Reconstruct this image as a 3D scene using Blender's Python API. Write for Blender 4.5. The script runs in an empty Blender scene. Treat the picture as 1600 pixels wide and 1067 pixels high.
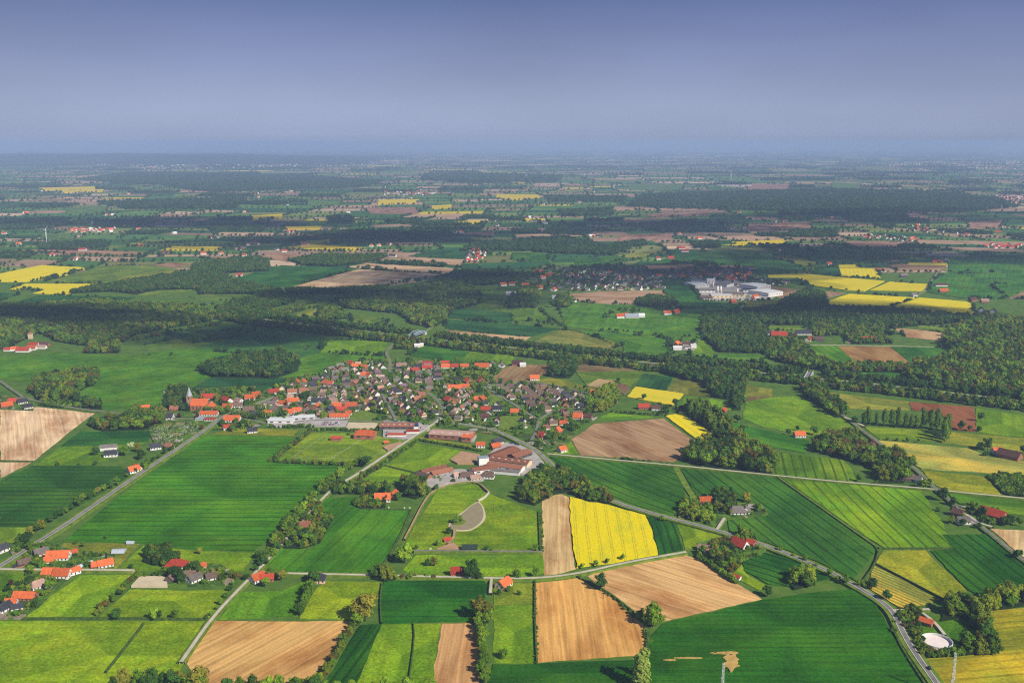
import bpy, bmesh, math, random
import numpy as np
from mathutils import Vector, Matrix

S = bpy.context.scene
COL = S.collection
R = math.radians
rnd = random.Random(7)

# ---------------------------------------------------------------- camera, sky, sun, exposure
CAM_H = 380.0
FPX = 1600 * 35.0 / 36.0
PITCH = math.atan((533.5 - 222.0) / FPX)
cam_data = bpy.data.cameras.new('camera')
cam_data.lens = 35.0
cam_data.sensor_width = 36.0
cam_data.clip_start = 1.0
cam_data.clip_end = 400000.0
cam = bpy.data.objects.new('camera', cam_data)
cam.location = (0, 0, CAM_H)
cam.rotation_euler = (math.pi / 2 - PITCH, 0, 0)
COL.objects.link(cam)
S.camera = cam

SUN_ELEV = R(38)
SUN_AZ = R(135)          # measured from +Y (view direction) clockwise: behind the camera, to the right
world = bpy.data.worlds.new('World')
S.world = world
world.use_nodes = True
wn, wl = world.node_tree.nodes, world.node_tree.links
wn.clear()
w_out = wn.new('ShaderNodeOutputWorld')
w_bg = wn.new('ShaderNodeBackground')
w_sky = wn.new('ShaderNodeTexSky')
w_sky.sky_type = 'NISHITA'
w_sky.sun_disc = False
w_sky.sun_elevation = SUN_ELEV
w_sky.sun_rotation = SUN_AZ
w_sky.altitude = 400
w_sky.dust_density = 2.0
w_tc = wn.new('ShaderNodeTexCoord')
w_sep = wn.new('ShaderNodeSeparateXYZ')
w_ramp = wn.new('ShaderNodeValToRGB')
w_nz = wn.new('ShaderNodeTexNoise')
w_map = wn.new('ShaderNodeMapping')
w_map.inputs['Scale'].default_value = (1.6, 1.6, 9.0)
w_nz.inputs['Scale'].default_value = 1.3
w_nz.inputs['Detail'].default_value = 5
wl.new(w_tc.outputs['Generated'], w_map.inputs['Vector'])
wl.new(w_map.outputs['Vector'], w_nz.inputs['Vector'])
w_add = wn.new('ShaderNodeMath'); w_add.operation = 'MULTIPLY_ADD'
w_add.inputs[1].default_value = 0.022; w_add.inputs[2].default_value = -0.011
wl.new(w_nz.outputs['Fac'], w_add.inputs[0])
w_sum = wn.new('ShaderNodeMath'); w_sum.operation = 'ADD'
wl.new(w_tc.outputs['Generated'], w_sep.inputs['Vector'])
wl.new(w_sep.outputs['Z'], w_sum.inputs[0])
wl.new(w_add.outputs[0], w_sum.inputs[1])
cr = w_ramp.color_ramp
cr.elements[0].position = 0.0
SKYK = 10.0   # sky colours are given at display scale and divided by the background strength of 0.1
cr.elements[0].color = (0.275, 0.325, 0.480, 1)
cr.elements[1].position = 1.0
cr.elements[1].color = (0.045, 0.080, 0.20, 1)
for pos, c in ((0.030, (0.250, 0.300, 0.455)), (0.075, (0.176, 0.208, 0.378)), (0.135, (0.076, 0.110, 0.258)), (0.35, (0.055, 0.088, 0.21))):
    e = cr.elements.new(pos)
    e.color = (*c, 1)
wl.new(w_sum.outputs[0], w_ramp.inputs['Fac'])
w_mul = wn.new('ShaderNodeMix'); w_mul.data_type = 'RGBA'; w_mul.blend_type = 'MULTIPLY'
w_mul.inputs[0].default_value = 1.0
w_n2 = wn.new('ShaderNodeTexNoise'); w_n2.inputs['Scale'].default_value = 2.2; w_n2.inputs['Detail'].default_value = 4
w_m2 = wn.new('ShaderNodeMapping'); w_m2.inputs['Scale'].default_value = (1.0, 1.0, 3.0); w_m2.inputs['Location'].default_value = (3.1, 0.4, 0)
wl.new(w_tc.outputs['Generated'], w_m2.inputs['Vector']); wl.new(w_m2.outputs['Vector'], w_n2.inputs['Vector'])
w_r2 = wn.new('ShaderNodeMapRange'); w_r2.inputs['From Min'].default_value = 0.3; w_r2.inputs['From Max'].default_value = 0.7; w_r2.inputs['To Min'].default_value = 0.86; w_r2.inputs['To Max'].default_value = 1.10
wl.new(w_n2.outputs['Fac'], w_r2.inputs['Value'])
w_v2 = wn.new('ShaderNodeVectorMath'); w_v2.operation = 'SCALE'
wl.new(w_ramp.outputs['Color'], w_v2.inputs[0]); wl.new(w_r2.outputs[0], w_v2.inputs['Scale'])
wl.new(w_v2.outputs[0], w_mul.inputs[6])
w_mul.inputs[7].default_value = (SKYK, SKYK, SKYK, 1)
w_mix = wn.new('ShaderNodeMix'); w_mix.data_type = 'RGBA'
w_mix.inputs[0].default_value = 0.90
wl.new(w_sky.outputs['Color'], w_mix.inputs[6])
wl.new(w_mul.outputs[2], w_mix.inputs[7])
wl.new(w_mix.outputs[2], w_bg.inputs['Color'])
w_bg.inputs['Strength'].default_value = 0.10
wl.new(w_bg.outputs['Background'], w_out.inputs['Surface'])

sun_data = bpy.data.lights.new('sun', 'SUN')
sun_data.energy = 5.0
sun_data.angle = R(0.5)
sun_data.color = (1.0, 0.93, 0.82)
sun = bpy.data.objects.new('sun', sun_data)
COL.objects.link(sun)
SUN_DIR = Vector((math.sin(SUN_AZ) * math.cos(SUN_ELEV), math.cos(SUN_AZ) * math.cos(SUN_ELEV), math.sin(SUN_ELEV)))
sun.rotation_euler = SUN_DIR.to_track_quat('Z', 'Y').to_euler()
sun.location = SUN_DIR * 3000

S.view_settings.view_transform = 'Standard'
S.view_settings.look = 'None'
S.view_settings.gamma = 1.0
S.view_settings.exposure = 0.35
S.view_settings.use_curve_mapping = False
try:
    S.cycles.use_denoising = False
    S.cycles.denoiser = 'OPENIMAGEDENOISE'
    S.cycles.denoising_input_passes = 'RGB_ALBEDO_NORMAL'
except Exception:
    pass
S.cycles.pixel_filter_type = 'BLACKMAN_HARRIS'
S.cycles.filter_width = 1.15
S.cycles.max_bounces = 4
S.cycles.diffuse_bounces = 2
S.cycles.glossy_bounces = 1
S.cycles.transmission_bounces = 1
S.cycles.volume_bounces = 1
S.cycles.transparent_max_bounces = 8


# ---------------------------------------------------------------- helpers: ground position of a place in the photograph's frame
def G(px, py, z=0.0):
    u = (px - 800.0) / FPX
    v = (py - 533.5) / FPX
    t = (CAM_H - z) / (math.sin(PITCH) + v * math.cos(PITCH))
    return Vector((t * u, t * (math.cos(PITCH) - v * math.sin(PITCH)), z))


def mpp(py):
    return CAM_H / (math.cos(PITCH) * (py - 222.0))


def inside(x, y, poly):
    c = False
    j = len(poly) - 1
    for i in range(len(poly)):
        xi, yi = poly[i]; xj, yj = poly[j]
        if (yi > y) != (yj > y) and x < (xj - xi) * (y - yi) / (yj - yi) + xi:
            c = not c
        j = i
    return c


def seg_dist(x, y, pts):
    best = 1e9
    for (ax, ay), (bx, by) in zip(pts[:-1], pts[1:]):
        dx, dy = bx - ax, by - ay
        t = max(0, min(1, ((x - ax) * dx + (y - ay) * dy) / (dx * dx + dy * dy + 1e-9)))
        best = min(best, math.hypot(x - ax - t * dx, y - ay - t * dy))
    return best


def gp(pts):
    return [tuple(G(a, b)[:2]) for a, b in pts]


def smooth_line(pts, it=2):
    for _ in range(it):
        q = [pts[0]]
        for a, b in zip(pts[:-1], pts[1:]):
            q.append((a[0] * .75 + b[0] * .25, a[1] * .75 + b[1] * .25))
            q.append((a[0] * .25 + b[0] * .75, a[1] * .25 + b[1] * .75))
        q.append(pts[-1])
        pts = q
    return pts


def mesh_from(name, verts, faces, mat=None, smooth=False):
    me = bpy.data.meshes.new(name)
    me.from_pydata([tuple(v) for v in verts], [], faces)
    if mat:
        me.materials.append(mat)
    if smooth:
        for p in me.polygons:
            p.use_smooth = True
    me.update()
    return me


def link(name, data, parent=None, loc=None, rz=None, color=None):
    o = bpy.data.objects.new(name, data)
    COL.objects.link(o)
    if parent is not None:
        o.parent = parent
    if loc is not None:
        o.location = loc
    if rz is not None:
        o.rotation_euler = (0, 0, rz)
    if color is not None:
        o.color = (*color[:3], 1)
    return o


def tag(o, label=None, cat=None, group=None, kind=None):
    if label: o['label'] = label
    if cat: o['category'] = cat
    if group: o['group'] = group
    if kind: o['kind'] = kind
    return o


class MB:
    """collects boxes, prisms and tubes into one mesh"""
    def __init__(self):
        self.v = []; self.f = []

    def quad(self, a, b, c, d):
        n = len(self.v); self.v += [a, b, c, d]; self.f.append((n, n + 1, n + 2, n + 3))

    def tri(self, a, b, c):
        n = len(self.v); self.v += [a, b, c]; self.f.append((n, n + 1, n + 2))

    def box(self, x0, x1, y0, y1, z0, z1):
        n = len(self.v)
        self.v += [(x0, y0, z0), (x1, y0, z0), (x1, y1, z0), (x0, y1, z0), (x0, y0, z1), (x1, y0, z1), (x1, y1, z1), (x0, y1, z1)]
        self.f += [(n, n + 3, n + 2, n + 1), (n + 4, n + 5, n + 6, n + 7), (n, n + 1, n + 5, n + 4), (n + 1, n + 2, n + 6, n + 5), (n + 2, n + 3, n + 7, n + 6), (n + 3, n, n + 4, n + 7)]
        return self

    def tube(self, p0, p1, r0, r1=None, n=8, cap=True):
        r1 = r0 if r1 is None else r1
        p0 = Vector(p0); p1 = Vector(p1)
        d = (p1 - p0).normalized()
        u = d.orthogonal().normalized(); w = d.cross(u)
        b = len(self.v)
        for p, r in ((p0, r0), (p1, r1)):
            for i in range(n):
                a = 2 * math.pi * i / n
                self.v.append(tuple(p + u * (math.cos(a) * r) + w * (math.sin(a) * r)))
        for i in range(n):
            j = (i + 1) % n
            self.f.append((b + i, b + j, b + n + j, b + n + i))
        if cap:
            self.f.append(tuple(b + n + i for i in range(n)))
            self.f.append(tuple(b + n - 1 - i for i in range(n)))
        return self

    def mesh(self, name, mat, smooth=False):
        return mesh_from(name, self.v, self.f, mat, smooth)


# ---------------------------------------------------------------- node helpers
class NT:
    def __init__(self, name):
        self.m = bpy.data.materials.new(name)
        self.m.use_nodes = True
        self.t = self.m.node_tree
        self.n = self.t.nodes; self.l = self.t.links
        self.bsdf = self.n['Principled BSDF']
        self.bsdf.inputs['Roughness'].default_value = 0.9
        self.bsdf.inputs['Specular IOR Level'].default_value = 0.0
        self.tc = self.n.new('ShaderNodeTexCoord')
        self.oi = self.n.new('ShaderNodeObjectInfo')

    def put(self, s, d):
        if isinstance(s, (int, float)):
            d.default_value = s
        elif isinstance(s, (tuple, list)):
            d.default_value = s
        else:
            self.l.new(s, d)

    def math(self, op, a, b=0.0, c=0.0, clamp=False):
        k = self.n.new('ShaderNodeMath'); k.operation = op; k.use_clamp = clamp
        self.put(a, k.inputs[0]); self.put(b, k.inputs[1]); self.put(c, k.inputs[2])
        return k.outputs[0]

    def mix(self, fac, a, b, mode='MIX'):
        k = self.n.new('ShaderNodeMix'); k.data_type = 'RGBA'; k.blend_type = mode
        self.put(fac, k.inputs[0]); self.put(a if not isinstance(a, tuple) else (*a[:3], 1), k.inputs[6]); self.put(b if not isinstance(b, tuple) else (*b[:3], 1), k.inputs[7])
        return k.outputs[2]

    def noise(self, vec, scale, detail=3, rough=0.55, stretch=None):
        if stretch:
            mp = self.n.new('ShaderNodeMapping'); mp.inputs['Scale'].default_value = stretch
            self.put(vec, mp.inputs['Vector']); vec = mp.outputs['Vector']
        k = self.n.new('ShaderNodeTexNoise'); k.inputs['Scale'].default_value = scale
        k.inputs['Detail'].default_value = detail; k.inputs['Roughness'].default_value = rough
        self.put(vec, k.inputs['Vector'])
        return k.outputs['Fac']

    def ramp(self, fac, stops, interp='LINEAR'):
        k = self.n.new('ShaderNodeValToRGB'); k.color_ramp.interpolation = interp
        e = k.color_ramp.elements
        e[0].position, e[0].color = stops[0][0], (*stops[0][1], 1)
        e[1].position, e[1].color = stops[-1][0], (*stops[-1][1], 1)
        for p, c in stops[1:-1]:
            q = e.new(p); q.color = (*c, 1)
        self.put(fac, k.inputs['Fac'])
        return k.outputs['Color']

    def remap(self, v, a, b, c, d):
        k = self.n.new('ShaderNodeMapRange')
        self.put(v, k.inputs['Value'])
        for i, x in zip(('From Min', 'From Max', 'To Min', 'To Max'), (a, b, c, d)):
            k.inputs[i].default_value = x
        return k.outputs[0]

    def prop(self, name):
        k = self.n.new('ShaderNodeAttribute'); k.attribute_type = 'OBJECT'; k.attribute_name = name
        return k.outputs['Fac']

    def out(self, col):
        self.put(col, self.bsdf.inputs['Base Color']); return self.m

    def bump(self, h, strength, dist):
        k = self.n.new('ShaderNodeBump'); k.inputs['Strength'].default_value = strength; k.inputs['Distance'].default_value = dist
        self.put(h, k.inputs['Height']); self.l.new(k.outputs['Normal'], self.bsdf.inputs['Normal'])


def scale_col(t, col, f):
    k = t.n.new('ShaderNodeVectorMath'); k.operation = 'SCALE'
    t.put(col, k.inputs[0]); t.put(f, k.inputs['Scale'])
    return k.outputs[0]


# ---------------------------------------------------------------- materials
def mat_crop():
    t = NT('crop')
    ob = t.tc.outputs['Object']
    sep = t.n.new('ShaderNodeSeparateXYZ'); t.put(ob, sep.inputs[0])
    x, y = sep.outputs[0], sep.outputs[1]
    wob = t.math('MULTIPLY', t.math('SUBTRACT', t.noise(ob, 0.004, 2), 0.5), 10.0)
    cur = t.math('MULTIPLY', t.math('MULTIPLY', x, x), t.prop('curve'))
    yy = t.math('ADD', t.math('ADD', y, wob), cur)
    fr = t.math('FRACT', t.math('DIVIDE', yy, t.prop('spacing')))
    d = t.math('MULTIPLY', t.math('ABSOLUTE', t.math('SUBTRACT', fr, 0.5)), t.prop('spacing'))
    dd = t.math('ABSOLUTE', t.math('SUBTRACT', d, 0.55))
    line = t.math('SUBTRACT', 1.3, t.math('DIVIDE', dd, 0.62), clamp=True)
    line = t.math('MULTIPLY', line, t.prop('line'))
    line = t.math('MULTIPLY', line, t.remap(t.noise(ob, 0.02, 3), 0.3, 0.65, 0.35, 1.0))
    big = t.math('MULTIPLY', t.remap(t.noise(ob, 0.011, 5, 0.6), 0.38, 0.62, 0.70, 1.32), t.remap(t.noise(ob, 0.03, 5, 0.7), 0.3, 0.7, 0.80, 1.20))
    drill = t.remap(t.noise(ob, 1.0, 3, 0.6, (0.006, 0.22, 1)), 0.3, 0.7, 0.80, 1.20)
    fine = t.remap(t.noise(ob, 0.35, 4, 0.75), 0.3, 0.7, 0.70, 1.30)
    base = scale_col(t, t.oi.outputs['Color'], t.math('MULTIPLY', t.math('MULTIPLY', big, drill), fine))
    hue = t.remap(t.noise(ob, 0.012, 5, 0.65, (0.6, 1.4, 1)), 0.46, 0.62, 0.0, 0.85)
    base = t.mix(hue, base, t.mix(1.0, base, (1.7, 1.12, 0.8), 'MULTIPLY'))
    base = t.mix(line, base, t.mix(1.0, base, (0.30, 0.30, 0.6), 'MULTIPLY'))
    t.bump(t.math('SUBTRACT', t.noise(ob, 0.5, 3), t.math('MULTIPLY', line, 2.0)), 0.5, 0.4)
    return t.out(base)


def mat_pasture():
    t = NT('pasture')
    ob = t.tc.outputs['Object']
    big = t.remap(t.noise(ob, 0.010, 5, 0.6), 0.36, 0.64, 0.72, 1.26)
    mid = t.remap(t.noise(ob, 0.06, 5, 0.7), 0.3, 0.7, 0.70, 1.30)
    fine = t.remap(t.noise(ob, 0.38, 4, 0.8), 0.32, 0.68, 0.52, 1.44)
    mow = t.remap(t.noise(ob, 1.0, 2, 0.5, (0.004, 0.10, 1)), 0.35, 0.65, 0.86, 1.14)
    base = scale_col(t, t.oi.outputs['Color'], t.math('MULTIPLY', t.math('MULTIPLY', big, mid), t.math('MULTIPLY', fine, mow)))
    tone = t.remap(t.noise(ob, 0.018, 5, 0.65), 0.42, 0.72, 0.0, 0.8)
    base = t.mix(tone, base, t.mix(1.0, base, (1.9, 1.15, 1.1), 'MULTIPLY'))
    tone2 = t.remap(t.noise(ob, 0.011, 4, 0.6, (1.3, 0.9, 1)), 0.5, 0.75, 0.0, 0.7)
    base = t.mix(tone2, base, t.mix(1.0, base, (0.55, 0.78, 0.9), 'MULTIPLY'))
    t.bump(t.noise(ob, 0.3, 4), 0.5, 0.5)
    return t.out(base)


def mat_soil():
    t = NT('soil')
    ob = t.tc.outputs['Object']
    rows = t.remap(t.noise(ob, 1.0, 3, 0.6, (0.008, 0.28, 1)), 0.32, 0.68, 0.68, 1.26)
    rows2 = t.remap(t.noise(ob, 1.0, 2, 0.5, (0.003, 0.05, 1)), 0.32, 0.68, 0.86, 1.14)
    fine = t.remap(t.noise(ob, 0.5, 4, 0.7), 0.3, 0.7, 0.84, 1.16)
    base = scale_col(t, t.oi.outputs['Color'], t.math('MULTIPLY', t.math('MULTIPLY', rows, rows2), fine))
    wet = t.remap(t.noise(ob, 0.0125, 5, 0.6, (0.7, 1.5, 1)), 0.44, 0.66, 0.0, 1.0)
    base = t.mix(wet, base, t.mix(1.0, base, (0.56, 0.42, 0.33), 'MULTIPLY'))
    dry = t.remap(t.noise(ob, 0.013, 4, 0.6), 0.52, 0.72, 0.0, 0.55)
    base = t.mix(dry, base, t.mix(1.0, base, (1.25, 1.3, 1.45), 'MULTIPLY'))
    t.bump(t.noise(ob, 1.0, 3, 0.6, (0.01, 0.4, 1)), 0.6, 0.35)
    return t.out(base)


def mat_rape():
    t = NT('rape')
    ob = t.tc.outputs['Object']
    sep = t.n.new('ShaderNodeSeparateXYZ'); t.put(ob, sep.inputs[0])
    fr = t.math('FRACT', t.math('DIVIDE', t.math('ADD', sep.outputs[1], t.math('MULTIPLY', t.noise(ob, 0.01, 2), 4.0)), t.prop('spacing')))
    d = t.math('MULTIPLY', t.math('ABSOLUTE', t.math('SUBTRACT', fr, 0.5)), t.prop('spacing'))
    dd = t.math('ABSOLUTE', t.math('SUBTRACT', d, 1.0))
    line = t.math('MULTIPLY', t.math('SUBTRACT', 1.0, t.math('DIVIDE', dd, 0.7), clamp=True), t.prop('line'))
    line = t.math('MULTIPLY', line, t.remap(t.noise(ob, 0.15, 3), 0.35, 0.6, 0.2, 1.0))
    fine = t.remap(t.noise(ob, 0.4, 4, 0.7), 0.3, 0.7, 0.80, 1.16)
    base = scale_col(t, t.oi.outputs['Color'], fine)
    thin = t.remap(t.noise(ob, 0.025, 5, 0.75, (0.5, 1.3, 1)), 0.50, 0.68, 0.0, 0.75)
    base = t.mix(thin, base, (0.40, 0.42, 0.02))
    base = t.mix(line, base, (0.22, 0.22, 0.03))
    t.bump(t.noise(ob, 0.6, 3), 0.6, 0.5)
    return t.out(base)


def mat_noise(name, stops, scale, rough=0.9, objcol=False, detail=4):
    t = NT(name)
    v = t.noise(t.tc.outputs['Object'], scale, detail, 0.65)
    c = t.ramp(t.remap(v, 0.25, 0.75, 0, 1), stops)
    if objcol:
        c = t.mix(1.0, c, t.oi.outputs['Color'], 'MULTIPLY')
    t.bsdf.inputs['Roughness'].default_value = rough
    return t.out(c)


def mat_leaf(mass=False):
    t = NT('leaf_mass' if mass else 'leaf')
    ob = t.tc.outputs['Object']
    rv = t.oi.outputs['Random']
    col = t.oi.outputs['Color']
    if mass:
        at = t.n.new('ShaderNodeAttribute'); at.attribute_name = 'leaf_colour'
        col = at.outputs['Color']
    col = scale_col(t, col, t.remap(rv, 0, 1, 0.72, 1.35))
    r2 = t.math('FRACT', t.math('MULTIPLY', rv, 17.31))
    col = t.mix(t.remap(r2, 0.45, 1.0, 0.0, 0.7), col, t.mix(1.0, col, (1.32, 1.12, 0.8), 'MULTIPLY'))
    col = scale_col(t, col, t.remap(t.noise(ob, 5.0, 3, 0.7), 0.3, 0.7, 0.65, 1.4))
    t.bsdf.inputs['Roughness'].default_value = 0.8
    tr = t.n.new('ShaderNodeBsdfTranslucent')
    t.put(t.mix(1.0, col, (1.3, 1.3, 0.5), 'MULTIPLY'), tr.inputs['Color'])
    mx = t.n.new('ShaderNodeMixShader'); mx.inputs[0].default_value = 0.28
    t.l.new(t.bsdf.outputs[0], mx.inputs[1]); t.l.new(tr.outputs[0], mx.inputs[2])
    t.l.new(mx.outputs[0], t.n['Material Output'].inputs['Surface'])
    return t.out(col)


def mat_roof():
    t = NT('roof_tile')
    ob = t.tc.outputs['Object']
    row = t.n.new('ShaderNodeTexWave'); row.wave_type = 'BANDS'; row.bands_direction = 'Z'
    row.inputs['Scale'].default_value = 1.4; row.inputs['Distortion'].default_value = 0.6
    t.put(ob, row.inputs['Vector'])
    v = t.math('MULTIPLY', t.remap(t.noise(ob, 0.5, 4, 0.7), 0.3, 0.7, 0.74, 1.22), t.remap(t.noise(ob, 3.0, 2), 0.3, 0.7, 0.86, 1.14))
    v = t.math('MULTIPLY', v, t.remap(row.outputs['Fac'], 0, 1, 0.86, 1.06))
    v = t.math('MULTIPLY', v, t.remap(t.oi.outputs['Random'], 0, 1, 0.68, 1.14))
    c = scale_col(t, t.oi.outputs['Color'], v)
    t.bsdf.inputs['Roughness'].default_value = 0.75
    t.bump(row.outputs['Fac'], 0.4, 0.1)
    return t.out(c)


def mat_objcol(name, amt=0.25, scale=0.6, rough=0.85, spec=0.2):
    t = NT(name)
    v = t.remap(t.noise(t.tc.outputs['Object'], scale, 4, 0.65), 0.3, 0.7, 1 - amt, 1 + amt)
    t.bsdf.inputs['Roughness'].default_value = rough
    t.bsdf.inputs['Specular IOR Level'].default_value = spec
    return t.out(scale_col(t, t.oi.outputs['Color'], v))


def mat_ground():
    """verge grass near by; beyond the near farmland a patchwork of fields and woods too far off to tell apart"""
    t = NT('ground')
    ob = t.tc.outputs['Object']
    g = t.ramp(t.remap(t.noise(ob, 0.05, 6, 0.7), 0.25, 0.75, 0, 1), [(0, (0.035, 0.085, 0.014)), (0.5, (0.075, 0.145, 0.02)), (1, (0.13, 0.18, 0.03))])
    mp = t.n.new('ShaderNodeMapping'); mp.inputs['Scale'].default_value = (0.0018, 0.0026, 1); mp.inputs['Rotation'].default_value = (0, 0, 0.3)
    t.put(ob, mp.inputs['Vector'])
    vo = t.n.new('ShaderNodeTexVoronoi'); vo.distance = 'CHEBYCHEV'; vo.inputs['Scale'].default_value = 1.0; vo.voronoi_dimensions = '2D'
    t.put(mp.outputs[0], vo.inputs['Vector'])
    sp = t.n.new('ShaderNodeSeparateColor'); t.put(vo.outputs['Color'], sp.inputs[0])
    far = t.ramp(sp.outputs[0], [(0, (0.02, 0.05, 0.025)), (0.16, (0.05, 0.11, 0.04)), (0.38, (0.09, 0.18, 0.05)), (0.62, (0.15, 0.21, 0.06)), (0.76, (0.32, 0.22, 0.14)), (0.88, (0.45, 0.34, 0.22)), (0.95, (0.55, 0.46, 0.08))], 'CONSTANT')
    wood = t.remap(t.noise(ob, 0.00035, 5, 0.6, (0.5, 1.4, 1)), 0.54, 0.58, 0, 1)
    far = t.mix(wood, far, (0.018, 0.040, 0.020))
    sep = t.n.new('ShaderNodeSeparateXYZ'); t.put(ob, sep.inputs[0])
    k = t.remap(sep.outputs[1], 15500, 16000, 0, 1)
    return t.out(t.mix(k, g, far))


def mat_facecol(name):
    t = NT(name)
    a = t.n.new('ShaderNodeAttribute'); a.attribute_name = 'field_colour'
    v = t.remap(t.noise(t.tc.outputs['Object'], 0.01, 4, 0.65), 0.3, 0.7, 0.75, 1.25)
    return t.out(scale_col(t, a.outputs['Color'], v))


def mat_water(name, col, rough=0.12):
    t = NT(name)
    t.bsdf.inputs['Roughness'].default_value = rough
    t.bsdf.inputs['Specular IOR Level'].default_value = 0.5 if rough < 0.2 else 0.22
    v = t.noise(t.tc.outputs['Object'], 0.12, 3)
    t.bump(t.noise(t.tc.outputs['Object'], 0.9, 2), 0.05, 0.1)
    return t.out(t.mix(v, tuple(c * .8 for c in col), tuple(c * 1.2 for c in col)))


def mat_garden():
    t = NT('garden_ground')
    ob = t.tc.outputs['Object']
    vo = t.n.new('ShaderNodeTexVoronoi'); vo.distance = 'CHEBYCHEV'; vo.voronoi_dimensions = '2D'; vo.inputs['Scale'].default_value = 0.085
    t.put(ob, vo.inputs['Vector'])
    sp = t.n.new('ShaderNodeSeparateColor'); t.put(vo.outputs['Color'], sp.inputs[0])
    c = t.ramp(sp.outputs[0], [(0, (0.06, 0.12, 0.02)), (0.35, (0.09, 0.17, 0.02)), (0.62, (0.05, 0.09, 0.02)), (0.76, (0.17, 0.17, 0.05)), (0.86, (0.24, 0.19, 0.14)), (0.94, (0.33, 0.30, 0.27))], 'CONSTANT')
    c = scale_col(t, c, t.remap(t.noise(ob, 0.3, 5, 0.7), 0.3, 0.7, 0.6, 1.35))
    return t.out(c)


M = {
    'crop': mat_crop(), 'pasture': mat_pasture(), 'soil': mat_soil(), 'rape': mat_rape(), 'leaf': mat_leaf(), 'leaf_mass': mat_leaf(True), 'roof': mat_roof(),
    'wall': mat_objcol('render_wall', 0.10, 0.4), 'metal': mat_objcol('painted_metal', 0.12, 0.5, 0.5, 0.4), 'paint': mat_objcol('car_paint', 0.03, 1.0, 0.3, 0.5),
    'ground': mat_ground(), 'facecol': mat_facecol('far_fields'),
    'asphalt': mat_noise('asphalt', [(0, (0.12, 0.112, 0.103)), (1, (0.24, 0.222, 0.20))], 0.15),
    'yard': mat_noise('paved_yard', [(0, (0.26, 0.235, 0.215)), (0.6, (0.38, 0.35, 0.32)), (1, (0.46, 0.42, 0.38))], 0.06),
    'track': mat_noise('gravel_track', [(0, (0.36, 0.32, 0.25)), (1, (0.56, 0.50, 0.41))], 0.12),
    'dirt': mat_noise('bare_dirt', [(0, (0.30, 0.17, 0.09)), (1, (0.46, 0.30, 0.18))], 0.12),
    'thin_crop': mat_noise('thin_crop', [(0, (0.16, 0.16, 0.03)), (0.4, (0.42, 0.27, 0.08)), (1, (0.58, 0.38, 0.13))], 0.14),
    'sand': mat_noise('sand', [(0, (0.44, 0.36, 0.23)), (1, (0.60, 0.50, 0.34))], 0.08),
    'verge': mat_noise('verge_grass', [(0, (0.06, 0.10, 0.015)), (0.5, (0.12, 0.19, 0.02)), (1, (0.22, 0.24, 0.05))], 0.15),
    'ditch': mat_noise('ditch_growth', [(0, (0.018, 0.045, 0.008)), (0.55, (0.06, 0.11, 0.02)), (1, (0.16, 0.17, 0.05))], 0.35),
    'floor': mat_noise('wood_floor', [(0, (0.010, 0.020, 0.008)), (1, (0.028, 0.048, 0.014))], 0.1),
    'bark': mat_noise('bark', [(0, (0.05, 0.04, 0.03)), (1, (0.13, 0.10, 0.07))], 2.0),
    'white': mat_noise('white_line', [(0, (0.6, 0.6, 0.58)), (1, (0.8, 0.8, 0.78))], 0.8),
    'glass': mat_water('window_glass', (0.03, 0.04, 0.05), 0.15),
    'garden': mat_garden(),
    'canal': mat_water('canal_water', (0.10, 0.16, 0.17)),
    'pond': mat_water('pond_water', (0.27, 0.225, 0.115), 0.3),
}

# ---------------------------------------------------------------- the land
def plate(name, poly, z, mat, skirt=None, color=None, ang=None, props=None, kind='structure', ragged=False):
    """a flat-topped sheet over a ground polygon, its sides running down to the ground; its own X axis lies along ang"""
    cx = sum(p[0] for p in poly) / len(poly); cy = sum(p[1] for p in poly) / len(poly)
    if ang is None:
        best = 0
        for i in range(len(poly)):
            a, b = poly[i], poly[(i + 1) % len(poly)]
            d = math.hypot(b[0] - a[0], b[1] - a[1])
            if d > best:
                best = d; ang = math.atan2(b[1] - a[1], b[0] - a[0])
    if ragged:
        q = []
        for i in range(len(poly)):
            p0, p1 = poly[i], poly[(i + 1) % len(poly)]
            d = math.hypot(p1[0] - p0[0], p1[1] - p0[1]); m_ = max(1, min(60, int(d / 7)))
            ux, uy = (p1[0] - p0[0]) / (d + 1e-9), (p1[1] - p0[1]) / (d + 1e-9)
            sl = 0.0
            for j in range(m_):
                sl = sl * 0.7 + rnd.uniform(-0.75, 0.75)
                k_ = 0 if j == 0 else sl
                q.append((p0[0] + ux * d * j / m_ - uy * k_, p0[1] + uy * d * j / m_ + ux * k_))
        poly = q
    area = sum(poly[i][0] * poly[(i + 1) % len(poly)][1] - poly[(i + 1) % len(poly)][0] * poly[i][1] for i in range(len(poly)))
    if area < 0:
        poly = poly[::-1]
    c, s = math.cos(-ang), math.sin(-ang)
    n = len(poly)
    top = [((x - cx) * c - (y - cy) * s, (x - cx) * s + (y - cy) * c, 0.0) for x, y in poly]
    low = [(x, y, -z - 0.02) for x, y, _ in top]
    faces = [tuple(range(n))] + [(n + i, n + (i + 1) % n, (i + 1) % n, i) for i in range(n)]
    me = mesh_from(name, top + low, faces, mat)
    o = link(name, me, loc=(cx, cy, z), rz=ang, color=color)
    for k, v in (props or {}).items():
        o[k] = float(v)
    if kind:
        o['kind'] = kind
    return o


G_SIZE = 160000.0
gm = MB()
gm.quad((-G_SIZE, -3000, 0), (G_SIZE, -3000, 0), (G_SIZE, G_SIZE, 0), (-G_SIZE, G_SIZE, 0))
tag(link('ground', gm.mesh('ground', M['ground'])), kind='structure', label='verge grass and far patchwork of farmland reaching to the horizon')

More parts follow.
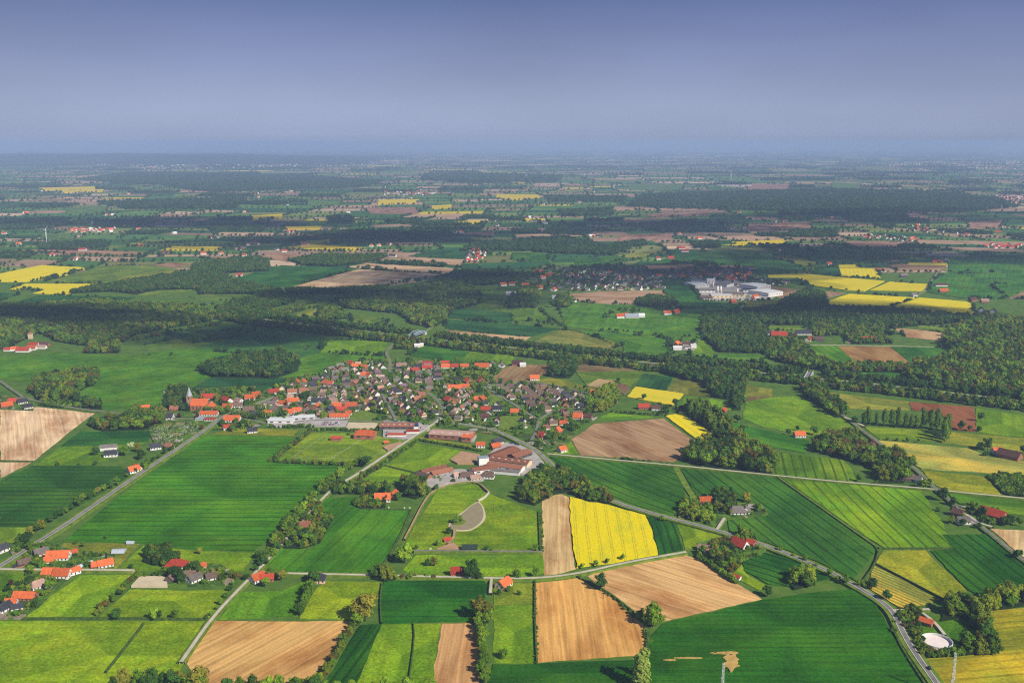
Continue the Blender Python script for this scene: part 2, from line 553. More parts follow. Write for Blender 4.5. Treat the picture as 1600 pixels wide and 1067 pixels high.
# kind: object name, material, albedo, crop height, tramline spacing, tramline strength
FK = {
    'w':  ('wheat_field', 'crop', (0.044, 0.165, 0.006), 0.55, 15, 0.55),
    'wd': ('wheat_field', 'crop', (0.018, 0.088, 0.006), 0.60, 18, 0.6),
    'wb': ('wheat_field', 'crop', (0.105, 0.235, 0.006), 0.50, 14, 0.95),
    'wl': ('wheat_field', 'crop', (0.030, 0.112, 0.009), 0.60, 13, 1.0),
    'wt': ('wheat_field', 'crop', (0.020, 0.082, 0.022), 0.55, 18, 0.35),
    'p':  ('grass_field', 'pasture', (0.175, 0.275, 0.006), 0.12, 0, 0),
    'pm': ('grass_field', 'pasture', (0.085, 0.190, 0.007), 0.12, 0, 0),
    'pd': ('grass_field', 'pasture', (0.040, 0.125, 0.020), 0.12, 0, 0),
    'po': ('grass_field', 'pasture', (0.19, 0.235, 0.018), 0.15, 0, 0),
    'py': ('grass_field', 'crop', (0.31, 0.315, 0.035), 0.45, 12, 0.35),
    's':  ('ploughed_field', 'soil', (0.62, 0.375, 0.125), 0.06, 0, 0),
    'sp': ('ploughed_field', 'soil', (0.68, 0.485, 0.28), 0.06, 0, 0),
    'sb': ('ploughed_field', 'soil', (0.33, 0.195, 0.115), 0.06, 0, 0),
    'sr': ('ploughed_field', 'soil', (0.28, 0.105, 0.045), 0.06, 0, 0),
    'sd': ('ploughed_field', 'soil', (0.19, 0.115, 0.065), 0.06, 0, 0),
    'y':  ('rape_field', 'rape', (0.68, 0.55, 0.004), 1.1, 12, 0.7),
}
FIELD_POLYS = []
_zi = [0]


def field(kind, px, ang=None, curve=0.0, spacing=None, line=None, tint=None, label=None):
    name, mat, col, h, sp, ln = FK[kind]
    poly = gp(px)
    if ang is not None and isinstance(ang, tuple):
        a, b = G(*ang[0]), G(*ang[1])
        ang = math.atan2(b.y - a.y, b.x - a.x)
    _zi[0] += 1
    v = 1 + rnd.uniform(-0.08, 0.08)
    col = tuple(c * v for c in (tint or col))
    o = plate(name, poly, 0.05 + h + 0.006 * _zi[0], M[mat], color=col, ang=ang,
              props={'spacing': spacing or sp or 15, 'line': ln if line is None else line, 'curve': curve}, ragged=min(p[1] for p in poly) < 2200)
    if label:
        o['label'] = label
    FIELD_POLYS.append((poly, kind))
    return o


# --- near fields, as laid out on the ground
field('w', [(320, 680), (460, 683), (426, 723), (545, 728), (500, 770), (452, 812), (424, 840), (397, 862), (300, 858), (222, 849), (100, 846), (126, 824), (213, 754)], ang=((100, 800), (420, 800)), line=0.8, spacing=12, label='large green wheat field between the straight road and the tree belt')
field('wd', [(0, 752), (50, 728), (190, 729), (203, 742), (150, 776), (62, 822), (0, 823)], ang=((0, 790), (100, 790)), tint=(0.026, 0.098, 0.010), line=0.85, spacing=12)
field('sp', [(0, 637), (60, 636), (148, 646), (125, 662), (52, 720), (0, 720)])
field('sp', [(0, 722), (50, 722), (0, 747)])
field('wt', [(95, 697), (125, 675), (244, 673), (230, 690), (190, 695)], tint=(0.018, 0.085, 0.012))
field('pm', [(52, 728), (95, 698), (160, 696), (228, 691), (150, 726)])
field('pm', [(0, 557), (80, 551), (185, 556), (300, 545), (400, 556), (462, 563), (500, 551), (604, 557), (606, 566), (560, 571), (470, 590), (325, 590), (292, 611), (270, 640), (165, 640), (60, 603), (0, 592)], ang=((60, 620), (300, 590)), tint=(0.062, 0.178, 0.008))
field('wt', [(292, 612), (325, 591), (470, 591), (440, 604), (398, 615), (320, 615)], ang=((300, 605), (440, 604)))
field('pd', [(400, 521), (505, 528), (502, 550), (462, 562), (400, 556), (300, 545), (330, 535)])
field('p', [(515, 531), (605, 533), (603, 557), (500, 551)], tint=(0.106, 0.232, 0.007))
field('p', [(0, 970), (320, 970), (287, 1034), (262, 1080), (-20, 1080)], tint=(0.155, 0.270, 0.007), label='bright pasture in the near corner, crossed by a ditch')
field('p', [(126, 898), (205, 898), (190, 915), (142, 966), (36, 968), (62, 944)], tint=(0.144, 0.270, 0.007))
field('p', [(203, 921), (312, 922), (357, 921), (330, 967), (152, 967)], tint=(0.146, 0.254, 0.007))
field('pm', [(180, 890), (224, 852), (300, 860), (398, 864), (380, 893), (210, 892)], tint=(0.119, 0.232, 0.007))
field('po', [(100, 848), (218, 850), (180, 888), (95, 886), (60, 884)], tint=(0.156, 0.190, 0.018))
field('pm', [(0, 897), (45, 896), (28, 920), (0, 940)], tint=(0.075, 0.173, 0.007))
field('pm', [(0, 825), (58, 824), (40, 842), (0, 862)], tint=(0.118, 0.205, 0.012))
field('pm', [(374, 925), (440, 923), (482, 905), (466, 963), (342, 968)], tint=(0.075, 0.205, 0.007))
field('p', [(508, 908), (597, 909), (585, 935), (560, 967), (468, 967), (490, 925)])
field('s', [(335, 970), (547, 970), (535, 1000), (488, 1062), (470, 1080), (320, 1080), (292, 1037)], ang=((350, 1040), (470, 975)), label='tan ploughed field by the pale track at the bottom edge')
field('wd', [(563, 977), (596, 976), (552, 1080), (502, 1080)], ang=((520, 1060), (580, 980)), spacing=8, line=0.8)
field('p', [(597, 976), (690, 974), (674, 1080), (545, 1080)], tint=(0.131, 0.265, 0.007))
field('s', [(691, 974), (735, 973), (749, 985), (747, 1080), (669, 1080)], ang=((700, 1060), (715, 980)), tint=(0.543, 0.306, 0.120))
field('wd', [(600, 909), (757, 908), (762, 915), (758, 938), (735, 970), (596, 974), (594, 940)], ang=((600, 940), (740, 940)), line=0.3, spacing=9, tint=(0.016, 0.100, 0.007))
field('pm', [(772, 947), (833, 945), (836, 1036), (772, 1036)], tint=(0.106, 0.216, 0.007))
field('po', [(772, 909), (832, 911), (833, 943), (772, 945)], tint=(0.125, 0.190, 0.012))
field('wd', [(770, 1038), (838, 1038), (1000, 1031), (984, 1080), (755, 1080)], ang=((780, 1055), (980, 1050)), line=0.2)
field('s', [(836, 911), (902, 903), (925, 916), (947, 926), (986, 960), (1011, 981), (1008, 1013), (992, 1024), (840, 1035)], ang=((860, 1020), (852, 920)), tint=(0.590, 0.324, 0.090), label='orange-tan ploughed field with a lone tree at its corner')
field('s', [(918, 900), (955, 890), (1070, 867), (1098, 876), (1150, 911), (1190, 936), (1100, 956), (1036, 971), (1010, 960), (989, 956), (949, 923)], ang=((960, 895), (1130, 950)), tint=(0.614, 0.378, 0.150), label='pale ploughed field behind the orange-tan one')
field('y', [(890, 777), (950, 790), (1008, 806), (1019, 830), (1028, 867), (975, 877), (901, 888), (893, 830)], ang=((900, 885), (893, 780)), spacing=11, line=0.75, label='brightest yellow rape field beside a strip of bare soil')
field('sp', [(846, 779), (877, 772), (889, 777), (892, 830), (900, 889), (868, 897), (850, 902), (847, 850)], ang=((860, 890), (862, 780)), tint=(0.590, 0.408, 0.180))
field('wd', [(1010, 807), (1057, 819), (1068, 860), (1030, 867), (1021, 830)], ang=((1045, 860), (1030, 812)), spacing=8, line=0.8, tint=(0.016, 0.088, 0.010))
field('p', [(680, 771), (700, 761), (745, 756), (760, 770), (841, 800), (843, 861), (640, 861), (634, 850), (648, 820)], tint=(0.135, 0.240, 0.007), label='bright pasture round the pond')
field('pm', [(650, 867), (848, 867), (850, 895), (800, 905), (640, 900), (630, 890)], tint=(0.119, 0.248, 0.007))
field('w', [(492, 780), (556, 777), (560, 797), (642, 798), (622, 845), (592, 894), (500, 896), (414, 889), (434, 858), (488, 859), (524, 806), (492, 796)], ang=((450, 885), (510, 830)), tint=(0.044, 0.165, 0.007), spacing=20, line=0.45)
field('pm', [(487, 676), (545, 677), (640, 686), (655, 691), (590, 722), (432, 720)], tint=(0.127, 0.221, 0.011), label='football ground with mown stripes beside the village')
field('pm', [(652, 693), (727, 706), (703, 722), (655, 740), (602, 728)], tint=(0.131, 0.254, 0.007))
field('pm', [(600, 729), (655, 742), (663, 748), (640, 756), (558, 753)], tint=(0.119, 0.232, 0.007))
field('po', [(655, 683), (745, 697), (757, 703), (654, 687)], tint=(0.180, 0.220, 0.012))
field('po', [(365, 669), (468, 671), (459, 681), (330, 679)], tint=(0.172, 0.210, 0.012))
# right side
field('wl', [(857, 714), (1054, 731), (1069, 760), (1071, 780), (1050, 808), (1000, 796), (950, 779), (902, 750), (873, 732)], ang=((870, 722), (1050, 800)), curve=-0.0006, spacing=13, label='dark green wheat field with curved tramlines')
field('wl', [(1062, 732), (1213, 747), (1370, 858), (1334, 906), (1275, 877), (1200, 849), (1140, 832), (1137, 814), (1194, 806), (1182, 790), (1092, 780)], ang=((1200, 760), (1340, 860)), spacing=13, tint=(0.030, 0.110, 0.010))
field('wb', [(1222, 749), (1330, 758), (1440, 768), (1475, 822), (1490, 856), (1382, 856), (1352, 838)], ang=((1330, 765), (1420, 850)), spacing=12, label='yellow-green barley field with bold dark tramlines')
field('wd', [(1454, 861), (1492, 859), (1472, 836), (1540, 835), (1610, 893), (1610, 932), (1535, 935), (1513, 922)], ang=((1480, 840), (1580, 920)), spacing=10, line=0.85)
field('po', [(1380, 860), (1446, 860), (1511, 924), (1475, 937), (1368, 880)], tint=(0.197, 0.240, 0.012))
field('py', [(1366, 883), (1469, 937), (1450, 944), (1405, 950), (1353, 915)], ang=((1360, 905), (1440, 940)), spacing=4.5, line=0.9, tint=(0.259, 0.270, 0.036))
field('py', [(1537, 957), (1610, 949), (1640, 1090), (1480, 1090), (1447, 1030), (1562, 1022)], ang=((1480, 1060), (1590, 1050)), tint=(0.264, 0.275, 0.015), spacing=9, line=0.45)
field('wd', [(1036, 975), (1190, 938), (1275, 926), (1338, 921), (1370, 947), (1391, 985), (1452, 1085), (1000, 1085), (1012, 1000)], ang=((1040, 1020), (1380, 1020)), spacing=7, line=0.35, tint=(0.022, 0.110, 0.005), label='vivid dark green wheat field with bare patches beside the main road')
field('wl', [(1156, 874), (1190, 863), (1240, 874), (1300, 902), (1245, 918), (1200, 913), (1163, 893)], ang=((1170, 870), (1290, 905)), spacing=10, tint=(0.018, 0.092, 0.008))
field('p', [(1128, 893), (1158, 879), (1165, 896), (1198, 915), (1186, 922)], tint=(0.143, 0.248, 0.007))
field('p', [(1058, 819), (1072, 822), (1128, 838), (1110, 855), (1070, 858)], tint=(0.124, 0.216, 0.007))
field('p', [(1100, 818), (1126, 812), (1117, 828), (1104, 825)], tint=(0.143, 0.248, 0.007))
field('p', [(1185, 790), (1208, 809), (1150, 812), (1130, 811), (1160, 800)], tint=(0.130, 0.227, 0.008))
field('sb', [(892, 687), (930, 662), (1037, 654), (1092, 694), (1075, 710), (1052, 722), (907, 711)], ang=((940, 665), (1060, 715)), tint=(0.401, 0.252, 0.130), label='brown ploughed field east of the village')
field('y', [(1040, 651), (1065, 646), (1115, 681), (1098, 694)], tint=(0.660, 0.528, 0.008))
field('p', [(933, 656), (952, 645), (1015, 650), (1022, 653)], tint=(0.100, 0.238, 0.007))
field('p', [(865, 708), (892, 690), (906, 710)], tint=(0.125, 0.248, 0.007))
field('w', [(1136, 659), (1266, 689), (1258, 708), (1160, 692), (1145, 676)], tint=(0.040, 0.155, 0.010))
field('wb', [(1200, 706), (1316, 719), (1346, 750), (1330, 753), (1206, 742)], tint=(0.083, 0.185, 0.008), spacing=11)
field('p', [(1205, 621), (1245, 619), (1320, 656), (1336, 670), (1318, 682), (1270, 684), (1195, 668), (1160, 655), (1165, 628)], tint=(0.106, 0.221, 0.008))
field('y', [(980, 621), (993, 605), (1068, 616), (1050, 635)], tint=(0.580, 0.464, 0.020))
field('wt', [(993, 603), (1007, 584), (1052, 590), (1041, 611)])
field('po', [(1041, 611), (1055, 592), (1105, 597), (1109, 622), (1070, 617)], tint=(0.119, 0.145, 0.018))
field('p', [(1062, 641), (1070, 619), (1112, 624), (1146, 631), (1142, 640)], tint=(0.094, 0.221, 0.008))
field('po', [(1165, 602), (1206, 608), (1206, 619), (1162, 620)], tint=(0.148, 0.180, 0.021))
field('sd', [(1160, 629), (1172, 619), (1206, 620), (1190, 636)], tint=(0.177, 0.144, 0.050))
field('po', [(1291, 613), (1420, 628), (1420, 641), (1350, 640), (1322, 638)], tint=(0.164, 0.200, 0.024))
field('sr', [(1421, 628), (1521, 636), (1525, 675), (1490, 672), (1470, 645), (1425, 641)], ang=((1440, 632), (1520, 670)))
field('p', [(1524, 638), (1610, 651), (1610, 685), (1526, 676)], tint=(0.106, 0.216, 0.008))
field('p', [(1350, 667), (1440, 672), (1475, 690), (1375, 687)], tint=(0.124, 0.216, 0.008))
field('po', [(1475, 674), (1610, 686), (1610, 708), (1540, 700), (1470, 692)], tint=(0.184, 0.225, 0.018))
field('py', [(1373, 689), (1512, 701), (1545, 715), (1610, 722), (1610, 743), (1440, 733), (1398, 711)], ang=((1400, 705), (1580, 735)), tint=(0.288, 0.300, 0.055), line=0.2)
field('po', [(1441, 735), (1540, 745), (1566, 776), (1482, 769), (1455, 755)], tint=(0.180, 0.220, 0.012))
field('wb', [(1482, 772), (1610, 784), (1610, 808), (1555, 800), (1500, 788)], tint=(0.071, 0.175, 0.008), line=0.4)
field('sp', [(1546, 826), (1610, 829), (1610, 880), (1600, 871)], tint=(0.590, 0.432, 0.210))
field('p', [(1425, 990), (1440, 962), (1510, 965), (1555, 1005), (1520, 1018), (1440, 1022)], tint=(0.056, 0.162, 0.007))
# middle distance, left
field('y', [(-10, 430), (65, 415), (125, 418), (136, 420), (100, 432), (40, 441), (-10, 441)], tint=(0.660, 0.528, 0.010))
field('pd', [(68, 441), (110, 430), (160, 416), (230, 415), (280, 421), (190, 433), (175, 441)], tint=(0.093, 0.162, 0.018))
field('po', [(80, 442), (175, 441), (190, 433), (280, 421), (297, 423), (232, 435), (197, 442)], tint=(0.156, 0.190, 0.018))
field('y', [(15, 453), (40, 444), (172, 444), (150, 448), (102, 461), (52, 459), (72, 452)], tint=(0.660, 0.528, 0.010))
field('wt', [(17, 475), (60, 462), (212, 465), (180, 477)])
field('wt', [(-10, 457), (30, 460), (-10, 474)])
field('p', [(210, 462), (232, 456), (310, 451), (250, 463)], tint=(0.099, 0.173, 0.018))
field('pd', [(295, 465), (325, 459), (395, 461), (387, 468), (315, 470)], tint=(0.075, 0.140, 0.018))
field('p', [(213, 476), (240, 470), (340, 475), (300, 480)], tint=(0.093, 0.162, 0.018))
field('sb', [(237, 414), (270, 411), (305, 412), (275, 419)], tint=(0.283, 0.168, 0.100))
field('sb', [(18, 391), (118, 390), (235, 395), (212, 400), (120, 397)])
field('sb', [(300, 402), (370, 401), (337, 406)])
field('pd', [(0, 488), (40, 487), (30, 492), (0, 495)], tint=(0.088, 0.162, 0.012))
field('pd', [(225, 540), (330, 520), (400, 511), (400, 519), (300, 543)], tint=(0.075, 0.140, 0.012))
# middle distance, centre left
field('wt', [(400, 425), (440, 415), (560, 421), (447, 450), (395, 446), (365, 437)], tint=(0.024, 0.100, 0.018))
field('sp', [(447, 451), (560, 421), (702, 430), (662, 439), (607, 447), (510, 453)], tint=(0.543, 0.384, 0.220), label='broad pale ploughed field beyond the long wood')
field('sp', [(542, 417), (575, 412), (720, 420), (700, 429), (560, 420)], tint=(0.519, 0.360, 0.210))
field('wt', [(575, 411), (615, 406), (722, 418)])
field('sp', [(605, 405), (640, 402), (725, 406), (720, 415), (640, 410)], tint=(0.496, 0.336, 0.200))
field('wt', [(637, 401), (685, 389), (732, 395), (727, 405)])
field('sb', [(405, 401), (430, 396), (485, 399), (450, 410)])
field('p', [(455, 462), (517, 460), (515, 467), (460, 473)], tint=(0.087, 0.151, 0.018))
field('p', [(477, 477), (520, 467), (515, 480), (475, 483)], tint=(0.093, 0.162, 0.018))
field('po', [(442, 500), (475, 487), (500, 482), (495, 490), (460, 503)], tint=(0.164, 0.200, 0.018))
field('po', [(400, 487), (430, 482), (425, 487), (405, 493)], tint=(0.139, 0.170, 0.018))
field('p', [(547, 492), (595, 497), (620, 512), (550, 505)], tint=(0.094, 0.167, 0.015))
field('wt', [(697, 500), (800, 507), (872, 514), (830, 527), (800, 525), (695, 513)])
field('s', [(694, 516), (800, 525), (830, 527), (815, 535), (750, 531)], tint=(0.543, 0.360, 0.180))
field('wt', [(710, 482), (800, 490), (800, 505), (700, 497)])
field('pd', [(732, 447), (780, 445), (765, 465), (800, 467), (800, 489), (745, 482)], tint=(0.081, 0.162, 0.015))
field('wt', [(640, 556), (662, 541), (733, 550), (716, 567)], tint=(0.033, 0.130, 0.012))
field('p', [(734, 550), (800, 554), (805, 566), (790, 570), (718, 568)], tint=(0.094, 0.205, 0.008))
field('sd', [(763, 598), (785, 577), (805, 570), (860, 570), (857, 580), (822, 598), (800, 598)], tint=(0.283, 0.186, 0.085))
field('po', [(815, 600), (860, 590), (920, 605), (985, 612), (935, 618), (860, 612), (810, 606)], tint=(0.148, 0.180, 0.015))
# middle distance, centre right
field('wt', [(800, 395), (857, 395), (857, 409), (800, 407)], tint=(0.033, 0.110, 0.018))
field('sb', [(815, 427), (850, 416), (900, 417), (895, 424), (845, 427)])
field('wt', [(897, 405), (960, 400), (995, 407), (950, 415), (900, 418)], tint=(0.033, 0.110, 0.018))
field('po', [(960, 399), (1040, 391), (1007, 405), (995, 406)], tint=(0.164, 0.200, 0.030))
field('po', [(950, 412), (970, 407), (997, 409), (985, 415)], tint=(0.157, 0.192, 0.070))
field('sb', [(1006, 415), (1082, 414), (1100, 421), (1065, 425), (1017, 425)])
field('sb', [(1101, 415), (1160, 415), (1157, 421), (1107, 421)])
field('wt', [(1012, 412), (1092, 394), (1200, 400), (1250, 416), (1262, 425), (1200, 429), (1165, 428), (1160, 414), (1087, 412)], tint=(0.029, 0.100, 0.018))
field('sb', [(890, 460), (940, 456), (1035, 454), (1042, 464), (992, 476), (940, 475), (900, 471)], tint=(0.389, 0.252, 0.150), label='flat brown field in front of the farther village')
field('wt', [(1027, 436), (1067, 436), (1095, 460), (1092, 470), (1157, 477), (1152, 482), (1060, 482), (1042, 460)], tint=(0.026, 0.105, 0.018))
field('pm', [(870, 478), (900, 473), (992, 478), (1025, 482), (1160, 485), (1100, 496), (1097, 530), (1090, 532), (1037, 530), (882, 510), (880, 500)], tint=(0.060, 0.167, 0.013), label='broad green pasture round two small farms')
field('pd', [(800, 480), (842, 482), (857, 497), (875, 505), (800, 500)], tint=(0.069, 0.151, 0.015))
field('po', [(875, 516), (900, 518), (975, 540), (960, 545), (832, 535)], tint=(0.139, 0.170, 0.030))
field('pm', [(895, 516), (1025, 526), (1047, 533), (1042, 545), (1052, 552), (1037, 562), (975, 551), (972, 541)], tint=(0.056, 0.162, 0.012))
field('p', [(1090, 533), (1102, 533), (1117, 550), (1072, 553), (1087, 543)], tint=(0.106, 0.221, 0.008))
field('pm', [(1062, 553), (1200, 553), (1200, 568), (1112, 561)], tint=(0.062, 0.162, 0.012))
field('sd', [(900, 571), (925, 568), (1007, 578), (950, 583), (900, 581)], tint=(0.189, 0.144, 0.060))
field('pm', [(900, 582), (1005, 580), (985, 604), (962, 596), (935, 591), (915, 602)], tint=(0.081, 0.157, 0.013))
field('sb', [(917, 603), (935, 592), (962, 596), (955, 604), (940, 608)], tint=(0.425, 0.300, 0.140))
field('sd', [(960, 601), (990, 597), (976, 618), (962, 609)])
# middle distance, right
field('y', [(1310, 415), (1340, 414), (1342, 419), (1372, 421), (1376, 435), (1315, 432)], tint=(0.660, 0.528, 0.010), ang=((1320, 430), (1318, 416)))
field('y', [(1200, 430), (1260, 429), (1382, 440), (1350, 456), (1320, 454), (1270, 447), (1245, 434), (1200, 434)], tint=(0.620, 0.496, 0.010))
field('y', [(1390, 441), (1450, 445), (1445, 456), (1360, 454)], tint=(0.600, 0.480, 0.010))
field('y', [(1292, 472), (1327, 460), (1430, 466), (1380, 482), (1295, 480)], tint=(0.660, 0.528, 0.010))
field('y', [(1385, 482), (1437, 466), (1510, 472), (1520, 477), (1522, 494), (1437, 490)], tint=(0.660, 0.528, 0.010), label='wide yellow rape field in front of the right-hand forest edge')
field('y', [(1415, 411), (1480, 412), (1480, 415), (1417, 414)], tint=(0.600, 0.480, 0.010))
field('sb', [(1385, 415), (1415, 412), (1480, 416), (1470, 421), (1405, 424)], tint=(0.319, 0.204, 0.110))
field('po', [(1207, 401), (1237, 399), (1282, 412), (1255, 416)], tint=(0.148, 0.180, 0.018))
field('wt', [(1225, 395), (1310, 390), (1350, 402), (1342, 412), (1285, 412)])
field('wt', [(1262, 423), (1310, 416), (1315, 432), (1275, 430)])
field('wt', [(1227, 440), (1245, 435), (1270, 449)])
field('pm', [(1330, 458), (1432, 459), (1430, 465), (1330, 460)], tint=(0.062, 0.140, 0.015))
field('sb', [(1200, 447), (1237, 452), (1322, 458), (1295, 466), (1215, 466)], tint=(0.283, 0.186, 0.100))
field('w', [(1482, 405), (1610, 400), (1610, 450), (1575, 467), (1507, 467), (1450, 457), (1455, 440), (1482, 425)], tint=(0.038, 0.130, 0.015))
field('sb', [(1482, 425), (1545, 424), (1552, 427), (1482, 429)])
field('sb', [(1545, 445), (1590, 444), (1610, 452), (1610, 468), (1577, 467)], tint=(0.307, 0.204, 0.120))
field('sd', [(1560, 493), (1610, 497), (1610, 504), (1557, 502)])
field('sb', [(1395, 513), (1415, 527), (1477, 534), (1479, 521), (1435, 516)], tint=(0.496, 0.324, 0.160))
field('p', [(1430, 515), (1437, 508), (1490, 514), (1487, 520)], tint=(0.105, 0.184, 0.018))
field('p', [(1376, 515), (1397, 514), (1394, 524)], tint=(0.112, 0.216, 0.012))
field('w', [(1255, 541), (1307, 541), (1335, 565), (1307, 574), (1275, 560)], ang=((1275, 545), (1315, 570)), tint=(0.066, 0.190, 0.008), line=0.8)
field('sr', [(1307, 541), (1392, 543), (1422, 567), (1415, 573), (1360, 573), (1335, 565)], ang=((1320, 545), (1380, 570)), tint=(0.307, 0.180, 0.060))
field('wt', [(1392, 543), (1467, 544), (1487, 552), (1465, 566), (1422, 567)], tint=(0.029, 0.115, 0.012))
field('w', [(1335, 583), (1412, 584), (1427, 594), (1388, 594)], tint=(0.044, 0.150, 0.010))
field('p', [(1200, 509), (1265, 509), (1250, 517), (1200, 517)], tint=(0.100, 0.184, 0.012))
field('po', [(1160, 471), (1225, 470), (1205, 478), (1165, 479)], tint=(0.131, 0.160, 0.018))
field('pm', [(1165, 480), (1205, 479), (1198, 488), (1170, 490)], tint=(0.062, 0.151, 0.012))

# bare patches worn into the green crop
for k, (cx, cy, w, h) in enumerate([(1142, 1036, 13, 17), (1128, 1022, 20, 1.8), (1140, 1022, 14, 2.4), (1076, 1030, 22, 0.9), (1048, 1033, 10, 0.9)]):
    pts = []
    n = 46
    for i in range(n):
        t = 2 * math.pi * i / n
        r = rnd.uniform(0.35, 1.25) if i % 2 else rnd.uniform(0.6, 0.9)
        pts.append((cx + math.cos(t) * w * r, cy + math.sin(t) * h * (0.75 + 0.2 * math.sin(5 * t + k))))
    plate('bare_soil_patch', gp(pts), 1.75 + 0.01 * k, M['thin_crop'])


# --- ribbons: roads, tracks, ditches, canal
def ribbon(name, line, width, z, mat, kind='structure', skirt=True):
    L = line
    vs, fs = [], []
    for i, (x, y) in enumerate(L):
        a = L[max(0, i - 1)]; b = L[min(len(L) - 1, i + 1)]
        d = Vector((b[0] - a[0], b[1] - a[1])).normalized()
        nx, ny = -d.y * width / 2, d.x * width / 2
        vs += [(x + nx, y + ny, z), (x - nx, y - ny, z), (x + nx * 1.02, y + ny * 1.02, 0.0), (x - nx * 1.02, y - ny * 1.02, 0.0)]
    for i in range(len(L) - 1):
        k = 4 * i
        fs += [(k, k + 1, k + 5, k + 4)]
        if skirt:
            fs += [(k + 2, k, k + 4, k + 6), (k + 1, k + 3, k + 7, k + 5)]
    o = link(name, mesh_from(name, vs, fs, mat))
    o['kind'] = kind
    return o


ROADS = []


def road(px, width, mat='asphalt', verge=2.2, name='road', line=False, sm=2):
    width *= 0.74
    L = smooth_line(gp(px), sm)
    _zi[0] += 1
    z = 1.75 + 0.004 * _zi[0]
    if verge:
        ribbon('road_verge', L, width + 2 * verge, z - 0.25, M['verge'])
    ribbon(name, L, width, z, M[mat])
    ROADS.append((L, width + 2 * verge))
    if line:
        for off in (-width / 2 + 0.35, width / 2 - 0.35):
            q = []
            for i, (x, y) in enumerate(L):
                a = L[max(0, i - 1)]; b = L[min(len(L) - 1, i + 1)]
                d = Vector((b[0] - a[0], b[1] - a[1])).normalized()
                q.append((x - d.y * off, y + d.x * off))
            ribbon('edge_marking', q, 0.3, z + 0.03, M['white'], skirt=False)
    return L


ROAD_A = road([(-12, 895), (0, 888), (72, 842), (107, 820), (140, 797), (212, 747), (320, 675), (350, 651), (400, 633), (445, 616)], 6.5, line=True, verge=3)
ROAD_D = road([(690, 660), (735, 667), (770, 673), (803, 687), (839, 706), (869, 735), (905, 760), (960, 788), (1050, 813), (1120, 831), (1200, 856), (1287, 891), (1335, 917), (1375, 941), (1395, 958), (1407, 984), (1425, 1018), (1466, 1075), (1475, 1090)], 6.5, line=True, verge=3.2)
road([(350, 652), (385, 657), (430, 666), (492, 657), (590, 661), (675, 664), (692, 650), (692, 637), (672, 616), (640, 600), (606, 584), (611, 568), (602, 552), (612, 541), (640, 530), (662, 521), (680, 508), (695, 492), (720, 478)], 5.0, verge=1.5)
road([(690, 656), (652, 681), (600, 715), (547, 751), (528, 758)], 5.0, 'track')
road([(530, 757), (500, 785), (470, 820), (437, 857), (405, 892), (372, 925), (330, 970), (283, 1038)], 3.6, 'track', verge=1.5)
road([(855, 711), (950, 720), (1054, 729), (1200, 744), (1320, 756), (1455, 766), (1482, 770), (1600, 781), (1640, 785)], 3.6, 'track', verge=1.5)
road([(1262, 600), (1290, 630), (1322, 654), (1350, 677), (1372, 693), (1396, 711), (1440, 742), (1460, 766), (1480, 780), (1500, 800), (1540, 830), (1600, 880), (1640, 905)], 4.6, verge=1.5)
road([(-10, 892), (60, 893), (130, 893), (210, 894)], 4.2, 'track')
road([(420, 897), (455, 899), (572, 901), (685, 904), (767, 906), (835, 907), (905, 899), (975, 882), (1072, 865)], 3.6, 'track', verge=2.2)
road([(647, 863), (720, 863), (800, 864), (848, 865)], 3.4, 'asphalt', verge=1.0)
road([(768, 906), (766, 930)], 3.0, 'track', verge=0.5)
road([(1132, 812), (1120, 830)], 4.0, 'track', verge=0.5)
road([(597, 618), (604, 632), (615, 650), (618, 660)], 5.0, verge=0.5)
road([(762, 606), (772, 616), (792, 627), (826, 649), (842, 658), (838, 676), (830, 690)], 5.0, verge=0.5)
road([(842, 657), (866, 643), (890, 641), (900, 646)], 4.5, verge=0.3)
road([(640, 553), (655, 541), (660, 537)], 4, 'track', verge=0.5)
road([(1395, 957), (1420, 956), (1452, 955)], 4.0, 'track', verge=0.5)
road([(1440, 960), (1460, 975), (1476, 995)], 3.5, 'track', verge=0.3)
road([(632, 845), (646, 818), (660, 790), (673, 771), (700, 759), (745, 753), (764, 771)], 2.2, 'dirt', verge=0.3, name='riding_track')
road([(710, 829), (710, 842), (700, 852)], 3.0, 'dirt', verge=0.3, name='path')
road([(764, 771), (757, 779), (747, 784)], 2.0, 'track', verge=0.0, name='path')
road([(0, 640), (30, 620), (60, 630), (150, 645), (265, 655), (300, 657), (350, 652)], 5.0, verge=1.0)
road([(0, 597), (18, 610), (36, 622)], 4.5, verge=1.0)
road([(1150, 488), (1163, 492), (1158, 482), (1165, 472), (1170, 462)], 5.0)
road([(1350, 668), (1320, 654)], 4, 'track')
road([(1550, 826), (1530, 820), (1500, 800)], 4, 'track')
road([(1220, 540), (1310, 541), (1470, 544)], 4, 'track', verge=0.5)
road([(1430, 465), (1445, 455), (1455, 440), (1465, 425)], 4.5, verge=0.5)
road([(760, 605), (800, 598), (850, 600), (900, 612), (935, 622)], 4.5, verge=0.5)

# canal with its banks
CANAL = smooth_line(gp([(320, 488), (415, 503), (520, 516), (640, 529), (800, 547), (1000, 570), (1100, 577), (1264, 594), (1400, 608), (1620, 634)]), 1)
ribbon('canal_bank', CANAL, 64, 0.55, M['verge'])
ribbon('canal_path', [(x, y) for x, y in CANAL], 38, 0.72, M['track'])
ribbon('canal_water', CANAL, 32, 0.80, M['canal'])

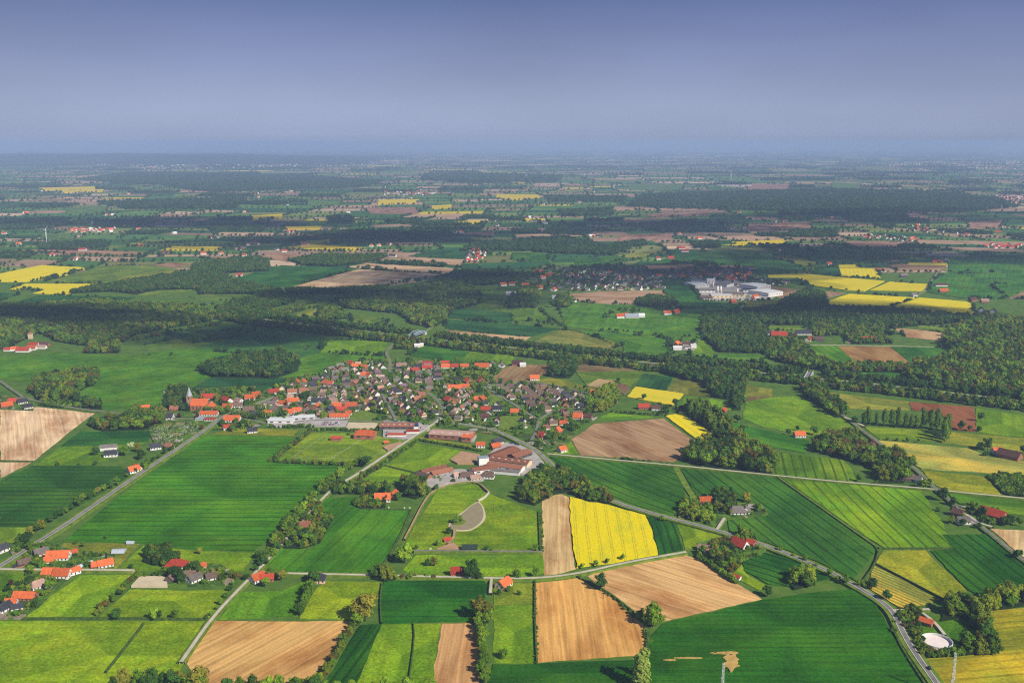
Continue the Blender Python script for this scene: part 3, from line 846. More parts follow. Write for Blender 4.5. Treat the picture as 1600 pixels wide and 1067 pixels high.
# ditches
for px, w in ([[(225, 975), (200, 1008), (165, 1052)], 2.2], [[(597, 612 + 300), (594, 940), (596, 975)], 2.0], [[(0, 721), (52, 722)], 1.5], [[(1330, 905), (1345, 915), (1368, 882), (1374, 858), (1330, 825), (1220, 748)], 2.4], [[(1380, 858), (1490, 858)], 1.4], [[(1366, 881), (1475, 938)], 1.6], [[(836, 905), (836, 970), (839, 1036)], 2.2], [[(36, 968), (150, 967), (330, 969)], 2.0], [[(643, 797), (622, 846), (592, 895)], 2.5], [[(637, 1080), (648, 1000), (646, 975)], 1.2], [[(842, 800), (845, 865)], 3.0], [[(902, 902), (948, 925), (990, 958)], 3.0], [[(1010, 980), (1014, 1000), (1006, 1040)], 4.0], [[(1395, 985), (1412, 1020), (1450, 1078)], 2.6], [[(560, 797), (642, 798)], 2.0]):
    _zi[0] += 1
    ribbon('ditch', smooth_line(gp(px), 1), w * 0.6, 1.3 + 0.004 * _zi[0], M['ditch'])
for px, w in ([[(600, 728), (655, 741)], 0.9], [[(650, 862), (842, 862)], 1.0], [[(1215, 747), (1372, 858)], 2.4]):
    _zi[0] += 1
    ribbon('field_margin', gp(px), w, 1.4 + 0.004 * _zi[0], M['verge'])
_zi[0] += 1
ribbon('field_margin', gp([(1056, 731), (1072, 760), (1086, 781)]), 7, 1.1, M['verge'])

# yards, gardens, sand
def yard(px, mat, name, z=1.35):
    _zi[0] += 1
    return plate(name, gp(px), z + 0.004 * _zi[0], M[mat])


VILLAGE = [(395, 620), (440, 600), (470, 590), (505, 582), (545, 566), (600, 566), (690, 564), (790, 567), (765, 600), (830, 604), (935, 612), (965, 628), (930, 655), (905, 670), (880, 700), (850, 705), (800, 684), (700, 668), (600, 659), (480, 654), (400, 668), (350, 660), (330, 640)]
yard(VILLAGE, 'garden', 'village_ground', 0.6)
yard([(230, 668), (310, 655), (322, 668), (262, 700), (240, 692)], 'garden', 'cemetery_ground', 0.65)
yard([(255, 610), (400, 604), (400, 660), (300, 665), (255, 655)], 'garden', 'village_ground', 0.5)
yard([(0, 618), (55, 628), (52, 642), (0, 640)], 'garden', 'garden_ground', 0.55)
yard([(5, 850), (60, 848), (125, 862), (180, 868), (178, 890), (60, 884), (40, 900), (110, 897), (95, 915), (60, 950), (30, 968), (0, 968), (0, 935), (45, 900)], 'garden', 'garden_ground', 0.62)
yard([(255, 880), (345, 882), (372, 905), (350, 915), (262, 918), (250, 900)], 'garden', 'garden_ground', 0.62)
yard([(1060, 785), (1085, 780), (1190, 790), (1200, 806), (1135, 812), (1110, 826), (1060, 815)], 'garden', 'garden_ground', 0.9)
yard([(1090, 850), (1140, 838), (1200, 856), (1190, 868), (1155, 880), (1125, 885)], 'garden', 'garden_ground', 0.9)
yard([(205, 918), (219, 903), (260, 903), (262, 918)], 'sand', 'riding_arena', 1.3)
yard([(750, 735), (757, 715), (790, 693), (812, 697), (835, 708), (856, 732), (842, 745), (800, 742)], 'yard', 'factory_yard')
yard([(600, 660), (668, 663), (672, 672), (640, 688), (598, 684)], 'yard', 'parking_ground')
yard([(676, 675), (745, 682), (740, 692), (675, 684)], 'yard', 'parking_ground')
yard([(415, 657), (470, 648), (545, 658), (540, 667), (430, 668)], 'yard', 'parking_ground')
yard([(655, 748), (672, 738), (720, 735), (760, 740), (755, 752), (700, 757), (672, 765)], 'yard', 'stable_yard')
yard([(703, 720), (722, 707), (750, 712), (740, 726), (715, 726)], 'dirt', 'dirt_arena')
yard([(598, 700), (625, 692), (632, 696), (606, 706)], 'dirt', 'dirt_patch')
yard([(682, 860), (708, 850), (722, 860)], 'dirt', 'dirt_patch')
yard([(1078, 438), (1110, 434), (1160, 440), (1215, 460), (1205, 468), (1150, 470), (1100, 470), (1092, 455)], 'yard', 'works_yard', 0.9)
yard([(1050, 536), (1088, 535), (1086, 548), (1052, 546)], 'yard', 'farm_yard')
yard([(1195, 522), (1270, 522), (1275, 536), (1200, 538)], 'garden', 'garden_ground')
yard([(1320, 527), (1380, 525), (1385, 536), (1320, 537)], 'garden', 'garden_ground')
yard([(820, 420), (870, 416), (1005, 418), (1030, 432), (1038, 452), (890, 457), (820, 452), (800, 440)], 'garden', 'village_ground', 0.5)
yard([(1028, 425), (1100, 420), (1170, 420), (1190, 436), (1230, 440), (1228, 448), (1160, 444), (1078, 437), (1030, 434)], 'garden', 'village_ground', 0.5)
yard([(1488, 795), (1512, 788), (1555, 800), (1560, 815), (1535, 822), (1500, 818)], 'garden', 'garden_ground')
yard([(545, 662), (590, 663), (585, 671), (540, 671)], 'sand', 'sand_ground')

# pond with pale stone rim and an island
POND = [(747, 785), (753, 791), (756, 803), (754, 813), (745, 822), (735, 828), (722, 829), (710, 828), (702, 824), (706, 816), (714, 809), (725, 801), (735, 791)]
pc = gp(POND)
pcx = sum(p[0] for p in pc) / len(pc); pcy = sum(p[1] for p in pc) / len(pc)
closed = smooth_line(pc + [pc[0]], 2)
rim = [(pcx + (x - pcx) * (1 + 2.6 / math.hypot(x - pcx, y - pcy)), pcy + (y - pcy) * (1 + 2.6 / math.hypot(x - pcx, y - pcy))) for x, y in closed[:-1]]
plate('pond_rim', rim, 0.62, M['sand'])
plate('pond_water', closed[:-1], 0.70, M['pond'])
isl = G(716, 817)
plate('pond_island', [(isl.x + 8 * math.cos(a) * (1 + .15 * math.sin(3 * a)), isl.y + 7 * math.sin(a)) for a in [i * math.pi / 8 for i in range(16)]], 1.3, M['verge'])

# football pitch lines
def gline(a, b, w=0.25):
    A, B = G(*a), G(*b)
    _zi[0] += 1
    ribbon('pitch_marking', [(A.x, A.y), (B.x, B.y)], w, 1.35 + 0.002 * _zi[0], M['white'], skirt=False)


for a, b in (((456, 717), (510, 681)), ((510, 681), (632, 688)), ((632, 688), (576, 719)), ((576, 719), (456, 717)), ((518, 718), (571, 685))):
    gline(a, b)

# ---------------------------------------------------------------- farther farmland: a patchwork of plots with woods and hedges
PAL = [((0.026, 0.090, 0.032), 15), ((0.050, 0.135, 0.030), 20), ((0.085, 0.170, 0.034), 17), ((0.14, 0.195, 0.04), 9), ((0.36, 0.23, 0.15), 13), ((0.25, 0.165, 0.11), 6), ((0.46, 0.33, 0.22), 5), ((0.18, 0.19, 0.06), 5), ((0.62, 0.48, 0.02), 1.6), ('wood', 7)]
prng = random.Random(21)


def pick_plot():
    tot = sum(w for _, w in PAL); r = prng.uniform(0, tot)
    for c, w in PAL:
        r -= w
        if r <= 0:
            return c
    return PAL[0][0]


FAR_Y0 = 2860.0
plots = []


def split(q, size):
    (x0, y0, x1, y1) = q
    w, h = x1 - x0, y1 - y0
    if w < size * 1.7 and h < size * 1.1:
        plots.append(q); return
    if w / 1.5 > h:
        m = x0 + w * prng.uniform(0.32, 0.68)
        split((x0, y0, m, y1), size); split((m, y0, x1, y1), size)
    else:
        m = y0 + h * prng.uniform(0.32, 0.68)
        split((x0, y0, x1, m), size); split((x0, m, x1, y1), size)


for y0, y1, size in ((FAR_Y0, 5200, 185), (5200, 9400, 250), (9400, 16000, 420)):
    hw = y1 * 0.56
    split((-hw, y0, hw, y1), size)


def warp(x, y):
    return (x + 60 * math.sin(y * 0.0021 + 1.3) + 35 * math.sin(x * 0.0047 + y * 0.003), y + 70 * math.sin(x * 0.0017 + 0.4) + 30 * math.sin(x * 0.006 - y * 0.002))


# woods and fields that stand out at mid and far distance, in the photograph's frame
def blob(cx, cy, w, h, n=14, jit=0.2, rr=random.Random(3)):
    return [(cx + math.cos(2 * math.pi * i / n) * w * rr.uniform(1 - jit, 1), cy + math.sin(2 * math.pi * i / n) * h * rr.uniform(1 - jit, 1)) for i in range(n)]


FAR_FIELDS = [
    ('y', [(776, 304), (840, 305), (845, 309), (800, 314), (775, 309)]), ('y', [(592, 313), (655, 312), (650, 318), (590, 320)]), ('y', [(675, 322), (706, 320), (704, 326), (675, 327)]),
    ('y', [(391, 338), (443, 335), (440, 341), (395, 345)]), ('y', [(440, 355), (503, 354), (500, 359), (450, 359)]), ('y', [(710, 347), (755, 345), (750, 352), (712, 351)]),
    ('y', [(465, 378), (520, 375), (515, 381), (475, 384)]), ('y', [(440, 388), (490, 383), (570, 388), (552, 393), (490, 391)]), ('y', [(1142, 379), (1230, 375), (1220, 382), (1150, 383)]), ('y', [(95, 298), (165, 296), (160, 300), (100, 302)]),
    ('y', [(60, 294), (150, 292), (148, 297), (70, 299)]), ('y', [(1130, 384), (1165, 381), (1160, 386)]), ('y', [(780, 283), (826, 284), (815, 288)]), ('py', [(740, 268), (820, 270), (815, 275), (760, 273)]),
    ('sb', [(1165, 288), (1235, 289), (1230, 300), (1170, 299)]), ('sb', [(1170, 350), (1270, 347), (1265, 358), (1165, 362)]), ('sb', [(565, 325), (650, 324), (655, 335), (580, 334)]), ('sb', [(970, 367), (1055, 365), (1050, 375), (965, 377)]),
    ('sb', [(1320, 378), (1420, 380), (1400, 388), (1340, 386)]), ('sb', [(1010, 335), (1110, 331), (1105, 338), (1015, 340)]), ('sb', [(835, 358), (900, 355), (890, 362), (840, 364)]), ('sb', [(1510, 347), (1570, 344), (1560, 358), (1515, 357)]), ('sb', [(720, 365), (775, 362), (770, 369), (725, 369)]),
    ('p', [(980, 289), (1070, 287), (1065, 297), (985, 298)]), ('p', [(1300, 285), (1345, 287), (1345, 299), (1300, 296)]), ('p', [(480, 313), (535, 315), (530, 322), (480, 323)]), ('wt', [(1040, 343), (1140, 341), (1130, 352), (1045, 354)]), ('p', [(65, 365), (120, 368), (115, 378), (62, 376)]), ('p', [(100, 325), (170, 322), (165, 333), (105, 336)]), ('p', [(255, 372), (310, 369), (305, 378), (260, 379)]),
]
for k, px in FAR_FIELDS:
    field(k, px, tint={'y': (0.60, 0.44, 0.01), 'sb': (0.32, 0.19, 0.13), 'p': (0.07, 0.15, 0.03)}.get(k))
FAR_WOODS = [
    [(1180, 300), (1300, 297), (1430, 300), (1560, 312), (1590, 325), (1480, 334), (1350, 332), (1200, 331), (1050, 327), (980, 324), (1000, 306), (1090, 302)],
    [(200, 270), (330, 272), (480, 276), (600, 284), (560, 294), (430, 297), (330, 302), (250, 290), (120, 282)],
    [(820, 377), (880, 371), (930, 383), (990, 388), (960, 400), (900, 398), (800, 392), (720, 393), (735, 383)],
    [(470, 366), (560, 361), (700, 364), (720, 370), (640, 376), (530, 373)], [(660, 276), (760, 274), (880, 278), (870, 286), (740, 287), (660, 283)], [(850, 308), (980, 309), (975, 316), (860, 317)],
    [(0, 345), (100, 342), (110, 350), (80, 358), (0, 360)], [(60, 385), (160, 378), (175, 386), (120, 392), (60, 391)], [(510, 341), (550, 339), (555, 350), (512, 351)], [(145, 347), (235, 345), (240, 356), (150, 357)],
    [(1320, 336), (1420, 339), (1415, 347), (1350, 349)], [(1215, 334), (1275, 338), (1275, 346), (1220, 346)], [(1360, 352), (1400, 351), (1395, 358)], [(1000, 352), (1090, 345), (1080, 356), (1010, 360)], [(870, 331), (960, 328), (955, 338), (880, 340)], [(150, 318), (380, 310), (370, 327), (200, 328)],
    [(600, 347), (660, 344), (655, 353)], [(320, 354), (420, 351), (410, 362), (330, 362)], [(1230, 362), (1310, 360), (1305, 372), (1240, 372)], [(850, 360), (900, 352), (930, 360), (920, 368), (860, 368)], [(960, 382), (1010, 377), (1005, 386), (965, 388)], [(1080, 382), (1120, 378), (1125, 388), (1085, 389)],
]
FAR_WOODS_G = [gp(p) for p in FAR_WOODS]
KEEP = [p for p, k in FIELD_POLYS]
KEEP_BB = [(min(a for a, b in p), max(a for a, b in p), min(b for a, b in p), max(b for a, b in p), p) for p in KEEP]


def on_field(x, y):
    for ax, bx, ay, by, p in KEEP_BB:
        if ax <= x <= bx and ay <= y <= by and inside(x, y, p):
            return True
    return False


fv, ff, fcol = [], [], []
far_pts = []          # (x, y, scale, kind)   kind 0 broad tree, 1 grove
hedge_pts = []
farm_spots = []
for (x0, y0, x1, y1) in plots:
    c = pick_plot()
    xm = max(abs(x0), abs(x1))
    if abs((x0 + x1) / 2) > y1 * 0.545 + 250:
        continue
    g = 5
    cs = [warp(x0 + g, y0 + g), warp(x1 - g, y0 + g), warp(x1 - g, y1 - g), warp(x0 + g, y1 - g)]
    mx, my = (x0 + x1) / 2, (y0 + y1) / 2
    wood = c == 'wood'
    if not wood:
        v = prng.uniform(0.8, 1.2)
        n = len(fv)
        fv += [(a, b, 0.03) for a, b in cs]
        ff.append((n, n + 1, n + 2, n + 3)); fcol.append(tuple(k * v for k in c))
        for (ax, ay), (bx, by) in ((cs[0], cs[1]), (cs[1], cs[2])):
            if prng.random() < 0.72:
                L = math.hypot(bx - ax, by - ay)
                st = 16 if y0 < 5200 else (28 if y0 < 9400 else 60)
                t = 0
                gap = prng.random() < 0.5
                while t < L:
                    t += st * prng.uniform(0.6, 1.6)
                    if gap and prng.random() < 0.45:
                        t += st * 2
                    x, y = ax + (bx - ax) * t / L + prng.uniform(-3, 3), ay + (by - ay) * t / L + prng.uniform(-3, 3)
                    if not on_field(x, y):
                        far_pts.append((x, y, prng.uniform(6, 15) * (1.7 if y0 > 9000 else 1.2 if y0 > 5100 else 1), 0))
        if prng.random() < (0.22 if y0 < 5200 else 0.14):
            farm_spots.append(warp(x0 + prng.uniform(20, 60), y0 + prng.uniform(15, 50)))
    else:
        st = 13 if y0 < 5200 else (24 if y0 < 9400 else 46)
        poly = cs
        ys = min(b for a, b in cs)
        while ys < max(b for a, b in cs):
            xs = min(a for a, b in cs)
            while xs < max(a for a, b in cs):
                x, y = xs + prng.uniform(-5, 5), ys + prng.uniform(-5, 5)
                if inside(x, y, poly) and not on_field(x, y):
                    far_pts.append((x, y, prng.uniform(12, 19) * (2.2 if y0 > 9000 else 1.5 if y0 > 5100 else 1), 0))
                xs += st
            ys += st * 1.5
me = mesh_from('far_farmland', fv, ff, M['facecol'])
at = me.attributes.new('field_colour', 'FLOAT_COLOR', 'FACE')
at.data.foreach_set('color', np.array([(*c, 1) for c in fcol], dtype=np.float32).ravel())
o = link('far_farmland', me)
tag(o, kind='structure', label='distant patchwork of green and brown plots')
for poly in FAR_WOODS_G:
    ys0, ys1 = min(b for a, b in poly), max(b for a, b in poly)
    xs0, xs1 = min(a for a, b in poly), max(a for a, b in poly)
    st = 14 if ys0 < 4500 else (26 if ys0 < 8000 else 50)
    y = ys0
    while y < ys1:
        x = xs0
        while x < xs1:
            a, b = x + prng.uniform(-.4, .4) * st, y + prng.uniform(-.4, .4) * st
            if inside(a, b, poly):
                far_pts.append((a, b, prng.uniform(13, 18) * st / 14 * (0.8 if st > 14 else 1), 0))
            x += st
        y += st * 1.5
# broken hedgerows on the borders of the plots in the middle distance
for poly, kd in FIELD_POLYS:
    my = sum(b for a, b in poly) / len(poly)
    if my < 1750 or my > 9000:
        continue
    for i in range(len(poly)):
        (ax, ay), (bx, by) = poly[i], poly[(i + 1) % len(poly)]
        L = math.hypot(bx - ax, by - ay)
        if L < 30 or prng.random() > 0.5:
            continue
        st = 7 if my < 3500 else 14
        t = prng.uniform(0, L * 0.3); end = L * prng.uniform(0.6, 1.0)
        while t < end:
            far_pts.append((ax + (bx - ax) * t / L + prng.uniform(-2, 2), ay + (by - ay) * t / L + prng.uniform(-2, 2), prng.choice((4, 5, 6, 8, 11)), 0))
            t += st * prng.uniform(0.6, 1.5) + (st * 5 if prng.random() < 0.08 else 0)
# clumps, hedges and villages beyond the last plots
for i in range(1500):
    y = 15500 * math.exp(prng.uniform(0, 0.9))
    x = prng.uniform(-1, 1) * y * 0.55
    n = prng.randint(2, 7)
    w = prng.uniform(30, 160)
    for j in range(n):
        far_pts.append((x + (j - n / 2) * w * 0.5, y + prng.uniform(-40, 40), prng.uniform(18, 30) * (1 + (y - 15000) / 26000), 0))

# ---------------------------------------------------------------- trees
def crown_mesh(name, seed, shape='round', leaves=620, lobes=9):
    """crown of a tree of unit height: uneven lobes of leaf-sized faces round a rough inner mass; base of the crown above z=0.12"""
    r = np.random.RandomState(seed)
    L = []
    if shape == 'round':
        for i in range(lobes):
            a = r.uniform(0, 6.28); z = r.uniform(0.34, 0.84)
            w = 0.30 * math.sqrt(max(0.06, 1 - ((z - 0.52) / 0.42) ** 2)) * r.uniform(0.55, 1.0)
            L.append((math.cos(a) * w, math.sin(a) * w, z, r.uniform(0.13, 0.20), r.uniform(0.12, 0.18)))
        L.append((0, 0, 0.55, 0.24, 0.28))
    elif shape == 'tall':
        for i in range(lobes):
            z = 0.16 + 0.74 * (i + r.uniform(0.2, 0.8)) / lobes
            a = r.uniform(0, 6.28); w = 0.075 * r.uniform(0.3, 1.0)
            L.append((math.cos(a) * w, math.sin(a) * w, z, r.uniform(0.085, 0.13) * (1.15 - 0.5 * abs(z - 0.45)), r.uniform(0.10, 0.15)))
        L.append((0, 0, 0.5, 0.10, 0.36))
    elif shape == 'cone':
        for i in range(lobes + 4):
            z = 0.12 + 0.80 * i / (lobes + 4)
            w = 0.20 * (1 - z) ** 0.8
            a = r.uniform(0, 6.28)
            L.append((math.cos(a) * w * 0.3, math.sin(a) * w * 0.3, z, w * r.uniform(0.85, 1.1) + 0.015, 0.08))
    else:  # bush: wide, down to the ground
        for i in range(lobes):
            a = r.uniform(0, 6.28); w = r.uniform(0.1, 0.45)
            L.append((math.cos(a) * w, math.sin(a) * w, r.uniform(0.28, 0.62), r.uniform(0.22, 0.34), r.uniform(0.22, 0.34)))
        L.append((0, 0, 0.35, 0.4, 0.4))
    V, F = [], []
    # inner mass
    ico = bmesh.new(); bmesh.ops.create_icosphere(ico, subdivisions=1, radius=1.0)
    iv = np.array([v.co[:] for v in ico.verts]); ifc = [[v.index for v in f.verts] for f in ico.faces]; ico.free()
    for (x, y, z, rh, rv) in L:
        b = len(V)
        k = r.uniform(0.72, 0.92, len(iv))
        for p, q in zip(iv, k):
            V.append((x + p[0] * rh * q, y + p[1] * rh * q, z + p[2] * rv * q))
        F += [tuple(b + i for i in f) for f in ifc]
    area = np.array([l[3] * l[4] for l in L]); area /= area.sum()
    size = {'round': 0.040, 'tall': 0.028, 'cone': 0.032, 'bush': 0.085}[shape]
    for i in range(leaves):
        x, y, z, rh, rv = L[r.choice(len(L), p=area)]
        d = r.normal(size=3); d /= np.linalg.norm(d) + 1e-9
        if d[2] < -0.55:
            d[2] *= -1
        q = r.uniform(0.86, 1.14)
        c = np.array((x + d[0] * rh * q, y + d[1] * rh * q, z + d[2] * rv * q))
        n = d + r.normal(size=3) * 0.38 + np.array((0, 0, 0.15)); n /= np.linalg.norm(n) + 1e-9
        u = np.cross(n, r.normal(size=3)); u /= np.linalg.norm(u) + 1e-9
        w = np.cross(n, u)
        s = size * r.uniform(0.6, 1.35); e = s * r.uniform(0.6, 1.0)
        b = len(V)
        V += [tuple(c - u * s), tuple(c - w * e), tuple(c + u * s), tuple(c + w * e)]
        F.append((b, b + 1, b + 2, b + 3))
    return mesh_from(name, V, F, M['leaf'])


def trunk_mesh(name, seed, top=0.62, r0=0.026, limbs=4):
    r = random.Random(seed)
    m = MB()
    m.tube((0, 0, -0.01), (0.008, 0, 0.28), r0, r0 * 0.75, 7)
    m.tube((0.008, 0, 0.28), (0, 0.01, top), r0 * 0.75, r0 * 0.25, 6)
    for i in range(limbs):
        a = i * 6.28 / limbs + r.uniform(-.4, .4); z = r.uniform(0.26, 0.42)
        m.tube((0, 0, z), (math.cos(a) * 0.2, math.sin(a) * 0.2, z + r.uniform(0.12, 0.24)), r0 * 0.45, r0 * 0.15, 5)
    return m.mesh(name, M['bark'])


CROWNS = {
    'round': [crown_mesh('broad_crown', 10 + i, 'round', 640, 8 + i) for i in range(5)],
    'tall': [crown_mesh('tall_crown', 40 + i, 'tall', 620, 10) for i in range(3)],
    'cone': [crown_mesh('cone_crown', 60 + i, 'cone', 520, 9) for i in range(2)],
    'bush': [crown_mesh('bush_crown', 80 + i, 'bush', 420, 6 + i) for i in range(3)],
}
TRUNKS = {'round': trunk_mesh('broad_trunk', 1), 'tall': trunk_mesh('tall_trunk', 2, 0.7, 0.018, 3), 'cone': trunk_mesh('cone_trunk', 3, 0.8, 0.02, 0), 'bush': trunk_mesh('bush_stem', 4, 0.4, 0.03, 5)}
# kind: (shape, colour, width factor, object name, word)
TK = {
    'b': ('round', (0.108, 0.202, 0.015), 1.0, 'broadleaf_tree', 'green tree'),
    'l': ('round', (0.186, 0.300, 0.020), 1.05, 'broadleaf_tree', 'light green tree'),
    'y': ('round', (0.200, 0.200, 0.026), 1.05, 'broadleaf_tree', 'yellowish olive tree'),
    'd': ('round', (0.048, 0.114, 0.018), 1.0, 'broadleaf_tree', 'dark green tree'),
    'r': ('round', (0.074, 0.038, 0.020), 0.95, 'copper_beech_tree', 'dark purple-leaved tree'),
    'w': ('tall', (0.280, 0.382, 0.077), 1.25, 'willow_tree', 'silvery green willow'),
    'p': ('tall', (0.094, 0.170, 0.020), 1.0, 'poplar_tree', 'tall poplar'),
    'c': ('cone', (0.034, 0.083, 0.020), 1.1, 'conifer_tree', 'dark conifer'),
    's': ('bush', (0.097, 0.186, 0.015), 0.8, 'shrub', 'green shrub'),
    'sl': ('bush', (0.177, 0.280, 0.020), 0.8, 'shrub', 'light green shrub'),
    'sd': ('bush', (0.053, 0.114, 0.018), 0.75, 'shrub', 'dark green shrub'),
    'sw': ('bush', (0.551, 0.649, 0.330), 0.75, 'shrub', 'white flowering shrub'),
}
N_TREES = {}
Z_TREE = 0.25


def tree_at(x, y, h, kind, label, group=None, cat=None):
    if len(label.split()) > 16:
        print('LONG', label)
    shape, col, wf, name, word = TK[kind]
    N_TREES[name] = N_TREES.get(name, 0) + 1
    root = link(name, None, loc=(x, y, Z_TREE), rz=rnd.uniform(0, 6.28))
    w = h * wf * rnd.uniform(0.92, 1.12)
    v = rnd.uniform(0.85, 1.15)
    c = link('crown', rnd.choice(CROWNS[shape]), parent=root, color=tuple(k * v for k in col))
    c.scale = (w, w, h)
    t = link('trunk', TRUNKS[shape], parent=root)
    t.scale = (w, w, h)
    tag(root, label, cat or ('shrub' if name == 'shrub' else 'tree'), group)
    return root


def tree(px, py, h, kind, label):
    p = G(px, py)
    return tree_at(p.x, p.y, h, kind, label)


ORD = 'first second third fourth fifth sixth seventh eighth ninth tenth eleventh twelfth thirteenth fourteenth fifteenth sixteenth seventeenth eighteenth nineteenth twentieth twenty-first twenty-second twenty-third twenty-fourth twenty-fifth twenty-sixth twenty-seventh twenty-eighth twenty-ninth thirtieth thirty-first thirty-second thirty-third thirty-fourth thirty-fifth thirty-sixth thirty-seventh thirty-eighth thirty-ninth fortieth'.split()


def row(px, spacing, h, kinds, place, end='near', jit=1.5, gap=0.0, hv=0.25):
    """trees of a row, one by one, counted from the row's first point"""
    L = gp(px)
    acc = 0; nxt = spacing * 0.3; k = 0
    for (ax, ay), (bx, by) in zip(L[:-1], L[1:]):
        d = math.hypot(bx - ax, by - ay)
        while nxt <= acc + d:
            t = (nxt - acc) / d
            x, y = ax + (bx - ax) * t + rnd.uniform(-jit, jit), ay + (by - ay) * t + rnd.uniform(-jit, jit)
            nxt += spacing * rnd.uniform(0.75, 1.25)
            if rnd.random() < gap:
                continue
            kd = rnd.choice(kinds)
            tree_at(x, y, h * rnd.uniform(1 - hv, 1 + hv), kd, '%s, %s from %s end of %s' % (TK[kd][4], ORD[min(k, len(ORD) - 1)], end, place), group=place)
            k += 1
        acc += d


# woods and hedges: masses of foliage nobody could count, one object each
PROTO = bpy.data.collections.new('foliage_prototypes')
PSETS = {}


def proto_set(key, items):
    c = bpy.data.collections.new('proto_' + key)
    for i, (shape, idx, col, wf) in enumerate(items):
        me = CROWNS[shape][idx].copy()
        me.materials.clear(); me.materials.append(M['leaf_mass'])
        at = me.attributes.new('leaf_colour', 'FLOAT_COLOR', 'FACE')
        at.data.foreach_set('color', np.tile(np.array((*col, 1), dtype=np.float32), len(me.polygons)))
        o = bpy.data.objects.new('%02d_%s_%s' % (i, key, shape), me)
        o.scale = (wf, wf, 1)
        c.objects.link(o)
    PSETS[key] = c


proto_set('mixed', [('round', 0, (0.094, 0.182, 0.015), 1), ('round', 1, (0.071, 0.145, 0.017), 1), ('round', 2, (0.121, 0.218, 0.018), 1.05), ('round', 3, (0.055, 0.121, 0.017), 1), ('round', 4, (0.149, 0.202, 0.018), 1), ('round', 1, (0.168, 0.214, 0.022), 1), ('round', 3, (0.128, 0.110, 0.024), 0.95), ('round', 0, (0.034, 0.067, 0.016), 0.95)])
proto_set('dark', [('round', 0, (0.048, 0.114, 0.018), 1), ('round', 3, (0.037, 0.091, 0.015), 1), ('round', 2, (0.065, 0.133, 0.018), 1.0), ('round', 4, (0.094, 0.131, 0.020), 0.95), ('cone', 0, (0.034, 0.079, 0.018), 1.2)])
proto_set('light', [('round', 0, (0.168, 0.260, 0.020), 1), ('round', 1, (0.223, 0.280, 0.022), 1), ('round', 4, (0.131, 0.239, 0.018), 1)])
proto_set('poplar', [('tall', 0, (0.121, 0.197, 0.020), 1.1), ('tall', 1, (0.149, 0.206, 0.022), 1.1), ('tall', 2, (0.094, 0.177, 0.018), 1.2)])
proto_set('bush', [('bush', 0, (0.094, 0.182, 0.015), 0.8), ('bush', 1, (0.139, 0.239, 0.018), 0.9), ('bush', 2, (0.065, 0.129, 0.015), 0.8)])
proto_set('garden', [('bush', 0, (0.084, 0.177, 0.015), 0.8), ('round', 1, (0.131, 0.228, 0.018), 0.8), ('bush', 2, (0.055, 0.114, 0.015), 0.8), ('cone', 1, (0.041, 0.094, 0.020), 0.9), ('round', 2, (0.177, 0.239, 0.020), 0.9)])
proto_set('far', [('round', 0, (0.039, 0.093, 0.022), 1.3), ('round', 1, (0.029, 0.071, 0.020), 1.3), ('round', 2, (0.052, 0.111, 0.022), 1.3)])


def scatter_group(key):
    g = bpy.data.node_groups.new('scatter_' + key, 'GeometryNodeTree')
    g.interface.new_socket('Geometry', in_out='INPUT', socket_type='NodeSocketGeometry')
    g.interface.new_socket('Geometry', in_out='OUTPUT', socket_type='NodeSocketGeometry')
    n, l = g.nodes, g.links
    gi = n.new('NodeGroupInput'); go = n.new('NodeGroupOutput')
    ci = n.new('GeometryNodeCollectionInfo'); ci.inputs['Collection'].default_value = PSETS[key]
    ci.inputs['Separate Children'].default_value = True; ci.inputs['Reset Children'].default_value = False
    ip = n.new('GeometryNodeInstanceOnPoints')
    l.new(gi.outputs[0], ip.inputs['Points']); l.new(ci.outputs[0], ip.inputs['Instance'])
    ip.inputs['Pick Instance'].default_value = True
    a = n.new('GeometryNodeInputNamedAttribute'); a.data_type = 'INT'; a.inputs['Name'].default_value = 'pick'
    b = n.new('GeometryNodeInputNamedAttribute'); b.data_type = 'FLOAT_VECTOR'; b.inputs['Name'].default_value = 'size'
    c = n.new('GeometryNodeInputNamedAttribute'); c.data_type = 'FLOAT_VECTOR'; c.inputs['Name'].default_value = 'turn'
    l.new(a.outputs[0], ip.inputs['Instance Index']); l.new(b.outputs[0], ip.inputs['Scale']); l.new(c.outputs[0], ip.inputs['Rotation'])
    l.new(ip.outputs[0], go.inputs[0])
    return g


SGROUPS = {}


def scatter(name, pts, key, label, sink=0.10):
    """pts: (x, y, height)"""
    if not pts:
        return None
    if key not in SGROUPS:
        SGROUPS[key] = scatter_group(key)
    me = bpy.data.meshes.new(name)
    n = len(pts)
    me.vertices.add(n)
    co = np.array([(x, y, -sink * h) for x, y, h in pts], dtype=np.float32)
    me.vertices.foreach_set('co', co.ravel())
    rs = np.random.RandomState(n)
    h = np.array([p[2] for p in pts], dtype=np.float32)
    size = np.stack([h * rs.uniform(0.88, 1.2, n), h * rs.uniform(0.88, 1.2, n), h], 1).astype(np.float32)
    turn = np.zeros((n, 3), dtype=np.float32); turn[:, 2] = rs.uniform(0, 6.28, n)
    me.attributes.new('size', 'FLOAT_VECTOR', 'POINT').data.foreach_set('vector', size.ravel())
    me.attributes.new('turn', 'FLOAT_VECTOR', 'POINT').data.foreach_set('vector', turn.ravel())
    me.attributes.new('pick', 'INT', 'POINT').data.foreach_set('value', rs.randint(0, len(PSETS[key].objects), n).astype(np.int32))
    o = link(name, me)
    md = o.modifiers.new('scatter', 'NODES'); md.node_group = SGROUPS[key]
    tag(o, label, kind='stuff')
    return o


WOODS_G = []


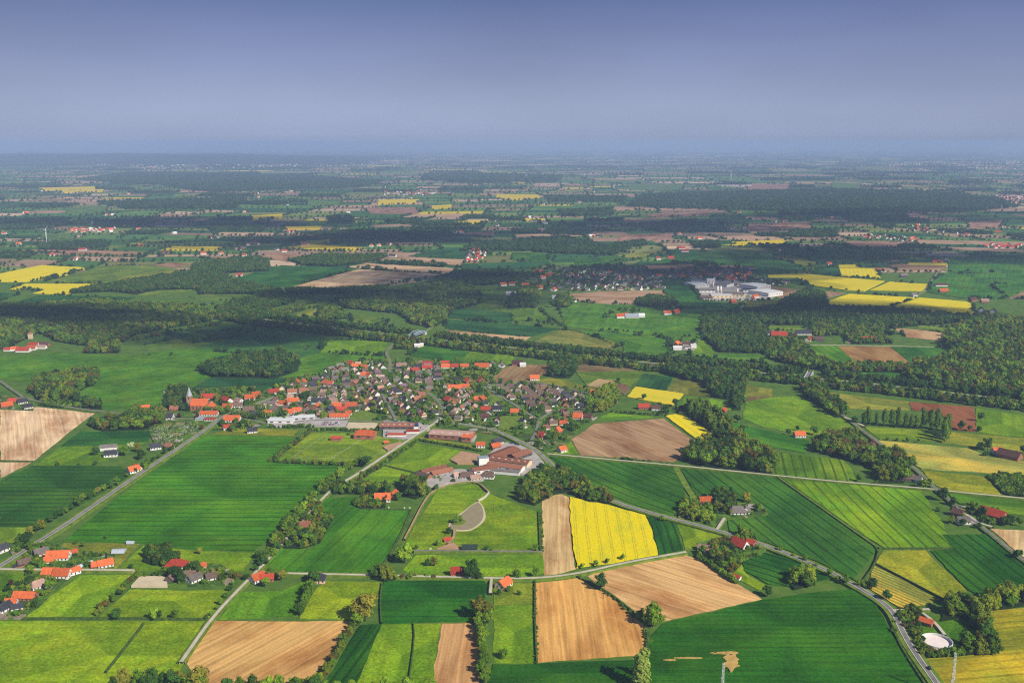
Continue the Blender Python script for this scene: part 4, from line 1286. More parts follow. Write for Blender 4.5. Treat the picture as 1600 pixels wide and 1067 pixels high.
def wood(px, key, h, label, st=None, floor=True, name='wood'):
    poly = gp(px)
    WOODS_G.append(poly)
    if max(b for a, b in px) < 556:
        h *= 0.78
    st = st or h * 0.56
    xs0, xs1 = min(a for a, b in poly), max(a for a, b in poly); ys0, ys1 = min(b for a, b in poly), max(b for a, b in poly)
    pts = []
    y = ys0; odd = 0
    while y < ys1:
        x = xs0 + (st / 2 if odd else 0); odd ^= 1
        while x < xs1:
            a, b = x + rnd.uniform(-.38, .38) * st, y + rnd.uniform(-.38, .38) * st
            if inside(a, b, poly):
                pts.append((a, b, h * rnd.choice((rnd.uniform(0.68, 0.9), rnd.uniform(0.85, 1.08), rnd.uniform(0.95, 1.18)))))
            x += st
        y += st * 0.92
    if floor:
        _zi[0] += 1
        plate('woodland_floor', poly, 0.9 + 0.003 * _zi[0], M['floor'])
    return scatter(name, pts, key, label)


def hedge(px, h, key, label, st=None, width=1.5, name='hedge', hv=0.25, gap=0.0):
    L = gp(px)
    st = st or h * 0.55
    pts = []
    for (ax, ay), (bx, by) in zip(L[:-1], L[1:]):
        d = math.hypot(bx - ax, by - ay); t = 0
        while t < d:
            if rnd.random() >= gap:
                pts.append((ax + (bx - ax) * t / d + rnd.uniform(-width, width), ay + (by - ay) * t / d + rnd.uniform(-width, width), h * rnd.uniform(1 - hv, 1 + hv)))
            t += st * rnd.uniform(0.7, 1.3)
    return scatter(name, pts, key, label)


scatter('distant_trees', [(x, y, s) for x, y, s, k in far_pts], 'far', 'distant woods, groves and hedgerows of the plain')

# a low wooded ridge on the left horizon
hv_, hf_ = [], []
n = 60
for i in range(n + 1):
    x = -14500 + 11800 * i / n
    env = min(1, (n - i) / 22) * min(1, 0.75 + i / 20)
    hh = (120 + 12 * math.sin(i * 0.5) + 7 * math.sin(i * 1.7)) * max(0, env) ** 0.7
    for y, k in ((17000, 0), (18500, 0.5), (20000, 1), (24000, 0.9), (30000, 0)):
        hv_.append((x, y, hh * k - (1 if k == 0 else 0)))
for i in range(n):
    for j in range(4):
        a = i * 5 + j
        hf_.append((a, a + 5, a + 6, a + 1))
tag(link('hills', mesh_from('hills', hv_, hf_, M['floor'], True)), kind='structure', label='low wooded ridge along the hazy horizon')

# --- woods in the middle and near distance
wood([(0, 486), (60, 479), (150, 471), (200, 477), (300, 481), (333, 491), (330, 502), (250, 516), (212, 524), (186, 538), (185, 552), (133, 552), (140, 542), (90, 534), (62, 520), (40, 530), (10, 545), (-15, 548), (-15, 488)], 'mixed', 19, 'long mixed wood behind the red-roofed farm on the left')
wood([(-10, 477), (150, 478), (140, 483), (-10, 484)], 'dark', 16, 'dark belt of trees below the teal field')
wood([(175, 446), (225, 437), (300, 427), (350, 425), (360, 440), (400, 446), (400, 460), (312, 460), (307, 453), (250, 453), (212, 460), (175, 456), (105, 459), (130, 453)], 'dark', 18, 'dark wood curving round a small meadow')
wood([(300, 417), (325, 410), (400, 404), (420, 408), (420, 424), (362, 427), (302, 425)], 'dark', 18, 'dark wood beyond the curved wood')
wood([(335, 492), (360, 475), (400, 466), (420, 470), (424, 492), (405, 502), (380, 508)], 'dark', 19, 'dark wood at the left end of the canal')
wood([(43, 607), (82, 589), (140, 581), (152, 588), (150, 600), (112, 616), (125, 628), (62, 628)], 'mixed', 17, 'oval beech wood in the big meadow on the left')
wood([(311, 578), (350, 566), (400, 557), (440, 553), (466, 565), (465, 580), (430, 592), (330, 590)], 'dark', 18, 'dark elongated wood between meadow and village')
wood([(400, 448), (437, 455), (452, 468), (450, 476), (425, 481), (395, 481)], 'dark', 18, 'dark copse left of the narrow meadows')
wood([(450, 408), (500, 400), (607, 400), (588, 408), (525, 417), (475, 415)], 'dark', 18, 'wood beyond the pale ploughed field')
wood([(522, 468), (575, 457), (625, 457), (700, 445), (732, 447), (760, 472), (725, 482), (695, 490), (695, 502), (675, 513), (645, 507), (625, 491), (540, 482)], 'mixed', 20, 'large beech wood in the centre behind the canal bridge')
wood([(670, 440), (725, 425), (800, 425), (815, 436), (800, 442), (757, 447), (725, 445), (675, 448)], 'dark', 18, 'wood behind the large beech wood')
wood([(447, 451), (510, 453), (607, 448), (600, 456), (520, 460), (450, 458)], 'dark', 13, 'tree belt along the pale ploughed field')
wood([(495, 493), (507, 483), (532, 485), (542, 498), (500, 501)], 'mixed', 16, 'round copse by the canal')
wood([(618, 536), (632, 533), (650, 538), (640, 546), (618, 546)], 'mixed', 13, 'thicket beside the road up to the canal bridge')
wood([(425, 489), (448, 484), (473, 477), (478, 484), (440, 493)], 'mixed', 11, 'loose scrub left of the round copse')
wood([(992, 472), (1015, 465), (1050, 467), (1057, 477), (1025, 481), (995, 478)], 'dark', 17, 'dark oval copse in front of the factory field')
wood([(800, 463), (825, 467), (840, 476), (837, 482), (790, 481)], 'dark', 17, 'dark copse at the fork of the meadow track')
wood([(808, 462), (815, 452), (838, 453), (845, 462), (835, 470)], 'light', 18, 'pale green trees left of the farther village')
wood([(868, 479), (872, 464), (890, 462), (895, 475), (885, 482)], 'mixed', 18, 'round tree clump beside the brown field')
wood([(1095, 516), (1100, 496), (1120, 494), (1175, 496), (1192, 516), (1200, 531), (1200, 553), (1125, 551), (1100, 531)], 'dark', 19, 'pine and oak wood right of the white farm')
wood([(1200, 483), (1380, 485), (1520, 498), (1500, 505), (1415, 511), (1400, 514), (1330, 515), (1280, 507), (1250, 509), (1175, 507), (1150, 492), (1165, 489)], 'dark', 20, 'long dark wood below the yellow rape fields')
wood([(1268, 512), (1300, 506), (1380, 514), (1376, 528), (1395, 537), (1330, 538), (1318, 524), (1270, 526)], 'mixed', 17, 'park trees round the manor and red-roofed house')
wood([(1490, 516), (1535, 499), (1612, 506), (1612, 632), (1540, 617), (1470, 604), (1412, 590), (1416, 576), (1468, 567), (1490, 552), (1474, 541)], 'mixed', 21, 'large dense forest at the right edge')
wood([(1215, 476), (1262, 453), (1290, 463), (1292, 481), (1225, 482)], 'dark', 18, 'dark wood left of the wide rape field')
wood([(1200, 535), (1250, 533), (1273, 562), (1310, 575), (1360, 574), (1415, 574), (1412, 583), (1335, 583), (1300, 583), (1255, 575), (1200, 560)], 'mixed', 16, 'tree belt wrapping the striped fields')
wood([(1250, 605), (1287, 611), (1322, 643), (1320, 653), (1305, 653), (1257, 618)], 'mixed', 16, 'avenue wood running down from the canal bridge')
wood([(1272, 706), (1275, 689), (1335, 676), (1347, 698), (1370, 711), (1407, 713), (1427, 728), (1425, 741), (1412, 755), (1370, 755), (1365, 736), (1340, 723)], 'mixed', 16, 'winding wood between the two farm tracks')
wood([(1541, 746), (1562, 741), (1612, 745), (1612, 781), (1570, 773)], 'bush', 6, 'young scrub plantation at the right edge', name='scrub', st=5)
wood([(1075, 641), (1095, 638), (1132, 663), (1145, 678), (1135, 683), (1115, 678), (1072, 648)], 'poplar', 22, 'olive poplar stand beside the small rape field', st=8)
wood([(1067, 722), (1075, 711), (1112, 686), (1125, 683), (1190, 701), (1206, 716), (1206, 741), (1125, 733)], 'mixed', 20, 'tall mixed copse at the corner of the curved wheat field')
wood([(917, 643), (920, 623), (950, 608), (970, 621), (962, 631), (940, 646)], 'light', 17, 'light green grove at the eastern end of the village')
wood([(808, 772), (830, 748), (850, 737), (880, 738), (903, 756), (950, 777), (956, 787), (920, 786), (890, 770), (870, 771), (835, 790), (812, 785)], 'mixed', 14, 'grove between the brickworks yard and the soil strip')
wood([(1020, 578), (1100, 582), (1165, 584), (1165, 606), (1157, 626), (1157, 641), (1145, 641), (1142, 626), (1112, 621), (1105, 601), (1050, 589)], 'dark', 18, 'dark wedge-shaped wood south of the canal')
wood([(860, 573), (875, 556), (902, 561), (900, 581), (890, 591), (862, 591)], 'dark', 17, 'dark copse beside the brown field north of the village')
wood([(255, 636), (270, 612), (290, 606), (300, 630), (296, 645), (262, 640)], 'dark', 17, 'dark church grove left of the tower')
wood([(155, 662), (190, 655), (215, 645), (250, 646), (256, 660), (225, 672), (160, 674), (135, 664)], 'mixed', 15, 'grove in front of the pale corner field')
wood([(130, 640), (133, 628), (158, 632), (160, 640)], 'dark', 14, 'round dark thicket beside the village road')
wood([(62, 634), (70, 622), (115, 625), (125, 637), (95, 638)], 'bush', 6, 'low bushes below the oval beech wood', name='scrub', st=6)
wood([(1470, 972), (1482, 940), (1510, 944), (1532, 960), (1545, 985), (1558, 1012), (1548, 1024), (1510, 1024), (1500, 1005), (1530, 1004), (1524, 985), (1506, 966)], 'mixed', 15, 'curved tree belt behind the round tank')
wood([(1530, 955), (1525, 942), (1550, 928), (1612, 926), (1612, 945), (1570, 952)], 'light', 14, 'leafy belt along the yellowish field')
wood([(1400, 962), (1420, 948), (1440, 955), (1436, 985), (1448, 1018), (1505, 1019), (1505, 1026), (1440, 1028), (1426, 1000)], 'mixed', 6, 'shrubby screen between road and round tank')
wood([(1230, 910), (1233, 902), (1268, 898), (1274, 914), (1240, 922)], 'light', 16, 'rounded tree clump at the corner of the vivid wheat field')
wood([(1062, 806), (1068, 790), (1085, 785), (1094, 795), (1110, 800), (1106, 815), (1082, 816)], 'light', 11, 'orchard trees round the orange-roofed cottage')
wood([(1114, 803), (1120, 778), (1150, 776), (1152, 792), (1140, 806)], 'dark', 17, 'tall dark trees left of the grey villa')
wood([(1094, 866), (1115, 852), (1132, 848), (1145, 856), (1150, 872), (1160, 880), (1150, 892), (1140, 898)], 'mixed', 10, 'garden trees round the brown bungalow')
wood([(1150, 850), (1158, 838), (1178, 836), (1184, 848), (1170, 846)], 'light', 15, 'tall trees behind the white-gabled house')
wood([(425, 850), (442, 828), (470, 795), (490, 784), (500, 790), (505, 812), (520, 812), (500, 850), (470, 857), (440, 857)], 'mixed', 8, 'garden thicket round the house in the hedgerow', st=6.5)
wood([(575, 778), (605, 782), (600, 796), (566, 796), (552, 790), (560, 780)], 'mixed', 8, 'garden trees round the orange farm on the wheat corner')
wood([(632, 776), (630, 760), (645, 752), (662, 757), (664, 772), (650, 780)], 'mixed', 17, 'big dark tree group beside the riding track')
wood([(505, 764), (530, 758), (600, 760), (610, 770), (560, 772), (500, 772)], 'mixed', 11, 'tree screen along the farm track')
wood([(580, 905), (590, 893), (608, 893), (625, 903), (605, 910)], 'mixed', 14, 'dark tree clump at the track crossing')
wood([(222, 878), (232, 862), (262, 858), (282, 872), (270, 880), (240, 884)], 'dark', 12, 'garden trees behind the red hipped roof')

# --- canal tree rows (four long belts)
def offset_line(L, off):
    q = []
    for i, (x, y) in enumerate(L):
        a = L[max(0, i - 1)]; b = L[min(len(L) - 1, i + 1)]
        d = Vector((b[0] - a[0], b[1] - a[1])).normalized()
        q.append((x - d.y * off, y + d.x * off))
    return q


def belt(L, h, key, label, st, width, skip=()):
    pts = []
    for (ax, ay), (bx, by) in zip(L[:-1], L[1:]):
        d = math.hypot(bx - ax, by - ay); t = 0
        while t < d:
            x, y = ax + (bx - ax) * t / d + rnd.uniform(-width, width), ay + (by - ay) * t / d + rnd.uniform(-width, width)
            if not any(math.hypot(x - s[0], y - s[1]) < s[2] for s in skip):
                pts.append((x, y, h * rnd.uniform(0.75, 1.2)))
            t += st * rnd.uniform(0.7, 1.3)
    return scatter('tree_belt', pts, key, label)


B1 = G(651, 527); B2 = G(1264, 590); BW = G(1020, 572)
sk = [(B1.x, B1.y, 38), (B2.x, B2.y, 30), (BW.x, BW.y, 24)]
for off, lab in ((30, 'tree belt along the far bank of the canal'), (46, 'outer tree belt behind the far bank of the canal'), (-27, 'tree belt along the near bank of the canal'), (-42, 'outer tree belt in front of the near bank of the canal')):
    belt(offset_line(CANAL, off), 15 if abs(off) < 40 else 13, 'dark' if off > 0 else 'mixed', lab, 4.5, 4, sk)

# --- hedges
hedge([(485, 676), (455, 698), (424, 722)], 7, 'mixed', 'hedge along the left side of the football ground', st=4.5)
hedge([(424, 722), (470, 725), (520, 727), (560, 727)], 6.5, 'mixed', 'hedge along the near side of the football ground', st=4.5)
hedge([(652, 688), (700, 696), (757, 706)], 4.5, 'bush', 'dark clipped hedge between pasture and brick hall', st=2.6, width=0.8)
hedge([(652, 690), (610, 717), (565, 745)], 5, 'bush', 'hedge beside the pale road below the football ground', st=3)
hedge([(486, 673), (520, 672), (560, 674), (590, 672)], 5, 'bush', 'hedge behind the football ground', st=3.5)
hedge([(420, 669), (460, 668), (490, 668)], 6, 'garden', 'hedge in front of the flat white store', st=4)
hedge([(395, 690 - 20), (370, 672), (330, 672)], 4, 'garden', 'garden hedge along the wheat field edge', st=5)
hedge([(545, 762), (560, 752), (597, 728)], 6, 'mixed', 'hedge below the pale road', st=5)
hedge([(148, 962), (170, 943), (190, 925), (208, 903)], 6, 'mixed', 'hedgerow between the two near pastures', st=4.5, width=2.5)
hedge([(215, 902), (262, 900), (300, 905)], 6, 'bush', 'leafy hedge behind the sand arena', st=4)
hedge([(305, 908), (350, 900), (372, 905), (400, 905)], 7, 'mixed', 'hedge behind the brown-roofed farm', st=5)
hedge([(500, 1066), (515, 1048), (530, 1020), (548, 990), (558, 975)], 8, 'mixed', 'hedgerow between tan field and dark strip', st=5)
hedge([(500, 1080), (495, 1066), (470, 1072)], 7, 'light', 'bushes at the lower end of the hedgerow', st=5)
hedge([(618, 905), (650, 902), (680, 904), (700, 905)], 6, 'mixed', 'shrubs along the track behind the dark wheat', st=7, gap=0.2)
hedge([(1092, 872), (1115, 886), (1140, 905), (1150, 912)], 6, 'bush', 'dark hedge along the pale ploughed field', st=3.2)
hedge([(904, 900), (925, 912), (948, 928), (985, 958), (1000, 966)], 3.2, 'bush', 'thin hedge between the two ploughed fields', st=4, gap=0.25)
hedge([(958, 717), (978, 718), (990, 720), (1050, 727)], 4, 'bush', 'clipped hedge along the brown ploughed field', st=3.4, gap=0.12)
hedge([(955, 645), (1000, 648), (1040, 650)], 5, 'dark', 'dark hedge behind the brown ploughed field', st=4)
hedge([(1072, 640), (1040, 640), (1000, 637)], 9, 'dark', 'trees around the red-roofed farm east of the village', st=8)
hedge([(1395, 985), (1400, 990), (1420, 1030), (1445, 1070)], 1.8, 'bush', 'rough growth in the roadside ditch', st=3, gap=0.4)
hedge([(845, 905 - 105), (846, 830), (846, 862)], 2.5, 'bush', 'thin hedge beside the soil strip', st=3)
hedge([(835, 912), (836, 960), (838, 1035)], 2.0, 'bush', 'thin hedge along the orange-tan field', st=3, gap=0.2)
hedge([(1006, 985), (1012, 1005), (1005, 1035)], 3, 'bush', 'ditch growth beside the vivid wheat', st=3)
hedge([(842, 483), (860, 498), (880, 510), (885, 512)], 6, 'dark', 'dark hedge along the diagonal meadow track', st=6, width=3)
hedge([(828, 500), (860, 507), (880, 511)], 6, 'dark', 'dark hedge at the head of the olive triangle', st=6, width=4)
hedge([(885, 514), (915, 523), (955, 537)], 3.5, 'dark', 'ditch hedge along the olive triangle', st=5)
hedge([(938, 517), (955, 517), (1000, 521), (1037, 526)], 7, 'dark', 'broken tree row in the broad pasture', st=8, width=3, gap=0.15)
hedge([(212, 532), (250, 525), (300, 515), (350, 505)], 12, 'mixed', 'loose tree line in the shaded meadow', st=13, width=3)
hedge([(302, 537), (340, 530), (370, 524), (402, 517)], 14, 'dark', 'bolder tree line below the loose one', st=10, width=4)
hedge([(1060, 482), (1100, 481), (1150, 481)], 6, 'dark', 'small trees along the factory field edge', st=12)
hedge([(1067, 436), (1080, 450), (1092, 462)], 9, 'dark', 'tree screen left of the white factory', st=6)
hedge([(1095, 470), (1130, 471), (1160, 470)], 8, 'dark', 'trees in front of the white factory', st=9)
hedge([(1320, 434), (1376, 437)], 8, 'far', 'small trees on the edge of the blocky rape field', st=13)
hedge([(1270, 449), (1345, 456)], 9, 'far', 'lone trees along the rape field track', st=38)
hedge([(545, 419), (625, 422)], 9, 'far', 'row of round trees across the pale ploughed field', st=40)
hedge([(607, 447), (640, 440), (665, 438)], 13, 'dark', 'trees at the corner of the pale ploughed field', st=17)
hedge([(100, 430), (120, 424), (135, 420)], 7, 'dark', 'hedge at the tip of the left rape field', st=9)
hedge([(48, 441), (70, 436), (85, 432)], 9, 'dark', 'dark trees between rape and meadow', st=8)
hedge([(18, 455), (40, 453), (55, 455)], 8, 'dark', 'dark trees in the corner of the lower rape field', st=8)
hedge([(60, 401), (170, 402), (210, 400)], 8, 'far', 'tree row along the thin brown field', st=18)
hedge([(440, 392), (480, 393), (550, 392)], 10, 'far', 'trees in front of the thin rape field', st=14)

# --- individual trees and rows, near part
row([(44, 840), (80, 815), (120, 791), (150, 774), (186, 757)], 9.5, 9.5, ['b', 'b', 'l', 'y', 'd'], 'the tree row left of the straight road', jit=2)
row([(195, 747), (222, 733), (240, 722), (262, 708), (285, 693)], 13, 7, ['b', 'd', 's'], 'the upper roadside row toward the cemetery', jit=1)
row([(410, 888), (430, 862), (428, 845), (452, 818), (480, 790), (505, 765), (530, 745), (555, 730), (570, 722)], 8.5, 10, ['b', 'l', 'b', 'd'], 'the tree belt beside the large wheat field', jit=2.5)
row([(1345, 664), (1380, 666), (1420, 669), (1470, 672)], 8.5, 25, ['p'], 'the poplar row right of the farm road', end='road', jit=1)
row([(1478, 672), (1480, 682), (1477, 692)], 10, 24, ['p'], 'the poplar clump closing the tall row', end='far', jit=4)
row([(748, 965), (752, 990), (756, 1015), (755, 1045), (757, 1075)], 8.0, 11, ['b', 'l', 'b'], 'the hedgerow beside the small tan field', end='far', jit=2)
row([(165, 1078), (215, 1072), (262, 1074), (330, 1078)], 9.5, 13, ['d', 'b', 'y'], 'the tree line on the bottom edge', end='left', jit=3)
row([(350, 1082), (400, 1080), (450, 1080), (520, 1082), (600, 1083), (690, 1083)], 9, 10, ['b', 'l', 'd'], 'the bushy bottom margin below the tan field', end='left', jit=3)
row([(1210, 859), (1235, 870), (1262, 880), (1290, 897)], 16, 6, ['l', 'b'], 'the small roadside trees beside the main road', end='far', jit=0.8)
row([(1293, 900), (1305, 906), (1322, 915)], 9, 8, ['d', 'b', 'l'], 'the dense roadside clump before the bend', end='far', jit=1.5)
row([(905, 889), (925, 886), (952, 880), (962, 877), (985, 874)], 13, 7, ['b', 'l'], 'the small trees before the yellow field', end='left', jit=1)
row([(800, 905), (822, 903), (852, 901), (858, 900)], 14, 8, ['b', 'd'], 'the trackside trees behind the cottage', end='left', jit=1)
row([(895, 606), (912, 608), (925, 610)], 20, 7, ['d'], 'the garden-end trees at the village edge', end='left')
row([(778, 601), (795, 602), (806, 602)], 14, 9, ['d'], 'the round trees between brown field and village', end='left', jit=0.8)
row([(1382, 688), (1420, 690), (1450, 692)], 14, 4.5, ['s', 'd'], 'the small trees in the poplar shade', end='left', jit=0.8)
row([(365, 912), (350, 935), (335, 957), (322, 968)], 11, 5.5, ['b', 's', 'sd'], 'the shrubs left of the pale track', end='far', jit=1)
row([(490, 906), (484, 925), (474, 945), (464, 962)], 8, 12, ['d', 'b'], 'the dark group below the grey house', end='far', jit=2)
row([(1395, 717 + 252), (1402, 990)], 20, 4, ['s'], 'the roadside bushes by the tank', jit=1)
row([(400, 895), (412, 880), (404, 870)], 9, 8, ['b', 'd'], 'the clump below the tree belt', jit=2)
row([(870, 735), (885, 742), (900, 752)], 11, 11, ['b', 'd', 'l'], 'the trees between main road and brickworks', end='far', jit=2)

for a in [
    (182, 968, 11, 'd', 'dark round tree on the ditch, leftmost of the four in the near pasture'), (240, 969, 11, 'l', 'pale green round tree on the ditch in the near pasture'), (248, 967, 8, 'd', 'small dark tree touching the pale green one on the ditch'), (274, 967, 9, 'b', 'green round tree on the ditch right of the pale pair'), (322, 968, 5, 'sd', 'low dark shrub where the ditch meets the pale track'),
    (571, 970, 26, 'y', 'biggest yellowish tree, at the corner of tan and dark green fields'), (558, 978, 12, 'b', 'green tree under the biggest yellowish tree'), (752, 968, 22, 'y', 'tall yellowish tree at the corner of the dark wheat field'), (762, 975, 14, 'l', 'light green tree right of the tall yellowish one'),
    (192, 1074, 15, 'y', 'yellowish tree on the bottom edge, left of the dark pair'), (308, 1077, 19, 'y', 'broad yellowish tree on the bottom edge by the track'), (235, 1076, 16, 'd', 'dark tree on the bottom edge between two yellowish ones'), (272, 1077, 15, 'd', 'dark tree on the bottom edge left of the broad yellowish one'), (108, 1078, 6, 'sl', 'pale bush on the bottom edge in the near pasture'),
    (632, 880, 20, 'l', 'large light green tree at the foot of the riding track'), (678, 884, 9, 'y', 'yellowish tree in the strip behind the red barn'), (668, 884, 7, 'd', 'small dark tree left of the yellowish one behind the red barn'), (736, 905, 19, 'd', 'tall dark tree right of the red barn'), (745, 906, 12, 'd', 'dark tree behind the tall one at the red barn'), (752, 905, 6, 's', 'bush right of the red barn trees'),
    (760, 862, 7, 'd', 'small tree on the pasture edge right of the green barn'), (767, 863, 4, 'sd', 'low bush beside the small tree on the pasture edge'), (837, 862, 8, 'b', 'round bush in the corner of the pond pasture'), (686, 853, 8, 'l', 'pale tree in the pond pasture left of the red shed'), (702, 834, 8, 'd', 'dark tree at the foot of the pond'), (672, 861, 4, 'sw', 'white flowering bush on the pasture edge'), (651, 859, 5, 'b', 'bush beside the large light green tree'),
    (712, 818, 9, 'b', 'leafy tree on the pond island, left one'), (719, 816, 8, 'l', 'leafy tree on the pond island, right one'),
    (938, 921, 15, 'd', 'dark round lone tree between the two ploughed fields'), (1020, 979, 20, 'b', 'large round tree at the corner of the vivid wheat field'), (1000, 966, 9, 's', 'bushes left of the large round corner tree'), (1003, 1075, 30, 'w', 'silvery willow standing tall on the bottom edge'), (1008, 1062, 20, 'w', 'smaller silvery willow behind the tall one'),
    (1199, 932, 11, 'd', 'dark tree at the far corner of the pale ploughed field'), (1361, 922, 12, 'd', 'dark slim tree right of the road bend'), (1385, 940, 11, 'd', 'dark round tree beside the striped field'), (1343, 918, 7, 'l', 'pale small tree at the road bend'), (1397, 988, 5, 's', 'roadside bush opposite the tank'),
    (1590, 873, 11, 'd', 'round tree beside the small road at the right edge'), (1472, 782, 16, 'd', 'round dark tree at the track junction'), (1490, 790, 11, 'd', 'smaller dark tree right of the junction tree'), (1467, 799, 6, 's', 'bush near the brick house by the junction'), (1341, 753, 9, 'd', 'lone round tree in the bright field by the track'), (1368, 757, 6, 's', 'small bush beside the track junction'),
    (1443, 762, 12, 'l', 'trees in front of the grey farmhouse'), (1450, 760, 10, 'd', 'dark tree right of the grey farmhouse'), (1535, 810, 13, 'd', 'dark tree left of the red-roofed barn'), (1525, 802, 12, 'b', 'green tree behind the farm cluster on the right'), (1570, 822, 12, 'd', 'dark round tree below the red-roofed barn'), (1578, 820, 11, 'd', 'dark tree right of the red-roofed barn'), (1550, 822, 9, 'b', 'green tree in front of the red-roofed barn'), (1592, 822, 10, 'b', 'green tree at the edge beyond the red-roofed barn'), (1486, 818, 9, 'l', 'pale tree in front of the grey bungalow'), (1505, 822, 8, 'd', 'dark tree below the grey bungalow'), (1530, 826, 7, 'd', 'dark shrub tree beside the sandy plot'),
    (1502, 673, 14, 'd', 'round tree at the edge of the red-brown field'), (1515, 674, 9, 'd', 'smaller round tree at the edge of the red-brown field'), (1532, 659, 14, 'd', 'lone tree in the green field right of the red-brown one'), (1529, 674, 8, 's', 'bush below the lone tree in the green field'),
    (1531, 703, 12, 'd', 'left dark tree beside the brown barn'), (1543, 703, 16, 'd', 'taller dark tree beside the brown barn'), (1540, 713, 8, 'sd', 'dark hedge bush in front of the brown barn'), (1598, 708, 11, 'd', 'dark tree at the edge behind the brown barn'), (1335, 662, 12, 'd', 'dark tree beside the farm road'),
    (1232, 680, 10, 'd', 'dark tree left of the orange-roofed farm'), (1246, 673, 8, 'd', 'dark tree behind the orange-roofed farm'), (1272, 680, 14, 'd', 'big dark tree between the two orange-roofed farms'), (1160, 676, 11, 'd', 'dark round tree on the green slope'), (1170, 668, 5, 'l', 'pale bush above the dark round tree'), (1006, 625, 10, 'd', 'dark tree at the edge of the dull rape field'), (1055, 636, 13, 'd', 'dark tree at the right corner of the dull rape field'),
    (1152, 661, 14, 'd', 'dark tree at the end of the tree row on the slope'), (1100, 658, 9, 'd', 'dark tree behind the poplar stand'),
    (1035, 815, 7, 'l', 'pale roadside tree left of the orange-roofed cottage'), (1185, 800, 10, 'b', 'garden tree behind the grey villa'), (1165, 785, 12, 'y', 'yellowish tree behind the grey villa'), (1142, 806, 8, 'y', 'yellow bush by the grey villa drive'), (1112, 815, 11, 'l', 'light tree at the lawn of the orange-roofed cottage'), (1098, 818, 12, 'l', 'light tree in front of the orange-roofed cottage'), (1218, 862, 7, 'b', 'tree on the road bank beside the wheat'),
    (482, 547, 11, 'd', 'lone dark tree in the shaded meadow'), (268, 556, 8, 'd', 'small dark tree in the big meadow'), (234, 555, 5, 'sd', 'dark bush in the big meadow'), (598, 505, 11, 'd', 'lone tree left of the bridge wood'), (968, 575, 14, 'd', 'tree beside the canal basin'), (966, 597, 8, 'd', 'dark bush tree on the small brown plot'), (862, 480, 16, 'd', 'round dark tree in the meadow before the farther village'),
    (572, 730, 17, 'd', 'tall dark tree at the corner of the football ground'), (545, 680, 5, 's', 'bush behind the football clubhouse'), (668, 772, 10, 'sd', 'dark bush by the riding track bend'), (682, 766, 7, 'sd', 'dark bush right of the riding track bend'), (622, 782, 11, 'd', 'dark tree right of the orange farm'), (605, 772, 12, 'd', 'dark tree behind the orange farm'), (582, 772, 12, 'd', 'dark tree left behind the orange farm'),
    (632, 797, 3.5, 'sw', 'white flowering bush on the wheat corner'), (640, 797, 3.5, 'sw', 'second white flowering bush on the wheat corner'), (607, 796, 3.5, 'sw', 'white flowering bush below the orange farm'), (492, 785, 5, 'sw', 'white flowering bush in the tree belt'), (470, 815, 5, 'sw', 'white flowering bush near the hedgerow house'), (205, 700, 9, 'sw', 'white flowering tree behind the grey-roofed farm'),
    (272, 905, 15, 'd', 'tall dark tree between arena and brown-roofed farm'), (282, 912, 13, 'd', 'second tall tree by the brown-roofed farm'), (262, 900, 9, 'b', 'green tree at the corner of the arena'), (298, 895, 12, 'd', 'dark tree right of the red hipped roof'), (310, 897, 11, 'd', 'dark tree beside the small orange roof'), (312, 866, 7, 'y', 'golden shrub in the garden strip'), (425, 905, 12, 'b', 'green tree right of the orange house on the track'), (440, 908, 11, 'y', 'brownish tree right of the orange house on the track'), (415, 918, 10, 'l', 'pale tree below the orange house on the track'),
    (42, 850, 14, 'd', 'dark tree beside the straight road near its lower end'), (47, 862, 10, 'b', 'round green tree at the bus stop bend'), (30, 845, 8, 'd', 'dark bush left of the straight road'), (78, 924, 12, 'b', 'round green tree below the long orange house'), (70, 932, 7, 's', 'bushes below the round green tree'), (48, 897, 9, 'l', 'light green bush beside the lane'), (12, 925, 7, 'd', 'dark shrub at the left edge'), (18, 917, 7, 'r', 'reddish shrub at the left edge'), (55, 886, 9, 'b', 'green tree between lane and brick house'), (65, 888, 8, 's', 'green bush left of the long orange house'), (104, 870, 7, 'd', 'dark tree right of the big orange roof'), (165, 842, 4, 'sd', 'grey-green bush row at the garden end'), (130, 855, 6, 'b', 'fruit tree in the allotment'), (118, 850, 4, 's', 'low bush in the allotment'), (205, 888, 5, 'sd', 'low dark bush beside the lane end'),
    (786, 1028, 8, 's', 'round bush beside the small pasture'), (795, 925, 6, 'b', 'little garden tree by the white cottage'), (812, 930, 5, 's', 'bush in the white cottage garden'), (780, 930, 6, 'd', 'dark bush in the white cottage garden'), (640, 905, 7, 'b', 'tree on the track behind the dark wheat'),
    (150, 712, 12, 'd', 'dark tree left of the grey-roofed farm'), (195, 712, 14, 'b', 'green tree right of the grey-roofed farm'), (222, 718, 14, 'd', 'dark tree by the orange-roofed house'), (228, 735, 10, 'b', 'round tree right of the orange-roofed house'), (215, 706, 12, 'y', 'olive tree above the orange-roofed house'), (125, 726, 5, 's', 'bush at the field edge below the pale field'), (90, 727, 5, 's', 'bush left at the field edge below the pale field'), (150, 727, 6, 'd', 'dark shrub at the meadow edge'),
    (307, 656, 8, 'r', 'purple tree by the cemetery'), (315, 672, 8, 'r', 'purple tree at the cemetery gate'), (280, 655, 9, 'r', 'purple tree in the church garden'), (346, 633, 11, 'r', 'purple tree right of the church'), (310, 641, 6, 'l', 'light tree in front of the church nave'), (340, 628, 12, 'y', 'olive tree behind the church'), (368, 613, 10, 'y', 'olive tree at the meadow edge of the village'), (392, 612, 8, 'r', 'purple tree at the upper village edge'), (362, 675, 11, 'd', 'dark tree at the wheat field corner'), (378, 668, 13, 'd', 'dark conifer-like tree near the wheat corner'),
]:
    tree(*a)

